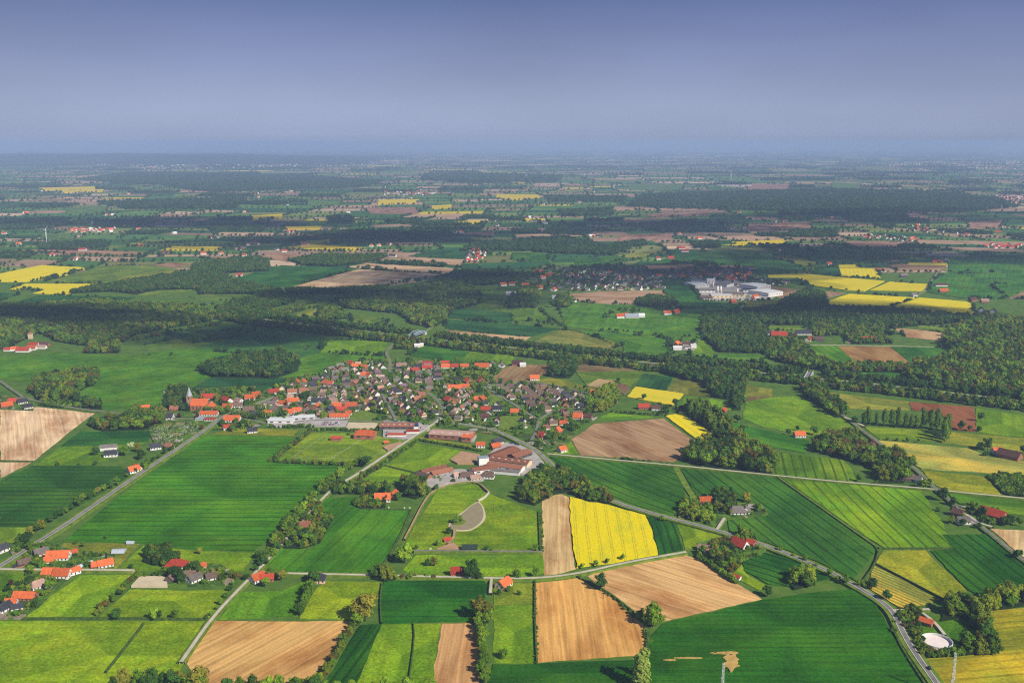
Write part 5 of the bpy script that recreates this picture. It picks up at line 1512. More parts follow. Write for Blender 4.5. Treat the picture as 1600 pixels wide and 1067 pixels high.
# ---------------------------------------------------------------- buildings
RC = {'o': (0.56, 0.130, 0.045), 'r': (0.42, 0.062, 0.036), 'b': (0.155, 0.105, 0.080), 'g': (0.175, 0.150, 0.140), 'd': (0.050, 0.052, 0.062), 'k': (0.105, 0.055, 0.045), 'w': (0.62, 0.62, 0.62), 'n': (0.30, 0.125, 0.075), 'e': (0.045, 0.075, 0.055), 'lb': (0.30, 0.34, 0.40), 'p': (0.42, 0.27, 0.21)}
RW = {'o': 'orange-tiled', 'r': 'red-roofed', 'b': 'brown-roofed', 'g': 'grey-roofed', 'd': 'dark-roofed', 'k': 'maroon-roofed', 'w': 'white-roofed', 'n': 'rust-roofed', 'e': 'green-roofed', 'lb': 'pale blue-roofed', 'p': 'pinkish-roofed'}
WC = {'w': (0.68, 0.66, 0.62), 'c': (0.62, 0.50, 0.33), 'b': (0.30, 0.125, 0.075), 'p': (0.60, 0.40, 0.31), 'g': (0.42, 0.42, 0.42), 'd': (0.10, 0.085, 0.07), 'e': (0.06, 0.10, 0.07)}
_mesh_cache = {}


def wall_mesh(L, W, H, RH, hip):
    k = ('wall', L, W, H, RH, hip)
    if k not in _mesh_cache:
        m = MB()
        l, w = L / 2, W / 2
        m.quad((-l, -w, -0.3), (l, -w, -0.3), (l, -w, H), (-l, -w, H)); m.quad((l, w, -0.3), (-l, w, -0.3), (-l, w, H), (l, w, H))
        if hip >= 1:
            m.quad((l, -w, -0.3), (l, w, -0.3), (l, w, H), (l, -w, H)); m.quad((-l, w, -0.3), (-l, -w, -0.3), (-l, -w, H), (-l, w, H))
        else:
            for s in (1, -1):
                n = len(m.v)
                m.v += [(s * l, -s * w, -0.3), (s * l, s * w, -0.3), (s * l, s * w, H), (s * l, 0, H + RH - 0.12), (s * l, -s * w, H)]
                m.f.append((n, n + 1, n + 2, n + 3, n + 4))
        _mesh_cache[k] = m.mesh('house_wall', M['wall'])
    return _mesh_cache[k]


def roof_mesh(L, W, H, RH, hip):
    k = ('roof', L, W, H, RH, hip)
    if k not in _mesh_cache:
        m = MB()
        ov = 0.55
        t = 0.28
        l, w = L / 2 + ov, W / 2 + ov
        e = H - ov * RH / (W / 2)
        rl = l if hip <= 0 else max(0.3, l - w * (0.95 if hip >= 1 else 0.45))
        rz = H + RH
        ez = e
        top = [(-l, -w, ez), (l, -w, ez), (l, w, ez), (-l, w, ez), (-rl, 0, rz), (rl, 0, rz)]
        n = len(m.v)
        m.v += [(x, y, z + t) for x, y, z in top] + [(x, y, z) for x, y, z in top]
        m.f += [(n, n + 1, n + 5, n + 4), (n + 2, n + 3, n + 4, n + 5)]
        if hip > 0:
            m.f += [(n + 1, n + 2, n + 5), (n + 3, n, n + 4)]
        b = n + 6
        m.f += [(b + 4, b + 5, b + 1, b), (b + 5, b + 4, b + 3, b + 2)]
        if hip > 0:
            m.f += [(b + 5, b + 2, b + 1), (b + 4, b, b + 3)]
        m.f += [(b, b + 1, n + 1, n), (b + 2, b + 3, n + 3, n + 2)]
        if hip > 0:
            m.f += [(b + 1, b + 2, n + 2, n + 1), (b + 3, b, n, n + 3)]
        else:
            m.f += [(b + 1, b + 5, n + 5, n + 1), (b + 5, b + 2, n + 2, n + 5), (b + 3, b + 4, n + 4, n + 3), (b + 4, b, n, n + 4)]
        _mesh_cache[k] = m.mesh('house_roof', M['roof'])
    return _mesh_cache[k]


def unit(key, mat, *box):
    if key not in _mesh_cache:
        _mesh_cache[key] = MB().box(*box).mesh(key, M[mat])
    return _mesh_cache[key]


HOUSES = []     # (x, y, radius)
Z_B = 0.9


def house_at(x, y, L, W, ang, roof, wall, label, H=3.2, RH=None, hip=0.0, detail=1, name='house', cat='house', group=None, chimney=True):
    if name == 'house' and L > 9 and y < 1400:
        L, W = L * 0.92, W * 0.92
    L, W = round(L * 2) / 2, round(W * 2) / 2
    RH = round(W * 0.42, 2) if RH is None else RH
    root = link(name, None, loc=(x, y, Z_B), rz=R(ang))
    tag(root, label, cat, group)
    v = rnd.uniform(0.9, 1.08)
    link('wall', wall_mesh(L, W, H, RH, 1 if hip >= 1 else 0), root, color=tuple(c * v for c in WC[wall]))
    rf = link('roof', roof_mesh(L, W, H, RH, hip), root, color=RC[roof])
    if chimney:
        link('chimney', unit('chimney', 'wall', -0.45, 0.45, -0.45, 0.45, -1.2, 1.3), rf, loc=(L * 0.18, 0.4, H + RH), color=WC['b'])
    if detail:
        nw = max(2, int(L / 3.2))
        for s in (-1, 1):
            for i in range(nw):
                xx = -L / 2 + L * (i + 0.5) / nw
                if s == -1 and i == nw // 2:
                    link('door', unit('door_leaf', 'wall', -0.55, 0.55, -0.06, 0.06, 0, 2.1), root, loc=(xx, s * (W / 2 + 0.02), 0.05), color=(0.10, 0.06, 0.04))
                else:
                    link('window', unit('window_pane', 'glass', -0.6, 0.6, -0.06, 0.06, 0, 1.3), root, loc=(xx, s * (W / 2 + 0.02), 0.95))
        if hip < 1:
            for s in (-1, 1):
                for j, zz in ((-0.22, 0.95), (0.22, 0.95), (0.0, H + 0.3)):
                    w_ = link('window', unit('window_pane', 'glass', -0.6, 0.6, -0.06, 0.06, 0, 1.3), root, loc=(s * (L / 2 + 0.02), j * W, zz))
                    w_.rotation_euler = (0, 0, math.pi / 2)
    HOUSES.append((x, y, max(L, W) * 0.55))
    return root


LAND = []      # landmarks used to describe the plainer houses: (x, y, phrase)


def house(px, py, L, W, ang, roof, wall, label, lm=None, **kw):
    p = G(px, py)
    if lm:
        LAND.append((p.x, p.y, lm))
    return house_at(p.x, p.y, L, W, ang, roof, wall, label, **kw)


def barn(px, py, L, W, ang, roof, wall, label, H=4.0, RH=None, lm=None, name='barn', cat='barn', detail=0, hip=0.0):
    return house(px, py, L, W, ang, roof, wall, label, lm=lm, H=H, RH=W * 0.28 if RH is None else RH, detail=detail, name=name, cat=cat, chimney=False, hip=hip)


# --- the hamlet at the lower left
house(3, 862, 12, 10, 60, 'd', 'w', 'dark-roofed white house cut by the left edge near the road')
house(65, 868, 13, 10, 35, 'g', 'p', 'grey-roofed house with pink gable near the road')
house(38, 884, 12, 8, 40, 'b', 'b', 'low brick house with dark roof in the road fork')
house(29, 888, 8, 5, 40, 'd', 'b', 'flat dark garage in front of the brick house in the road fork', H=2.4, RH=0.6, detail=0, name='garage', cat='garage', chimney=False)
house(92, 874, 22, 13, 5, 'o', 'w', 'big orange-roofed house behind the long row by the lane')
house(78, 880, 10, 8, 10, 'o', 'w', 'small orange-roofed wing in front of the big orange house', H=2.6)
house(116, 867, 7, 6, 15, 'o', 'w', 'small orange-roofed shed in the garden', H=2.4, detail=0)
house(81, 900, 16, 11, -3, 'o', 'w', 'left part of the long orange-roofed row by the lane')
house(98, 902, 15, 12, 0, 'o', 'w', 'middle part of the long orange-roofed row by the lane', H=3.4)
house(116, 897, 11, 7, 45, 'o', 'w', 'right end of the long orange-roofed row by the lane')
house(60, 919, 14, 10, 50, 'p', 'w', 'pale-roofed white house left of the round green tree', hip=0.3)
house(40, 937, 20, 10, -5, 'o', 'b', 'orange-roofed terrace with dormer band near the left edge')
house(18, 947, 9, 8, 10, 'o', 'w', 'small orange-roofed house above the white gabled one')
house(6, 955, 13, 10, 70, 'd', 'w', 'white gabled house with dark roof at the left edge')
house(27, 953, 9, 6, 25, 'd', 'w', 'small dark-roofed house right of the white gabled one', H=2.5)
house(165, 886, 14, 10, 30, 'o', 'w', 'white house with orange roof at the end of the lane')
house(153, 888, 11, 8, 20, 'o', 'b', 'brick annex left of the white house on the lane')
house(277, 887, 21, 12, 0, 'r', 'w', 'white house with red hipped roof among garden trees', hip=1.0)
house(316, 888, 7, 6, 20, 'o', 'p', 'little orange-roofed shed right of the red hipped roof', H=2.4, detail=0)
house(268, 908, 11, 8, 80, 'b', 'd', 'brown-roofed barn half hidden by tall trees beside the sand arena', detail=0)
house(294, 904, 14, 10, 5, 'b', 'w', 'left wing of the brown-roofed farm right of the arena')
house(304, 909, 13, 9, 55, 'g', 'w', 'white-gabled wing of the brown-roofed farm right of the arena')
house(330, 906, 9, 8, 30, 'b', 'w', 'small brown-roofed shed right of the farm by the arena', H=2.8)
house(403, 908, 14, 11, 50, 'o', 'w', 'orange-roofed house on the pale track')
house(418, 908, 12, 8, 10, 'r', 'b', 'red-roofed brick annex right of the orange house on the track')
house(496, 909, 15, 12, 5, 'd', 'p', 'grey hipped house beside the track', hip=1.0)
house(715, 899, 13, 11, 5, 'r', 'b', 'bright red-roofed barn beside a tall dark tree', H=3.5, detail=0, chimney=False)
house(787, 917, 14, 11, 55, 'o', 'c', 'cottage with steep orange roof left of the tan fields')
barn(699, 846, 7, 5, 15, 'r', 'b', 'little red-roofed shelter in the pond pasture', H=2.2, name='shed', cat='shed')
barn(734, 860, 14, 9, 0, 'e', 'e', 'dark green field barn on the pasture track', H=3.0)
house(598, 783, 18, 12, 5, 'o', 'w', 'orange-roofed farmhouse on the wheat corner', RH=5.5)
house(615, 777, 14, 9, 75, 'o', 'b', 'orange-roofed barn behind the farmhouse on the wheat corner')
house(477, 826, 15, 11, 10, 'n', 'c', 'rust-roofed house hidden in the hedgerow thicket', hip=0.5)
house(1102, 786, 14, 9, 5, 'o', 'b', 'orange-roofed cottage among orchard trees')
house(1094, 797, 13, 8, 70, 'k', 'w', 'dark steep wing of the orange-roofed cottage')
house(1152, 803, 17, 13, 0, 'g', 'w', 'grey-roofed villa with white walls by the drive', hip=0.6)
house(1165, 802, 11, 9, 75, 'g', 'w', 'cross wing of the grey-roofed villa', hip=0.4)
house(1156, 856, 17, 11, -52, 'r', 'w', 'white-gabled house with steep red roof by the main road', RH=6)
house(1173, 853, 8, 7, -40, 'r', 'b', 'small red-roofed brick shed right of the white-gabled house')
house(1110, 868, 15, 10, 20, 'n', 'w', 'brown-roofed bungalow in the dark hedge corner', hip=0.4, H=2.7)
house(1100, 860, 12, 7, -30, 'p', 'w', 'pale-roofed wing behind the brown bungalow', H=2.7)
barn(1150, 905, 8, 5, -35, 'r', 'w', 'small red-roofed shed at the corner of the pale ploughed field', H=2.4, name='shed', cat='shed')
barn(1447, 976, 10, 8, -40, 'o', 'b', 'bright orange-roofed shed beside the round tank', H=3.0, name='shed', cat='shed')
house(1249, 683, 15, 11, 5, 'o', 'w', 'orange-roofed white farmhouse left of two big dark trees')
house(1290, 686, 14, 9, 0, 'r', 'b', 'red-roofed brick house right of the big dark tree')
house(1306, 689, 9, 7, 30, 'w', 'w', 'small white shed beside the red-roofed brick house', H=2.6, detail=0)
house(1362, 697, 10, 9, 80, 'k', 'b', 'dark red brick house at the farm road junction', H=4.5)
house(1415, 751, 16, 10, -10, 'b', 'd', 'dark brown-roofed farmhouse at the end of the winding wood')
house(1432, 753, 13, 9, -50, 'g', 'w', 'grey-roofed barn right of the dark brown farmhouse')
house(1556, 708, 11, 9, 10, 'o', 'w', 'orange-roofed house left of the brown barn')
barn(1577, 716, 26, 15, -50, 'k', 'b', 'large brown-roofed barn with brick gable at the right edge', H=4, RH=6)
house(1496, 806, 12, 10, -45, 'k', 'b', 'brick house with brown roof below the junction tree')
house(1504, 818, 13, 10, 0, 'g', 'w', 'pale grey-roofed bungalow right of the brick house')
barn(1551, 809, 24, 13, -50, 'r', 'b', 'long red-roofed barn behind dark trees on the right', H=4, RH=5.5)
house(878, 706, 11, 10, 35, 'o', 'w', 'white house with orange roof at the tip of the curved wheat field', lm='the white house at the wheat field tip')
house(847, 686, 11, 10, -45, 'r', 'w', 'red steep-roofed house in the trees above the main road', RH=6, lm='the red steep-roofed house above the main road')
house(871, 677, 12, 11, 60, 'o', 'b', 'orange pyramid-roofed house near the brown ploughed field', hip=0.6, RH=5.5, lm='the orange pyramid roof near the ploughed field')
house(880, 665, 11, 9, 0, 'o', 'w', 'orange-roofed house above the orange pyramid roof')
house(903, 655, 14, 12, -15, 'o', 'w', 'large orange-roofed house at the eastern village edge', RH=5.5, lm='the large orange house at the eastern village edge')
house(919, 654, 12, 9, -20, 'k', 'b', 'maroon-roofed house beside the large orange one at the village edge')
house(931, 617, 16, 11, 0, 'o', 'w', 'orange-roofed house in front of the light green grove', lm='the orange house by the light green grove')
house(944, 616, 10, 7, 15, 'o', 'w', 'orange-roofed annex touching the light green grove')
house(1006, 639, 18, 11, 0, 'r', 'b', 'red-roofed farmhouse below the dull rape field')
house(1025, 641, 13, 9, -10, 'k', 'w', 'maroon-roofed barn right of the farmhouse below the rape field')
house(1130, 645, 11, 9, 60, 'r', 'b', 'red-roofed cottage behind the poplar stand')
house(835, 594, 15, 11, 5, 'o', 'w', 'orange-roofed white farm left of the dark copse')

# --- around the church
house(327, 650, 27, 10, 0, 'o', 'w', 'long orange-roofed parish house in front of the church', lm='the long parish house')
house(329, 658, 17, 8, 0, 'r', 'w', 'low red-roofed building in front of the parish house', H=2.6, RH=1.2)
barn(314, 657, 13, 9, 0, 'lb', 'g', 'flat grey shed left of the low red building', H=2.8, RH=0.4, name='shed', cat='shed')
house(356, 639, 15, 11, 0, 'o', 'w', 'orange-roofed house right of the church trees')
house(326, 624, 19, 12, 0, 'r', 'w', 'red-roofed barn behind the church')
house(355, 630, 22, 14, -50, 'r', 'w', 'large red-roofed farm with white gable behind the church')
house(374, 630, 14, 10, -45, 'p', 'w', 'pinkish-roofed house at the upper main street')
house(371, 637, 14, 10, 10, 'b', 'w', 'brown-roofed house on the bend of the main street')
house(363, 659, 24, 14, 0, 'o', 'w', 'large orange-roofed inn at the village entrance', lm='the large orange inn')
house(391, 625, 15, 11, 10, 'o', 'w', 'orange-roofed house at the upper left village edge')
house(400, 620, 13, 10, 30, 'o', 'b', 'second orange-roofed house at the upper left village edge')
house(273, 642, 13, 10, 0, 'n', 'b', 'rust-roofed house below the church grove')
house(266, 655, 9, 11, 0, 'd', 'w', 'dark house with white gable near the cemetery', RH=5)
house(388, 644, 18, 12, 30, 'b', 'b', 'brown-roofed barn beside the main street')
house(396, 652, 17, 11, 10, 'd', 'w', 'dark-roofed house opposite the large inn')
house(356, 671, 13, 8, 25, 'r', 'w', 'small red-roofed house at the wheat field corner')
house(394, 676, 14, 9, 20, 'd', 'w', 'dark-roofed bungalow on the wheat field edge', H=2.7)
house(209, 738, 14, 11, 45, 'o', 'w', 'orange-roofed house beside the straight road')
house(214, 735, 12, 9, -45, 'o', 'w', 'cross wing of the orange-roofed house beside the straight road')
house(174, 713, 17, 11, 10, 'd', 'w', 'grey-roofed white farmhouse above the wheat field')
barn(170, 703, 20, 9, 15, 'g', 'w', 'long grey barn behind the grey-roofed white farmhouse')
house(243, 702, 14, 11, 25, 'd', 'w', 'grey-roofed house at the foot of the cemetery', lm='the grey house at the cemetery')
house(265, 701, 10, 9, -30, 'n', 'p', 'rust-roofed cottage beside the straight road at the cemetery')
barn(161, 661, 9, 7, 20, 'lb', 'd', 'pale blue-roofed shed among the grove trees', H=2.8, name='shed', cat='shed')
house(227, 641, 13, 10, 30, 'o', 'b', 'orange-roofed house hidden in the roadside grove')
house(11, 637, 15, 12, 35, 'o', 'b', 'orange-roofed barn at the left edge by the pale field')
house(21, 630, 13, 9, 0, 'r', 'b', 'red-roofed house behind the barn at the left edge')
house(35, 631, 13, 10, 40, 'd', 'w', 'white-gabled dark-roofed house at the left field corner')
house(44, 639, 13, 10, 40, 'd', 'w', 'lower white-gabled dark-roofed house by the pale field')
# farm on the left, in front of the wood
for a in ((12, 549, 12, 8, 0, 'r', 'w', 'small red-roofed shed, leftmost of the farm before the long wood'), (23, 548, 14, 9, 20, 'o', 'w', 'red-roofed house second from left at the farm before the long wood'), (37, 550, 24, 13, 0, 'r', 'w', 'big red-roofed hall of the farm before the long wood'), (50, 547, 16, 12, 0, 'o', 'w', 'orange-roofed house right of the big red hall'), (53, 542, 18, 11, 0, 'r', 'w', 'red-roofed barn at the back of the farm before the long wood'), (69, 541, 20, 10, -5, 'k', 'b', 'dark red barn at the right of the farm before the long wood'), (65, 545, 18, 8, -5, 'p', 'w', 'pale red low barn in front of the dark red one')):
    house(*a, detail=0)
house(48, 530, 7, 7, 0, 'n', 'c', 'pale tower house rising from the wood above the farm', H=11, RH=2.5, hip=1)

# --- village houses that stand out
VH = [
    (418, 650, 13, 11, 0, 'o', 'w', 'orange house above the dark sheds at the village entrance'), (452, 648, 17, 12, 0, 'o', 'w', 'wide orange-roofed white house behind the flat store'), (465, 645, 14, 11, 0, 'o', 'w', 'orange-roofed white house right behind the flat store'), (495, 640, 13, 13, 80, 'o', 'b', 'steep orange-roofed house by the village green'), (444, 634, 14, 10, 0, 'o', 'w', 'orange-roofed house with pale eaves in the western village'), (458, 630, 17, 11, 5, 'o', 'w', 'long orange roof above the western gardens'), (463, 600, 10, 9, 80, 'o', 'b', 'left of two orange houses at the wooded village edge'), (474, 600, 10, 9, 80, 'o', 'b', 'right of two orange houses at the wooded village edge'), (515, 603, 17, 11, -30, 'o', 'w', 'orange-roofed white house alone among the upper gardens'), (427, 616, 17, 11, 30, 'r', 'w', 'white red-roofed house at the western edge'), (475, 614, 13, 10, 0, 'n', 'c', 'cream house with rust roof in the western village'), (457, 615, 14, 9, 10, 'n', 'w', 'rust-roofed white bungalow at the western village'), (496, 631, 17, 12, 0, 'd', 'w', 'large dark roof above the steep orange house'), (505, 632, 16, 12, 70, 'd', 'c', 'dark roof with a cream gable by the orange house'), (527, 637, 13, 10, 0, 'o', 'b', 'orange-roofed brick house right of the dark pair'), (534, 643, 17, 10, 0, 'r', 'b', 'red-roofed house with balcony below the orange brick one'), (531, 654, 30, 10, 0, 'o', 'w', 'long low orange-roofed kindergarten by the main road'), (516, 643, 13, 11, 60, 'd', 'd', 'black barn left of the red-roofed house with balcony'), (424, 634, 14, 9, 0, 'g', 'w', 'grey-roofed white house in the western gardens'),
    (548, 571, 12, 11, -40, 'r', 'b', 'red roof at the village tip'), (557, 575, 14, 9, 0, 'o', 'b', 'orange roof next to the village tip'), (568, 577, 14, 9, 0, 'o', 'w', 'orange-roofed white house near the village tip'), (570, 589, 13, 10, 0, 'o', 'b', 'orange roof in the upper village'), (577, 591, 13, 10, -60, 'o', 'w', 'orange gable next to the upper orange roof'), (555, 603, 12, 11, 70, 'n', 'b', 'brick gabled house in the upper village'), (628, 575, 17, 12, 0, 'p', 'c', 'cream manor-like house by the upper road'), (668, 571, 17, 9, 0, 'r', 'b', 'red-roofed barn at the northern village edge'), (668, 578, 17, 11, 0, 'r', 'w', 'red-roofed house in front of the northern barn'), (648, 582, 13, 11, 30, 'r', 'b', 'red-roofed house right of the upper road'), (549, 637, 17, 11, 0, 'o', 'b', 'orange-roofed long house above the village green'), (553, 643, 13, 9, 20, 'd', 'w', 'dark-roofed white house on the village green'), (544, 649, 10, 8, 20, 'o', 'w', 'small orange house left of the village green'),
    (695, 570, 15, 8, 0, 'r', 'b', 'red barn left in the northern row'), (697, 576, 16, 11, 0, 'o', 'w', 'orange-roofed white house left in the northern row'), (710, 576, 14, 11, 0, 'r', 'w', 'red-roofed white house second in the northern row'), (726, 576, 14, 11, 0, 'o', 'w', 'orange-roofed white house third in the northern row'), (753, 576, 24, 14, 0, 'o', 'w', 'largest orange roof of the northern row'), (769, 573, 13, 10, 70, 'g', 'w', 'grey-roofed white house fifth in the northern row'), (783, 574, 13, 10, 70, 'g', 'w', 'grey-roofed white house last in the northern row'), (732, 599, 13, 13, -60, 'o', 'b', 'brick gabled orange house on the inner meadow'), (752, 598, 11, 12, -70, 'o', 'b', 'second brick gabled orange house on the inner meadow'), (714, 597, 12, 9, 10, 'd', 'w', 'black-roofed house beside the inner meadow'), (711, 610, 20, 13, 0, 'o', 'w', 'wide pale-orange school roof'), (726, 608, 15, 11, 0, 'o', 'w', 'orange annex right of the school roof'), (701, 628, 12, 11, -50, 'r', 'b', 'red pyramid-roofed house right of the curved street', ), (753, 627, 12, 11, 60, 'o', 'b', 'bright orange gable beside the inner lawn'), (746, 627, 10, 9, 0, 'o', 'b', 'low orange roof left of the bright orange gable'), (759, 643, 15, 10, 0, 'r', 'b', 'plain red roof above the dark row houses'), (757, 654, 14, 10, 0, 'k', 'b', 'maroon roof in the dark row houses'), (804, 647, 13, 11, 0, 'o', 'b', 'orange roof right of the dark row houses'), (777, 642, 14, 11, 0, 'd', 'w', 'blue-black roof behind the dark row houses'), (808, 571, 18, 13, 0, 'k', 'b', 'large brick farmhouse at the northern brown field'), (817, 573, 10, 8, 0, 'w', 'w', 'white shed right of the large brick farmhouse'),
    (777, 694, 15, 11, 45, 'd', 'c', 'cream house with dark roof above the brickworks'), (774, 701, 13, 9, 30, 'o', 'b', 'orange-roofed house next to the cream one above the brickworks'), (751, 699, 12, 9, 0, 'o', 'w', 'small orange-roofed house left above the brickworks'),
]
for (px, py, L, W, ang, rf, wl, lab) in [v[:8] for v in VH]:
    house(px, py, L, W, ang, rf, wl, lab, lm='the ' + lab.replace(' white house', ' house').replace(' at the western village edge', ' at the western edge').replace(' of the northern row', ' in the northern row').replace('left of two orange houses at the wooded', 'left orange house at the wooded').replace('right of two orange houses at the wooded', 'right orange house at the wooded'), detail=1 if py > 640 else 0)

# --- the other houses of the village, street by street
BLOCKS = [
    ([(410, 615), (470, 598), (540, 585), (548, 612), (540, 650), (480, 650), (410, 648)], 8, 'bgdpbg', 'western village'),
    ([(505, 584), (545, 568), (600, 572), (606, 590), (660, 605), (640, 615), (560, 618), (540, 600)], 20, 'bgbpgd', 'upper village'),
    ([(545, 618), (595, 616), (612, 650), (605, 656), (570, 645), (548, 626)], -55, 'bdgdbn', 'rows left of the short street'),
    ([(600, 616), (665, 612), (685, 628), (684, 655), (622, 656), (608, 632)], -55, 'bdnbgd', 'block inside the curved street'),
    ([(612, 572), (690, 574), (695, 600), (672, 612), (640, 598), (612, 588)], 5, 'bgdb', 'gardens right of the upper road'),
    ([(696, 605), (740, 612), (745, 632), (742, 662), (735, 664), (698, 655)], 70, 'gbnpg', 'gabled rows right of the curved street'),
    ([(745, 630), (780, 634), (786, 655), (775, 668), (746, 660)], 80, 'ddgk', 'dark row houses'),
    ([(760, 603), (830, 604), (900, 610), (928, 622), (920, 640), (895, 655), (860, 648), (830, 640), (790, 620)], 15, 'bgdbkb', 'eastern estate'),
    ([(800, 632), (832, 660), (832, 680), (815, 680), (806, 668), (818, 655)], 40, 'bgdp', 'small close below the eastern estate'),
    ([(846, 660), (885, 655), (880, 668), (852, 676)], 10, 'bgn', 'gardens above the orange pyramid roof'),
]
STREETS = [L for L, w in ROADS]
n_fill = 0
fills = []
BIGPLOT = gp([(782, 652), (817, 652), (800, 676), (778, 672)])
GREEN = gp([(555, 646), (575, 642), (590, 652), (580, 660), (545, 658)])
LAWN = gp([(757, 620), (780, 618), (788, 628), (765, 634)])
yard([(782, 652), (817, 652), (800, 676), (778, 672)], 'verge', 'grass_plot', 1.0)
yard([(757, 622), (780, 619), (788, 629), (765, 635)], 'verge', 'grass_plot', 1.0)
yard([(555, 646), (575, 642), (590, 652), (580, 660), (545, 658)], 'verge', 'village_green', 1.0)
yard([(715, 578 + 3), (775, 580), (768, 590), (718, 590)], 'verge', 'grass_plot', 1.0)
for poly_px, ang, roofs, where in BLOCKS:
    poly = gp(poly_px)
    a = R(ang); ca, sa = math.cos(a), math.sin(a)
    cx = sum(p[0] for p in poly) / len(poly); cy = sum(p[1] for p in poly) / len(poly)
    for i in range(-19, 20):
        for j in range(-19, 20):
            u, v = i * 16.5 + rnd.uniform(-2.2, 2.2), j * 18 + rnd.uniform(-2.2, 2.2)
            x, y = cx + u * ca - v * sa, cy + u * sa + v * ca
            if not inside(x, y, poly):
                continue
            if any(inside(x, y, q) for q in (BIGPLOT, GREEN, LAWN)):
                continue
            if any(math.hypot(x - hx, y - hy) < hr + 6.2 for hx, hy, hr in HOUSES):
                continue
            if any(seg_dist(x, y, L) < 8.5 for L in STREETS):
                continue
            if any(inside(x, y, q) for q in WOODS_G):
                continue
            rf = rnd.choice(roofs); wl = rnd.choice('wwwwcbbp')
            L, W = rnd.choice(((9.5, 8), (10, 8), (11, 8.5), (9.5, 8), (12, 9)))
            fills.append((x, y, L, W, ang + rnd.choice((0, 0, 90)) + rnd.uniform(-6, 6), rf, wl, where, rnd.choice((0, 0, 0, 0.4))))
            HOUSES.append((x, y, max(L, W) * 0.55))
# the houses nearest the camera are built one by one; the small rest at the back of the village is one mass
n_single = 300 - sum(1 for o in S.objects if o.parent is None and o.name.split('.')[0] == 'house')
for _ in fills:
    HOUSES.pop()
fills.sort(key=lambda q: q[1])
back_rows = fills[n_single:]
fills = fills[:n_single]
for q in back_rows:
    HOUSES.append((q[0], q[1], max(q[2], q[3]) * 0.55))
used_labels = {}
WALLW = {'w': 'white', 'c': 'cream', 'b': 'brick', 'p': 'pinkish'}
for (x, y, L, W, ang, rf, wl, where, hip) in fills:
    # describe by the nearest landmark house and where it lies from there, seen from the camera
    lx, ly, lab = min(LAND, key=lambda q: math.hypot(q[0] - x, q[1] - y))
    dx, dy = x - lx, y - ly
    rel = ('right of' if dx > 0 else 'left of') if abs(dx) > abs(dy) else ('behind' if dy > 0 else 'in front of')
    base = '%s %s house %s %s' % (RW[rf], WALLW[wl], rel, lab)
    used_labels.setdefault(base, []).append((math.hypot(dx, dy), x, y))
rank = {}
for b, l in used_labels.items():
    for k, (d, x, y) in enumerate(sorted(l)):
        rank[(x, y)] = (b, k, len(l))
for (x, y, L, W, ang, rf, wl, where, hip) in fills:
    b, k, n = rank[(x, y)]
    lab = b if n == 1 else b.replace(' house ', ' house, %s one ' % ('next' if k == 0 else ORD[k]), 1)
    if len(lab.split()) > 16:
        lab = lab.replace(' one ', ' ', 1)
    if len(lab.split()) > 16:
        lab = lab.replace(', next ', ' ', 1).replace(' in front of ', ' below ', 1)
    if len(lab.split()) > 16:
        print('LONG', lab)
    house_at(x, y, L, W, ang, rf, wl, lab, hip=hip, detail=0, group='plain houses of the %s' % where)
    n_fill += 1

# garden shrubs and small trees between the houses
pts = []
vil = gp(VILLAGE)
vx0, vx1 = min(a for a, b in vil), max(a for a, b in vil); vy0, vy1 = min(b for a, b in vil), max(b for a, b in vil)
hs = [(x, y, r) for x, y, r in HOUSES]
for i in range(9000):
    x, y = rnd.uniform(vx0, vx1), rnd.uniform(vy0, vy1)
    if not inside(x, y, vil) or any(inside(x, y, q) for q in (BIGPLOT, GREEN, LAWN)):
        continue
    if any(math.hypot(x - hx, y - hy) < hr + 1.0 for hx, hy, hr in hs) or any(seg_dist(x, y, L) < 5.5 for L in STREETS):
        continue
    pts.append((x, y, rnd.choice((2.0, 2.5, 3, 3.5, 4, 5, 7, 9, 11)) * rnd.uniform(0.8, 1.2)))
    if len(pts) > 2300:
        break
scatter('garden_shrubbery', pts, 'garden', 'garden hedges and bushes between the village houses', sink=0.05)


def bushes(px, n, hs_, key, label):
    poly = gp(px)
    x0, x1 = min(a for a, b in poly), max(a for a, b in poly); y0, y1 = min(b for a, b in poly), max(b for a, b in poly)
    q = []
    for i in range(n * 6):
        x, y = rnd.uniform(x0, x1), rnd.uniform(y0, y1)
        if inside(x, y, poly) and not any(math.hypot(x - hx, y - hy) < hr + 0.8 for hx, hy, hr in HOUSES) and not any(seg_dist(x, y, L) < 4.5 for L in STREETS):
            q.append((x, y, rnd.choice(hs_) * rnd.uniform(0.8, 1.2)))
        if len(q) >= n:
            break
    scatter('garden_shrubbery', q, key, label, sink=0.05)


bushes([(232, 668), (308, 656), (318, 668), (262, 698), (242, 690)], 260, (1.2, 1.5, 2, 2.5, 4), 'garden', 'clipped bushes between the cemetery graves')
bushes([(300, 615), (400, 606), (400, 672), (350, 668), (300, 650)], 220, (3, 4, 6, 8, 10), 'garden', 'garden bushes round the church houses')
bushes([(5, 850), (60, 850), (125, 864), (180, 868), (176, 888), (60, 886), (40, 900), (110, 899), (95, 915), (60, 948), (30, 966), (0, 966), (0, 935), (45, 900)], 340, (1, 1.5, 2, 3, 4, 6, 7), 'garden', 'garden bushes of the lower left hamlet')
bushes([(255, 880), (345, 884), (368, 905), (350, 913), (264, 916), (252, 900)], 80, (2, 3, 5, 7), 'garden', 'garden bushes of the farm by the arena')
bushes([(1062, 785), (1085, 780), (1190, 790), (1200, 805), (1135, 812), (1110, 824), (1062, 815)], 70, (2, 3, 5, 6), 'garden', 'garden bushes round the cottage and villa')
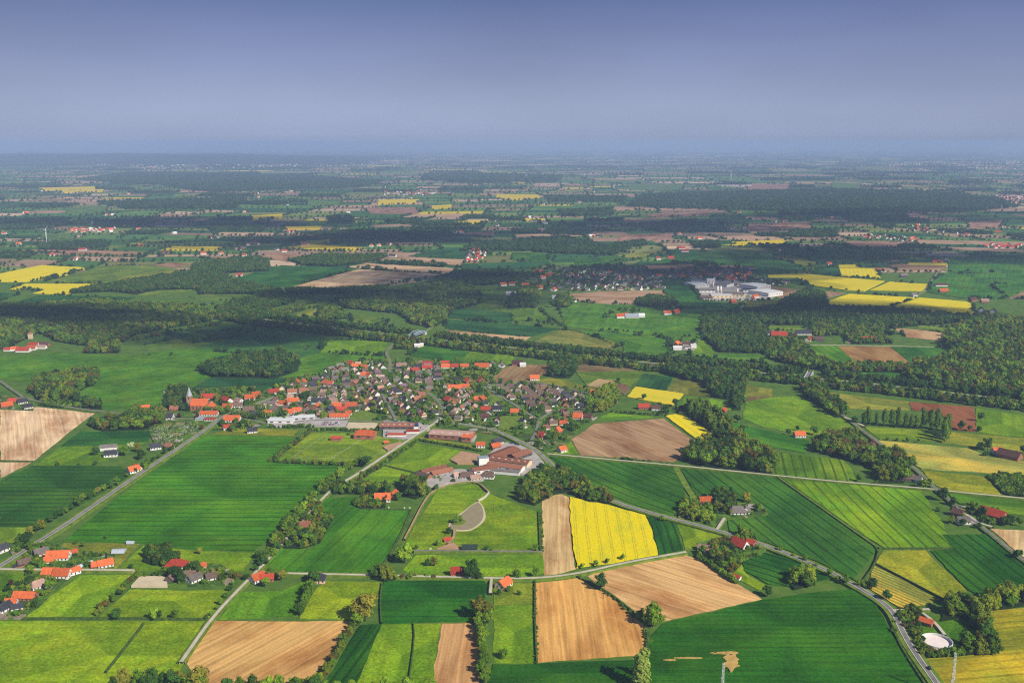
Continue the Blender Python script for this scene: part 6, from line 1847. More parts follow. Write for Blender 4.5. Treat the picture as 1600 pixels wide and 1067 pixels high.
bushes([(1090, 852), (1140, 840), (1198, 857), (1188, 868), (1155, 880), (1125, 885)], 70, (2, 3, 5, 6), 'garden', 'garden bushes round the white-gabled house')
bushes([(1488, 795), (1512, 790), (1555, 800), (1560, 815), (1535, 822), (1500, 818)], 75, (2, 3, 5, 7), 'garden', 'garden bushes of the farm by the junction tree')
bushes([(820, 420), (870, 416), (1005, 418), (1030, 432), (1038, 452), (890, 457), (820, 452), (800, 440)], 520, (6, 8, 10, 13), 'dark', 'garden trees of the farther village')
bushes([(1028, 424), (1100, 418), (1170, 419), (1190, 436), (1230, 440), (1228, 448), (1160, 444), (1078, 437), (1030, 434)], 260, (6, 8, 10, 13), 'dark', 'garden trees of the factory village')
bushes([(600, 663), (645, 668), (640, 686), (600, 684)], 10, (2, 3), 'garden', 'small trees of the store car park')
bushes([(0, 620), (52, 630), (50, 641), (0, 640)], 18, (2, 3, 5), 'garden', 'garden bushes of the left-edge hamlet')
bushes([(655, 745), (690, 742), (760, 738), (752, 752), (700, 757), (672, 765)], 40, (2, 3, 4, 5), 'garden', 'bushes round the riding stable')
bushes([(1020, 635), (1075, 640), (1060, 646), (1020, 648)], 22, (4, 6, 8), 'dark', 'trees behind the maroon-roofed barn')
bushes([(1195, 522), (1270, 522), (1275, 536), (1200, 538)], 40, (4, 7, 10), 'dark', 'trees round the manor farm')
bushes([(955, 484), (1000, 484), (1000, 494), (940, 498)], 26, (6, 9, 12), 'dark', 'trees round the left farm of the broad pasture')
bushes([(1030, 483), (1068, 482), (1070, 488), (1035, 492)], 12, (5, 8), 'dark', 'trees round the right farm of the broad pasture')
bushes([(1040, 527), (1090, 527), (1090, 546), (1042, 545)], 28, (5, 7, 10), 'dark', 'trees round the white farm')

# --- church
cp = G(313, 641)
root = link('church', None, loc=(cp.x, cp.y, Z_B), rz=0)
tag(root, 'brick church with orange nave roof and pointed grey spire', 'church')
link('nave_wall', wall_mesh(24, 14, 8, 8.5, 0), root, color=WC['b'])
link('nave_roof', roof_mesh(24, 14, 8, 8.5, 0.0), root, color=RC['o'])
c = link('choir_wall', wall_mesh(10, 10, 6.5, 6, 1), root, loc=(16.5, 0, 0), color=WC['b'])
c = link('choir_roof', roof_mesh(10, 10, 6.5, 6, 1.0), root, loc=(16.5, 0, 0), color=RC['o'])
tw = MB().box(-3.4, 3.4, -3.4, 3.4, -0.3, 21)
t = link('tower', tw.mesh('tower', M['wall']), root, loc=(-14.5, 0, 0), color=(0.34, 0.20, 0.13))
sp = MB(); sp.tube((0, 0, 21.0), (0, 0, 34), 4.6, 0.15, 8)
link('spire', sp.mesh('spire', M['metal']), t, color=(0.30, 0.31, 0.34))
for k in range(4):
    for s in (-1, 1):
        w_ = link('window', unit('church_window', 'glass', -0.7, 0.7, -0.07, 0.07, 0, 4.2), root, loc=(-8 + k * 5.3, s * 7.03, 2.2))
for a in range(4):
    w_ = link('sound_opening', unit('sound_opening', 'glass', -0.8, 0.8, -0.07, 0.07, 0, 2.6), t, loc=(3.43 * math.sin(a * math.pi / 2), -3.43 * math.cos(a * math.pi / 2), 16.5)); w_.rotation_euler = (0, 0, a * math.pi / 2)

# --- halls and works
def hall(px, py, L, W, ang, roof, wall, label, H=6, RH=1.2, cat='hall', lights=0, hip=0.0, z=None):
    r = house(px, py, L, W, ang, roof, wall, label, H=H, RH=RH, detail=0, name='industrial_hall', cat=cat, chimney=False, hip=hip)
    for i in range(lights):
        s = link('skylight', unit('skylight', 'metal', -1.2, 1.2, -0.7, 0.7, 0, 0.35), r, loc=(-L / 2 + L * (i + 0.5) / lights, -W * 0.22, H + RH * 0.56 + 0.25), color=(0.75, 0.75, 0.72))
    for i in range(max(2, int(L / 9))):
        link('window', unit('hall_window', 'glass', -2.2, 2.2, -0.06, 0.06, 0, 1.6), r, loc=(-L / 2 + L * (i + 0.5) / max(2, int(L / 9)), -W / 2 - 0.02, H * 0.45))
    return r


hall(621, 670, 46, 19, 0, 'n', 'd', 'long brown supermarket roof with small skylights', H=5, RH=2.2, lights=6, cat='store')
sr = barn(646, 670, 12, 16, 10, 'd', 'w', 'supermarket annex covered with blue solar panels', H=5, RH=2.0, name='store_annex', cat='store')
sp_ = MB()
for i in range(4):
    for j in range(3):
        pn = link('solar_panel', unit('solar_panel', 'paint', -1.3, 1.3, -2.1, 2.1, -0.05, 0.05), sr, loc=(-4.4 + i * 2.9, -1.9 - (j - 1) * 0.0 - 2.0 * 0 - (0 if j == 1 else 0), 0), color=(0.015, 0.04, 0.16)) if j == 0 else None
        if pn:
            pn.location = (-4.4 + i * 2.9, -4.0, 5 + 2.0 * 0.5 + 0.35); pn.rotation_euler = (math.atan2(2.0, 8), 0, 0)
barn(645, 678, 17, 9, 5, 'r', 'w', 'red-roofed shop below the solar annex', H=4, RH=1.0, name='store_annex', cat='store')
barn(620, 683, 24, 8, 0, 'r', 'w', 'low red canopy in front of the supermarket', H=3.6, RH=0.7, name='canopy', cat='canopy')
hall(571, 684, 26, 18, -8, 'o', 'b', 'large orange hipped hall beside the football ground', H=5, RH=5, hip=0.8)
hall(706, 684, 56, 24, -12, 'p', 'b', 'wide brick furniture hall with pinkish roof by the junction', H=6, RH=1.6, lights=5)
hall(732, 687, 12, 24, -12, 'o', 'b', 'orange-roofed end of the brick furniture hall', H=5.6, RH=1.5)
hall(440, 661, 34, 18, 0, 'w', 'w', 'flat white store roof at the western entrance', H=5, RH=0.5, cat='store')
hall(475, 656, 30, 15, 12, 'w', 'g', 'pale grey flat store behind the white one', H=4.5, RH=0.5, cat='store')
barn(526, 688, 14, 7, -5, 'r', 'b', 'small red clubhouse on the football ground', H=3, name='clubhouse', cat='clubhouse')
barn(604, 694, 6, 5, 0, 'o', 'b', 'tiny orange kiosk beside the football ground', H=2.6, name='kiosk', cat='kiosk')
barn(677, 737, 34, 7, 38, 'n', 'b', 'upper long red-roofed stable row above the pond pasture', H=3.2, name='stable', cat='stable')
barn(690, 741, 28, 8, 38, 'n', 'b', 'lower long red-roofed stable row above the pond pasture', H=3.2, name='stable', cat='stable')
barn(662, 747, 20, 10, -38, 'b', 'b', 'brown-roofed stable closing the yard on the left', H=3.4, name='stable', cat='stable')
hall(786, 715, 46, 19, 52, 'n', 'b', 'left long brickworks hall running away from the camera', H=6, RH=2.2)
hall(812, 716, 30, 15, 48, 'n', 'd', 'open drying shed of the brickworks beside the paved yard', H=5, RH=3.0)
hall(797, 727, 50, 17, -22, 'n', 'c', 'broad rust-roofed brickworks hall with ridge lights', H=6, RH=2.4, lights=6)
hall(790, 735, 44, 14, -22, 'n', 'w', 'second rust-roofed brickworks hall in front of the broad one', H=5.5, RH=1.8)
hall(757, 738, 32, 14, 25, 'n', 'w', 'low rust-roofed brickworks wing at the left', H=5, RH=1.8)
barn(790, 741, 34, 7, -15, 'g', 'w', 'grey lean-to along the front of the brickworks', H=4, RH=0.8, name='shed', cat='shed')
barn(755, 726, 12, 9, 15, 'lb', 'w', 'white block with pale flat roof at the brickworks', H=9, RH=0.4, name='works_block', cat='building')
house(763, 747, 15, 11, -10, 'b', 'w', 'brown-roofed house with pale walls in front of the brickworks', hip=0.5)
house(730, 748, 18, 12, 0, 'b', 'w', 'brown hipped house at the head of the pond pasture', hip=0.8)
house(716, 747, 12, 9, 20, 'p', 'w', 'pinkish-roofed house left of the brown hipped one')
house(742, 751, 13, 8, 25, 'p', 'c', 'pale terraced house right of the brown hipped one')
house(834, 767, 8, 6, 10, 'o', 'b', 'little orange shed in the grove by the brickworks', detail=0)

# distant factory
for a in ((1088, 448, 42, 62, 20, 'w', 'w', 'left white hall of the distant factory', 8), (1180, 451, 52, 60, 35, 'w', 'w', 'upper of two big white halls at the distant factory', 10), (1196, 461, 54, 66, 35, 'w', 'w', 'lower of two big white halls at the distant factory', 10), (1126, 465, 52, 32, 0, 'w', 'c', 'white flat hall in front of the silos', 7), (1146, 463, 52, 42, -15, 'g', 'c', 'grey flat hall right of the silos', 7), (1130, 448, 42, 40, -40, 'g', 'w', 'grey shed roofs behind the silos', 8), (1162, 447, 40, 20, 0, 'p', 'c', 'pale low hall between factory and big white halls', 6), (1170, 456, 34, 26, 0, 'd', 'w', 'dark flat hall beside the big white halls', 6), (1104, 457, 40, 20, 0, 'g', 'w', 'low grey hall left of the silos', 5), (1102, 466, 30, 34, 0, 'b', 'd', 'brown storage shed at the front left of the factory', 4), (1110, 444, 22, 14, 0, 'w', 'w', 'tall white block at the back of the factory', 14), (1100, 447, 26, 12, 0, 'd', 'w', 'dark small hall beside the left white hall', 6)):
    hall(*a[:8], H=a[8], RH=1.0)
for px, py, h, lab in ((1121, 458, 17, 'left pale silo tower of the distant factory'), (1126, 458, 17, 'right pale silo tower of the distant factory'), (1152, 458, 10, 'short grey silo right of the towers'), (1114, 450, 15, 'thin silo behind the towers')):
    p = G(px, py)
    rt = link('silo', None, loc=(p.x, p.y, 0.5)); tag(rt, lab, 'silo')
    m = MB(); m.tube((0, 0, 0), (0, 0, h), 2.8, 2.8, 14)
    link('shell', m.mesh('silo_shell', M['metal'], True), rt, color=(0.62, 0.58, 0.52))
    m = MB(); m.tube((0, 0, h + 0.02), (0, 0, h + 1.6), 2.9, 0.5, 14)
    link('cap', m.mesh('silo_cap', M['metal']), rt, color=(0.5, 0.48, 0.45))

# farms of the middle distance
for a in (
    (971, 497, 24, 13, 10, 'o', 'w', 'orange-roofed farmhouse, left of the two farms in the broad pasture'), (978, 495, 18, 11, 70, 'r', 'w', 'dark-timbered barn beside the left pasture farmhouse'), (987, 497, 30, 12, 5, 'lb', 'g', 'grey shed right of the left pasture farmhouse'), (1000, 496, 20, 10, 0, 'w', 'w', 'white shed right of the left pasture farm'),
    (1042, 492, 18, 12, 20, 'o', 'w', 'orange-roofed house, right of the two farms in the broad pasture'), (1056, 490, 18, 11, 40, 'r', 'b', 'red barn of the right pasture farm'),
    (1057, 541, 16, 12, 60, 'o', 'b', 'orange gabled house of the white farm by the canal'), (1058, 547, 15, 7, 0, 'w', 'w', 'white long shed in front of the white farm'), (1074, 546, 12, 8, 5, 'g', 'w', 'second white long shed of the white farm'), (1083, 544, 10, 8, 10, 'w', 'w', 'white greenhouse right of the white farm'), (1072, 541, 14, 9, 0, 'k', 'w', 'maroon-roofed house behind the white sheds'), (1117, 514, 13, 9, 0, 'n', 'b', 'rust roof inside the pine wood'),
    (1217, 527, 30, 17, -10, 'r', 'b', 'big red roof of the manor farm'), (1229, 534, 24, 13, -15, 'r', 'b', 'red barn in front of the manor farm'), (1255, 524, 30, 15, 0, 'd', 'w', 'white manor with dark hipped roof'), (1242, 531, 16, 11, 60, 'd', 'w', 'dark wing left of the white manor'), (1263, 534, 13, 11, 60, 'r', 'w', 'red gabled house in front of the white manor'), (1200, 524, 14, 11, 0, 'd', 'w', 'dark house left of the big red manor roof'), (1357, 534, 26, 13, 0, 'r', 'w', 'red-roofed white house among the park trees'), (1324, 517, 20, 9, 0, 'r', 'b', 'thin red roof deep in the park trees'), (1278, 533, 22, 11, 0, 'b', 'd', 'brown shed right of the white manor'),
    (1250, 459, 16, 11, 30, 'o', 'w', 'orange house on the brown field left of the rape'), (1257, 461, 14, 11, -30, 'o', 'w', 'second orange house on the brown field left of the rape'), (1427, 464, 16, 12, 30, 'g', 'w', 'grey house between the rape fields'), (1474, 457, 22, 13, 0, 'o', 'b', 'orange barn on the track right of the rape fields'), (1470, 448, 32, 11, 0, 'k', 'w', 'long maroon barn on the track right of the rape fields'), (1412, 433, 20, 12, 0, 'g', 'd', 'grey barn behind the third rape field'), (1398, 411, 22, 12, 0, 'b', 'd', 'brown barn beside the dark soil'), (1478, 409, 16, 13, 30, 'p', 'w', 'pale gabled house by the thin rape strip'), (1520, 471, 18, 12, 20, 'k', 'b', 'maroon roof at the right end of the wide rape field'), (1538, 473, 18, 11, 0, 'p', 'b', 'pinkish roof right of the wide rape field'),
    (1533, 487, 16, 12, 70, 'd', 'w', 'dark gabled house, left of the cluster right of the rape'), (1540, 492, 16, 12, 30, 'd', 'w', 'dark gabled house, centre of the cluster right of the rape'), (1552, 489, 16, 12, 60, 'd', 'w', 'dark gabled house, right of the cluster right of the rape'), (1543, 497, 14, 11, 50, 'b', 'b', 'brick house in front of the dark gabled cluster'),
    (1145, 474, 14, 12, 20, 'o', 'b', 'orange house below the factory gate'), (1175, 470, 15, 12, 60, 'r', 'w', 'red house right of the factory gate'), (1180, 466, 14, 11, 20, 'o', 'w', 'orange house behind the red one at the factory gate'), (1173, 421, 18, 11, 0, 'r', 'w', 'lone red-roofed farm on the green rise'),
    (842, 427, 22, 13, 0, 'r', 'b', 'red barn at the left of the farther village'), (858, 432, 22, 12, 0, 'o', 'b', 'orange barn at the left of the farther village'), (848, 436, 16, 12, 30, 'o', 'w', 'orange house under the red barn of the farther village'), (865, 455, 15, 13, 60, 'o', 'w', 'orange gabled house near the pale trees'), (843, 452, 18, 13, 0, 'o', 'w', 'orange-roofed house above the pale green trees'), (821, 448, 18, 12, 0, 'o', 'w', 'orange roof at the left edge of the farther village'), (866, 467, 11, 9, 0, 'w', 'w', 'small white house by the round tree clump'), (897, 472, 10, 9, 60, 'd', 'w', 'tiny white-gabled house on the brown field corner'), (1030, 433, 16, 11, 20, 'r', 'w', 'red house at the left of the factory village'), (1062, 432, 22, 11, 0, 'r', 'b', 'red long house in the factory village'), (1048, 405, 20, 12, 0, 'r', 'b', 'red barn of the farm above the brown field'), (1070, 394, 26, 13, 0, 'r', 'w', 'red-roofed farm on the ridge behind the factory'), (1028, 406, 16, 12, 20, 'r', 'w', 'red house left of the farm above the brown field'),
    (374, 432, 18, 10, 0, 'r', 'w', 'small red-roofed house behind the curved wood'), (347, 495, 18, 9, 20, 'p', 'w', 'pale shed at the left end of the canal'), (122, 534, 14, 10, 30, 'k', 'w', 'dark house at the edge of the long wood'), (137, 534, 11, 9, 60, 'd', 'w', 'white-gabled house at the edge of the long wood'), (129, 392, 26, 13, 0, 'r', 'w', 'red farm on the thin brown field'), (42, 401, 16, 12, 30, 'o', 'w', 'white-gabled orange house by the thin brown field'), (82, 400, 16, 12, 20, 'r', 'w', 'red house right of the white-gabled orange one'), (8, 398, 16, 11, 0, 'r', 'b', 'red roof at the left edge by the thin brown field'), (318, 398, 20, 12, 20, 'o', 'w', 'white farm with orange roof beyond the small brown field'), (345, 398, 16, 11, 60, 'o', 'w', 'white house right of the white farm'), (380, 401, 22, 12, 0, 'o', 'w', 'orange barn near the dark wood'), (258, 396, 26, 12, 0, 'k', 'b', 'maroon barn in the shaded fields'), (444, 394, 18, 12, 20, 'r', 'w', 'red house at the left tip of the thin rape field'), (580, 386, 14, 12, 70, 'o', 'w', 'white gable left of two beyond the rape strip'), (592, 385, 14, 12, 70, 'o', 'w', 'white gable right of two beyond the rape strip'), (786, 447, 18, 12, 30, 'o', 'w', 'white house with orange roof behind the beech wood'), (800, 446, 16, 11, 0, 'r', 'w', 'red roof right behind the beech wood'), (798, 461, 24, 10, 0, 'w', 'w', 'pale yard sheds right of the beech wood'),
    (652, 543, 10, 6, 0, 'w', 'w', 'little white hut at the track by the canal bridge'), (658, 542, 8, 5, 30, 'w', 'c', 'little pale caravan at the track by the canal bridge'),
):
    house(*a, detail=0, group='farm buildings of the middle distance', name='farmhouse', cat='farm building', H=4.2)

# houses of the farther villages and scattered farms: too many and too small to tell apart
def far_houses(name, spots, label):
    mw, mr, mc = MB(), MB(), []
    vw, fw, colw = [], [], []
    def add(vs, fs, col):
        n = len(vw)
        vw.extend(vs)
        for f in fs:
            fw.append(tuple(n + i for i in f)); colw.append(col)
    for (x, y, L, W, a, H, RH, rc, wc) in spots:
        c, s = math.cos(a), math.sin(a)
        T = lambda p: (x + p[0] * c - p[1] * s, y + p[0] * s + p[1] * c, p[2])
        l, w = L / 2, W / 2
        add([T(p) for p in ((-l, -w, 0), (l, -w, 0), (l, w, 0), (-l, w, 0), (-l, -w, H), (l, -w, H), (l, w, H), (-l, w, H), (-l, 0, H + RH), (l, 0, H + RH))], [(0, 1, 5, 4), (2, 3, 7, 6), (1, 2, 6, 9, 5), (3, 0, 4, 8, 7)], wc)
        l += .5; w += .5
        add([T(p) for p in ((-l, -w, H - .2), (l, -w, H - .2), (l, 0, H + RH + .2), (-l, 0, H + RH + .2), (l, w, H - .2), (-l, w, H - .2))], [(0, 1, 2, 3), (3, 2, 4, 5)], rc)
    me = mesh_from(name, vw, fw, M['facecol'])
    me.attributes.new('field_colour', 'FLOAT_COLOR', 'FACE').data.foreach_set('color', np.array([(*c, 1) for c in colw], dtype=np.float32).ravel())
    o = link(name, me)
    tag(o, label, kind='stuff')


far_houses('village_houses', [(x, y, L, W, R(ang), 4.1, W * 0.42, tuple(c * rnd.uniform(0.75, 1.1) for c in RC[rf]), WC[wl]) for (x, y, L, W, ang, rf, wl, where, hip) in back_rows], 'small plain houses crowded at the back of the village')


def spots_in(px, n, roofs, sp=22, big=1.0):
    poly = gp(px); out = []
    x0, x1 = min(a for a, b in poly), max(a for a, b in poly); y0, y1 = min(b for a, b in poly), max(b for a, b in poly)
    tries = 0
    while len(out) < n and tries < n * 60:
        tries += 1
        x, y = rnd.uniform(x0, x1), rnd.uniform(y0, y1)
        if not inside(x, y, poly) or any(math.hypot(x - o[0], y - o[1]) < sp for o in out) or any(math.hypot(x - hx, y - hy) < hr + 8 for hx, hy, hr in HOUSES):
            continue
        k = big
        out.append((x, y, rnd.uniform(11, 16) * k, rnd.uniform(9, 12) * k, rnd.uniform(0, 3.14), 3.4 * k, 4.5 * k, RC[rnd.choice(roofs)], WC[rnd.choice('wwwwcb')]))
    return out


far_houses('distant_houses', spots_in([(882, 422), (1005, 421), (1028, 433), (1036, 452), (895, 456), (880, 440)], 150, 'ddddgggbr', 19), 'dark-roofed white houses of the farther village')
far_houses('distant_houses', spots_in([(1040, 428), (1100, 423), (1168, 420), (1178, 436), (1150, 441), (1110, 437), (1045, 434)], 90, 'orrkbd', 20) + spots_in([(1188, 437), (1230, 440), (1226, 447), (1186, 444)], 22, 'ddg', 18), 'red and dark roofs of the factory village')
sp3 = []
for (x, y) in farm_spots:
    if on_field(x, y):
        continue
    for k in range(rnd.randint(1, 3)):
        sp3.append((x + rnd.uniform(-28, 28), y + rnd.uniform(-22, 22), rnd.uniform(13, 26), rnd.uniform(10, 14), rnd.uniform(0, 3.14), 4, 5.5, RC[rnd.choice('oorrrkgbdw')], WC[rnd.choice('wwwb')]))
far_houses('distant_houses', sp3, 'scattered red-roofed farms of the plain')
sp4 = spots_in([(1555, 305), (1605, 306), (1605, 318), (1560, 318)], 120, 'orrkw', 26, 1.2) + spots_in([(110, 358), (182, 358), (182, 363), (112, 364)], 26, 'orw', 30, 1.2) + spots_in([(735, 382), (765, 390), (745, 412), (728, 410)], 40, 'rrkgd', 22) + spots_in([(600, 300), (680, 302), (670, 306), (600, 305)], 40, 'rrwg', 30, 1.3)
sp4 += spots_in([(1350, 366), (1440, 372), (1435, 378), (1350, 374)], 26, 'orkd', 30, 1.1) + spots_in([(1540, 382), (1598, 384), (1595, 389), (1540, 388)], 18, 'orr', 30, 1.2) + spots_in([(1420, 350), (1520, 360), (1515, 368), (1420, 362)], 22, 'orkd', 34, 1.1)
far_houses('distant_houses', sp4, 'red-roofed hamlets farther out on the plain')
sp5 = spots_in([(140, 258), (330, 252), (460, 250), (640, 252), (630, 260), (400, 262), (150, 268)], 420, 'wprgb', 40, 1.7) + spots_in([(1380, 256), (1600, 250), (1600, 266), (1390, 266)], 300, 'wprrg', 50, 1.7) + spots_in([(900, 246), (1200, 242), (1180, 252), (920, 254)], 160, 'wpg', 60, 1.7)
far_houses('distant_houses', sp5, 'pale specks of hazy towns on the plain')
# long white greenhouse far out
hall(1147, 291, 300, 45, 0, 'w', 'g', 'long white greenhouse far out on the plain', H=7, RH=2)

# ---------------------------------------------------------------- round tank
p = G(1463, 1006)
rt = link('round_tank', None, loc=(p.x, p.y, 0.9)); tag(rt, 'open round concrete tank with pale floor beside the main road', 'tank')
m = MB(); n = 48; r0, r1, h = 11.3, 11.7, 2.6
for i in range(n):
    a, b = 2 * math.pi * i / n, 2 * math.pi * (i + 1) / n
    P = lambda r, t, z: (r * math.cos(t), r * math.sin(t), z)
    m.quad(P(r1, a, -.5), P(r1, b, -.5), P(r1, b, h), P(r1, a, h)); m.quad(P(r0, b, -.5), P(r0, a, -.5), P(r0, a, h), P(r0, b, h)); m.quad(P(r1, a, h), P(r1, b, h), P(r0, b, h), P(r0, a, h))
link('tank_wall', m.mesh('tank_wall', M['wall']), rt, color=(0.62, 0.60, 0.56))
m = MB(); m.v = [(11.3 * math.cos(2 * math.pi * i / n), 11.3 * math.sin(2 * math.pi * i / n), 0.5) for i in range(n)]; m.f = [tuple(range(n))]
link('tank_floor', m.mesh('tank_floor', M['wall']), rt, color=(0.72, 0.62, 0.58))

# ---------------------------------------------------------------- lattice masts at the bottom edge
def lattice_mast(px, py, H, label):
    p = G(px, py)
    rt = link('lattice_mast', None, loc=(p.x, p.y, 0)); tag(rt, label, 'mast')
    w0, w1 = 1.15, 0.5
    cs = [(-1, -1), (1, -1), (1, 1), (-1, 1)]
    for sx, sy in cs:
        m = MB(); m.tube((sx * w0, sy * w0, 0), (sx * w1, sy * w1, H), 0.14, 0.1, 5)
        link('leg', m.mesh('mast_leg', M['metal']), rt, color=(0.62, 0.62, 0.58))
    m = MB(); k = 14
    for i in range(k):
        t0, t1 = i / k, (i + 1) / k
        a0, a1 = w0 + (w1 - w0) * t0, w0 + (w1 - w0) * t1
        for j in range(4):
            (ax, ay), (bx, by) = cs[j], cs[(j + 1) % 4]
            if i % 2:
                ax, ay, bx, by = bx, by, ax, ay
            m.tube((ax * a0, ay * a0, H * t0), (bx * a1, by * a1, H * t1), 0.09, 0.09, 4, False)
            m.tube((cs[j][0] * a1, cs[j][1] * a1, H * t1), (cs[(j + 1) % 4][0] * a1, cs[(j + 1) % 4][1] * a1, H * t1), 0.08, 0.08, 4, False)
    link('bracing', m.mesh('mast_bracing', M['metal']), rt, color=(0.66, 0.66, 0.62))
    for z, w in ((H - 1.0, 3.4), (H - 4.5, 4.4)):
        m = MB(); m.tube((-w, 0, z), (w, 0, z), 0.12, 0.12, 5)
        link('crossarm', m.mesh('mast_crossarm', M['metal']), rt, color=(0.6, 0.6, 0.56)) if H > 60 else None


lattice_mast(1486, 1094, 36, 'pale lattice mast rising from the yellowish field at the bottom edge')
lattice_mast(1127, 1112, 36, 'pale lattice mast in the vivid wheat field at the bottom edge')


def power_pole(px, py, label, H=9):
    p = G(px, py)
    rt = link('power_pole', None, loc=(p.x, p.y, 0)); tag(rt, label, 'pole', 'wooden power poles in the fields')
    m = MB(); m.tube((0, 0, 0), (0, 0, H), 0.2, 0.14, 6); link('pole', m.mesh('pole_shaft', M['bark']), rt)
    m = MB(); m.tube((-1.1, 0, H - 0.5), (1.1, 0, H - 0.5), 0.09, 0.09, 5); link('crossarm', m.mesh('pole_arm', M['bark']), rt)


for a in ((943, 935, 'power pole in front of the dark round lone tree'), (869, 877, 'power pole on the strip of bare soil'), (5, 710, 'power pole in the pale corner field near the left edge'), (56, 716, 'power pole at the tip of the pale corner field'), (52, 807, 'power pole in the dark green field left of the straight road'), (121, 765, 'power pole in the dark green field beside the roadside row'), (168, 739, 'power pole in the dark green field below the farm'), (771, 800, 'white-ish power pole in the pond pasture'), (1251, 735, 'power pole in the bright field above the track')):
    power_pole(*a)


# ---------------------------------------------------------------- wind turbines
def turbine(px, py, H, label, group=None):
    p = G(px, py)
    rt = link('wind_turbine', None, loc=(p.x, p.y, 0)); tag(rt, label, 'wind turbine', group)
    m = MB(); m.tube((0, 0, 0), (0, 0, H), H * 0.030, H * 0.018, 12); link('tower', m.mesh('turbine_tower', M['metal'], True), rt, color=(0.8, 0.8, 0.8))
    m = MB(); m.box(-H * .018, H * .018, -H * .05, H * .05, H - H * .018, H + H * .03); nc = link('nacelle', m.mesh('turbine_nacelle', M['metal']), rt, color=(0.8, 0.8, 0.8))
    ph = rnd.uniform(0, 2)
    for k in range(3):
        a = ph + k * 2.094
        m = MB()
        d = Vector((math.sin(a), 0, math.cos(a))); q = Vector((math.cos(a), 0, -math.sin(a)))
        c = Vector((0, -H * .06, H))
        R_ = H * 0.42; wd = H * 0.018
        m.quad(tuple(c - q * wd * .5), tuple(c + d * R_ * .2 - q * wd), tuple(c + d * R_), tuple(c + q * wd * .6))
        m.quad(tuple(c - q * wd * .5 + Vector((0, H * .008, 0))), tuple(c + q * wd * .6 + Vector((0, H * .008, 0))), tuple(c + d * R_ + Vector((0, H * .004, 0))), tuple(c + d * R_ * .2 - q * wd + Vector((0, H * .008, 0))))
        link('blade', m.mesh('turbine_blade', M['metal']), nc, color=(0.82, 0.82, 0.82))


turbine(73, 380, 52, 'near white wind turbine above the fields on the left')
for px, py, h, lab in ((372, 243, 120, 'hazy wind turbine, leftmost of the horizon group'), (382, 243, 120, 'hazy wind turbine, second of the horizon group'), (405, 243, 125, 'hazy wind turbine, third of the horizon group'), (412, 242, 125, 'hazy wind turbine, fourth of the horizon group'), (428, 243, 130, 'hazy wind turbine, tallest of the horizon group'), (447, 242, 125, 'hazy wind turbine, rightmost of the horizon group'), (601, 256, 90, 'hazy wind turbine left of two over the plain'), (620, 256, 90, 'hazy wind turbine right of two over the plain'), (822, 282, 62, 'pale wind turbine over the centre of the plain'), (1142, 284, 75, 'thin wind turbine behind the long greenhouse')):
    turbine(px, py, h * 1.0, lab, 'distant wind turbines')


# ---------------------------------------------------------------- canal bridges
def bridge(px, py, a_px, b_px, L, W, label, arch=True, col=(0.33, 0.42, 0.55)):
    A, B = G(*a_px), G(*b_px)
    ang = math.atan2(B.y - A.y, B.x - A.x)
    p = G(px, py)
    rt = link('canal_bridge', None, loc=(p.x, p.y, 0), rz=ang); tag(rt, label, 'bridge')
    link('deck', MB().box(-L / 2, L / 2, -W / 2, W / 2, 5.2, 6.0).mesh('bridge_deck', M['asphalt']), rt)
    for s in (-1, 1):
        link('abutment', MB().box(s * L / 2 - 4, s * L / 2 + 4, -W / 2 - .3, W / 2 + .3, -0.5, 5.15).mesh('bridge_abutment', M['wall']), rt, color=(0.42, 0.40, 0.37))
        m = MB(); k = 12; pts = []
        for i in range(k + 1):
            x = -L / 2 + L * i / k
            pts.append((x, s * (W / 2 + .3), 6.0 + (6.5 * (1 - (2 * x / L) ** 2) if arch else 2.2)))
        for i in range(k):
            m.tube(pts[i], pts[i + 1], 0.45, 0.45, 6)
            m.tube((pts[i][0], pts[i][1], 5.6), pts[i], 0.2, 0.2, 5)
        m.tube((-L / 2, s * (W / 2 + .3), 6.2), (L / 2, s * (W / 2 + .3), 6.2), 0.4, 0.4, 6)
        link('arch_truss', m.mesh('bridge_truss', M['metal']), rt, color=col)


bridge(651, 527, (640, 530), (664, 521), 62, 9, 'blue steel arch bridge carrying the road over the canal')
bridge(1263, 592, (1259, 598), (1267, 584), 56, 8, 'grey steel truss bridge over the canal on the right', arch=False, col=(0.40, 0.42, 0.46))

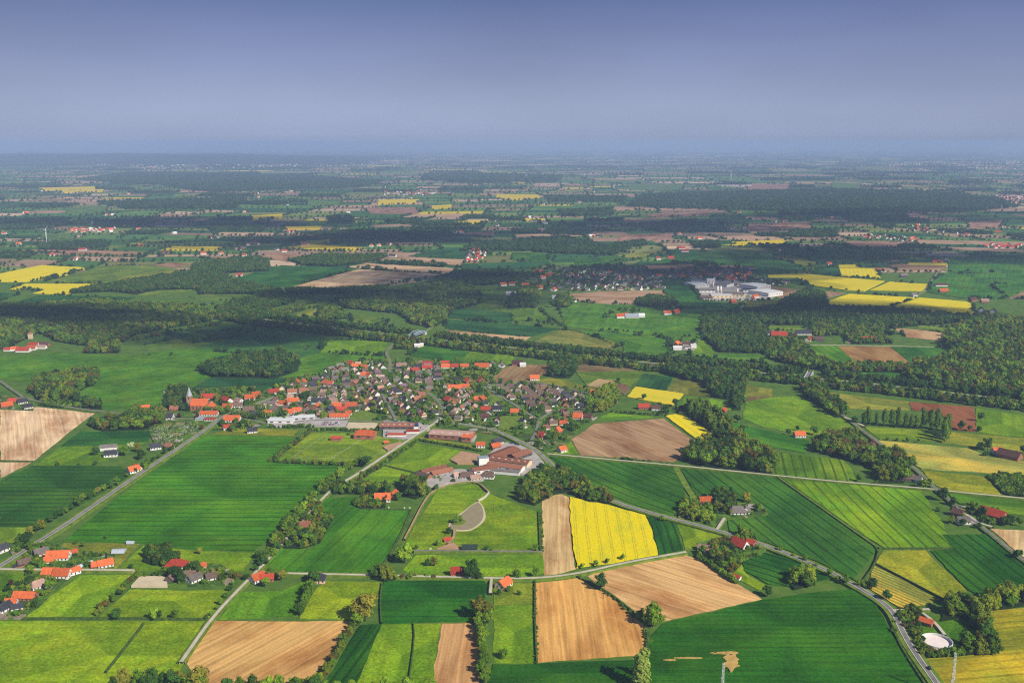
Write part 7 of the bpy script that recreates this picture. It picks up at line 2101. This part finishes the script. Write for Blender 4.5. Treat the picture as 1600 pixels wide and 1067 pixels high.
# ---------------------------------------------------------------- cars
def car_at(x, y, ang, col, label, group=None, z=None):
    rt = link('parked_car' if group else 'car', None, loc=(x, y, z if z is not None else 2.2), rz=ang); tag(rt, label, 'car', group)
    if 'car_body' not in _mesh_cache:
        m = MB()
        prof = [(-2.15, .35), (2.15, .35), (2.2, .75), (1.2, .92), (.55, 1.42), (-1.3, 1.45), (-2.0, .95), (-2.2, .8)]
        nn = len(prof)
        m.v = [(px_, -.88, pz) for px_, pz in prof] + [(px_, .88, pz) for px_, pz in prof]
        m.f = [tuple(range(nn)), tuple(range(2 * nn - 1, nn - 1, -1))] + [(i, nn + i, nn + (i + 1) % nn, (i + 1) % nn) for i in range(nn)]
        _mesh_cache['car_body'] = m.mesh('car_body', M['paint'])
        m = MB(); m.tube((0, -.1, 0), (0, .1, 0), .34, .34, 10); _mesh_cache['car_wheel'] = m.mesh('car_wheel', M['bark'])
        m = MB(); m.quad((.62, -.8, 1.38), (1.2, -.8, .96), (1.2, .8, .96), (.62, .8, 1.38)); m.quad((-1.36, .8, 1.43), (-1.95, .8, 1.0), (-1.95, -.8, 1.0), (-1.36, -.8, 1.43))
        for s in (-.9, .9):
            m.quad((-1.4, s, 1.0), (.9, s, 1.0), (.5, s, 1.36), (-1.2, s, 1.38))
        _mesh_cache['car_glass'] = m.mesh('car_glass', M['glass'])
    link('body', _mesh_cache['car_body'], rt, color=col)
    g = link('glazing', _mesh_cache['car_glass'], rt); g.location = (0.02, 0, 0.02)
    for sx in (-1.35, 1.35):
        for sy in (-.82, .82):
            link('wheel', _mesh_cache['car_wheel'], rt, loc=(sx, sy, .34))
    return rt


p = G(1449, 1049); q = G(1456, 1060)
car_at(p.x + 1.3, p.y, math.atan2(q.y - p.y, q.x - p.x), (0.01, 0.01, 0.012), 'black car driving on the main road near the bottom edge', z=2.6)
CCOL = [(0.7, 0.7, 0.7), (0.05, 0.05, 0.06), (0.35, 0.36, 0.38), (0.4, 0.03, 0.03), (0.04, 0.07, 0.2), (0.75, 0.75, 0.74)]
CW = ['silver', 'black', 'grey', 'red', 'blue', 'white']
for (ax, ay), (bx, by), n, where in (((505, 663), (532, 663), 14, 'on the dealer lot left of the sand ground'), ((503, 666), (530, 666), 13, 'in the near line of the dealer lot'), ((602, 677), (612, 680), 5, 'on the supermarket car park'), ((655, 668), (664, 674), 6, 'right of the solar annex'), ((795, 694), (812, 698), 7, 'along the upper edge of the brickworks yard')):
    A, B = G(ax, ay), G(bx, by)
    d = math.atan2(B.y - A.y, B.x - A.x) + math.pi / 2
    for i in range(n):
        if rnd.random() < 0.12:
            continue
        t = (i + .5) / n; k = rnd.randrange(6)
        car_at(A.x + (B.x - A.x) * t, A.y + (B.y - A.y) * t, d + rnd.uniform(-.05, .05), CCOL[k], '%s car, %s from the left %s' % (CW[k], ORD[i], where), 'cars parked ' + where)

# pale greenhouses of the lower left hamlet
def greenhouse(px, py, L, W, ang, label):
    p = G(px, py)
    rt = link('greenhouse', None, loc=(p.x, p.y, 0.9), rz=R(ang)); tag(rt, label, 'greenhouse')
    m = MB(); k = 8
    for i in range(k):
        a, b = math.pi * i / k, math.pi * (i + 1) / k
        m.quad((-L / 2, W / 2 * math.cos(a), 2.6 * math.sin(a)), (-L / 2, W / 2 * math.cos(b), 2.6 * math.sin(b)), (L / 2, W / 2 * math.cos(b), 2.6 * math.sin(b)), (L / 2, W / 2 * math.cos(a), 2.6 * math.sin(a)))
    for s in (-1, 1):
        n_ = len(m.v); m.v += [(s * L / 2, W / 2 * math.cos(math.pi * i / k), 2.6 * math.sin(math.pi * i / k)) for i in range(k + 1)]; m.f.append(tuple(range(n_, n_ + k + 1)))
    link('cover', m.mesh('greenhouse_cover', M['metal']), rt, color=(0.38, 0.42, 0.48))
    for i in range(5):
        x = -L / 2 + L * i / 4
        m = MB()
        for j in range(k):
            a, b = math.pi * j / k, math.pi * (j + 1) / k
            m.tube((x, (W / 2 + .06) * math.cos(a), 2.66 * math.sin(a)), (x, (W / 2 + .06) * math.cos(b), 2.66 * math.sin(b)), .07, .07, 4, False)
        link('hoop', m.mesh('greenhouse_hoop', M['metal']), rt, color=(0.4, 0.4, 0.4))


greenhouse(144, 880, 30, 4.5, 55, 'long pale tunnel greenhouse beside the lane end')
greenhouse(186, 863, 12, 9, 5, 'square pale greenhouse at the allotment end')
greenhouse(204, 850, 7, 4, 0, 'small white greenhouse at the far allotment corner')

# gravestones of the cemetery
gs = MB(); cem = gp([(235, 670), (306, 658), (314, 668), (262, 696), (244, 690)])
cx0, cx1 = min(a for a, b in cem), max(a for a, b in cem); cy0, cy1 = min(b for a, b in cem), max(b for a, b in cem)
for i in range(900):
    x, y = rnd.uniform(cx0, cx1), rnd.uniform(cy0, cy1)
    if inside(x, y, cem):
        gs.box(x - .45, x + .45, y - .12, y + .12, 0.5, 1.9 + rnd.uniform(-.3, .3))
        gs.box(x - .6, x + .6, y - 2.0, y - .2, 0.5, 1.05)
tag(link('gravestones', gs.mesh('gravestones', M['wall']), color=(0.45, 0.40, 0.34)), 'rows of pale gravestones in the cemetery by the church', kind='stuff')

# ---------------------------------------------------------------- clouds above and beyond the frame, shading part of the plain
def mat_cloud():
    t = NT('cloud')
    t.bsdf.inputs['Base Color'].default_value = (0.85, 0.85, 0.87, 1)
    tr = t.n.new('ShaderNodeBsdfTransparent')
    mx = t.n.new('ShaderNodeMixShader')
    v = t.remap(t.noise(t.tc.outputs['Object'], 0.006, 5, 0.6), 0.36, 0.60, 0.05, 0.40)
    t.put(v, mx.inputs[0])
    t.l.new(tr.outputs[0], mx.inputs[1]); t.l.new(t.bsdf.outputs[0], mx.inputs[2])
    t.l.new(mx.outputs[0], t.n['Material Output'].inputs['Surface'])
    return t.m


MC = mat_cloud()
CLOUD_Z = 1500.0


def cloud(px, py, wx, wy, seed):
    """a flat-bottomed cloud whose shade falls on the ground round (px, py)"""
    g = G(px, py)
    k = CLOUD_Z / SUN_DIR.z
    cx, cy = g.x + SUN_DIR.x * k, g.y + SUN_DIR.y * k
    r = random.Random(seed)
    bm = bmesh.new()
    for i in range(11):
        a = r.uniform(0, 6.28); q = math.sqrt(r.uniform(0, 1)) * 0.75
        s = r.uniform(0.28, 0.5)
        mt = Matrix.Translation((math.cos(a) * q * wx, math.sin(a) * q * wy, r.uniform(0, 60))) @ Matrix.Diagonal((wx * s, wy * s, 90 * s + 60, 1))
        bmesh.ops.create_icosphere(bm, subdivisions=3, radius=1.0, matrix=mt)
    for v in bm.verts:
        if v.co.z < -20:
            v.co.z = -20 + (v.co.z + 20) * 0.15
    me = bpy.data.meshes.new('cloud'); bm.to_mesh(me); bm.free(); me.materials.append(MC)
    for p_ in me.polygons:
        p_.use_smooth = True
    o = link('cloud', me, loc=(cx, cy, CLOUD_Z))
    tag(o, kind='stuff', label='fair-weather cloud drifting above the plain')


for i, c in enumerate(((380, 525, 300, 110), (640, 470, 420, 200), (930, 435, 800, 330), (1330, 492, 420, 120), (90, 500, 300, 110), (1500, 400, 900, 420), (560, 375, 1000, 380), (1040, 355, 1000, 420), (220, 350, 1100, 480), (1380, 340, 1200, 500))):
    cloud(*c, seed=100 + i)

# ---------------------------------------------------------------- haze: even pale air from just below the ground to just above the camera
hz = bpy.data.materials.new('haze'); hz.use_nodes = True
hn, hl = hz.node_tree.nodes, hz.node_tree.links
hn.clear()
ho = hn.new('ShaderNodeOutputMaterial'); hv = hn.new('ShaderNodeVolumePrincipled')
hv.inputs['Color'].default_value = (0.45, 0.60, 0.95, 1)
hv.inputs['Density'].default_value = 0.000071
hv.inputs['Anisotropy'].default_value = 0.0
hl.new(hv.outputs['Volume'], ho.inputs['Volume'])
try:
    hz.cycles.homogeneous_volume = True
except Exception:
    pass
HB = G_SIZE + 4000
tag(link('haze', MB().box(-HB, HB, -4000, HB, -1.0, CAM_H + 25).mesh('haze', hz)), kind='stuff', label='pale blue haze thickening toward the horizon')
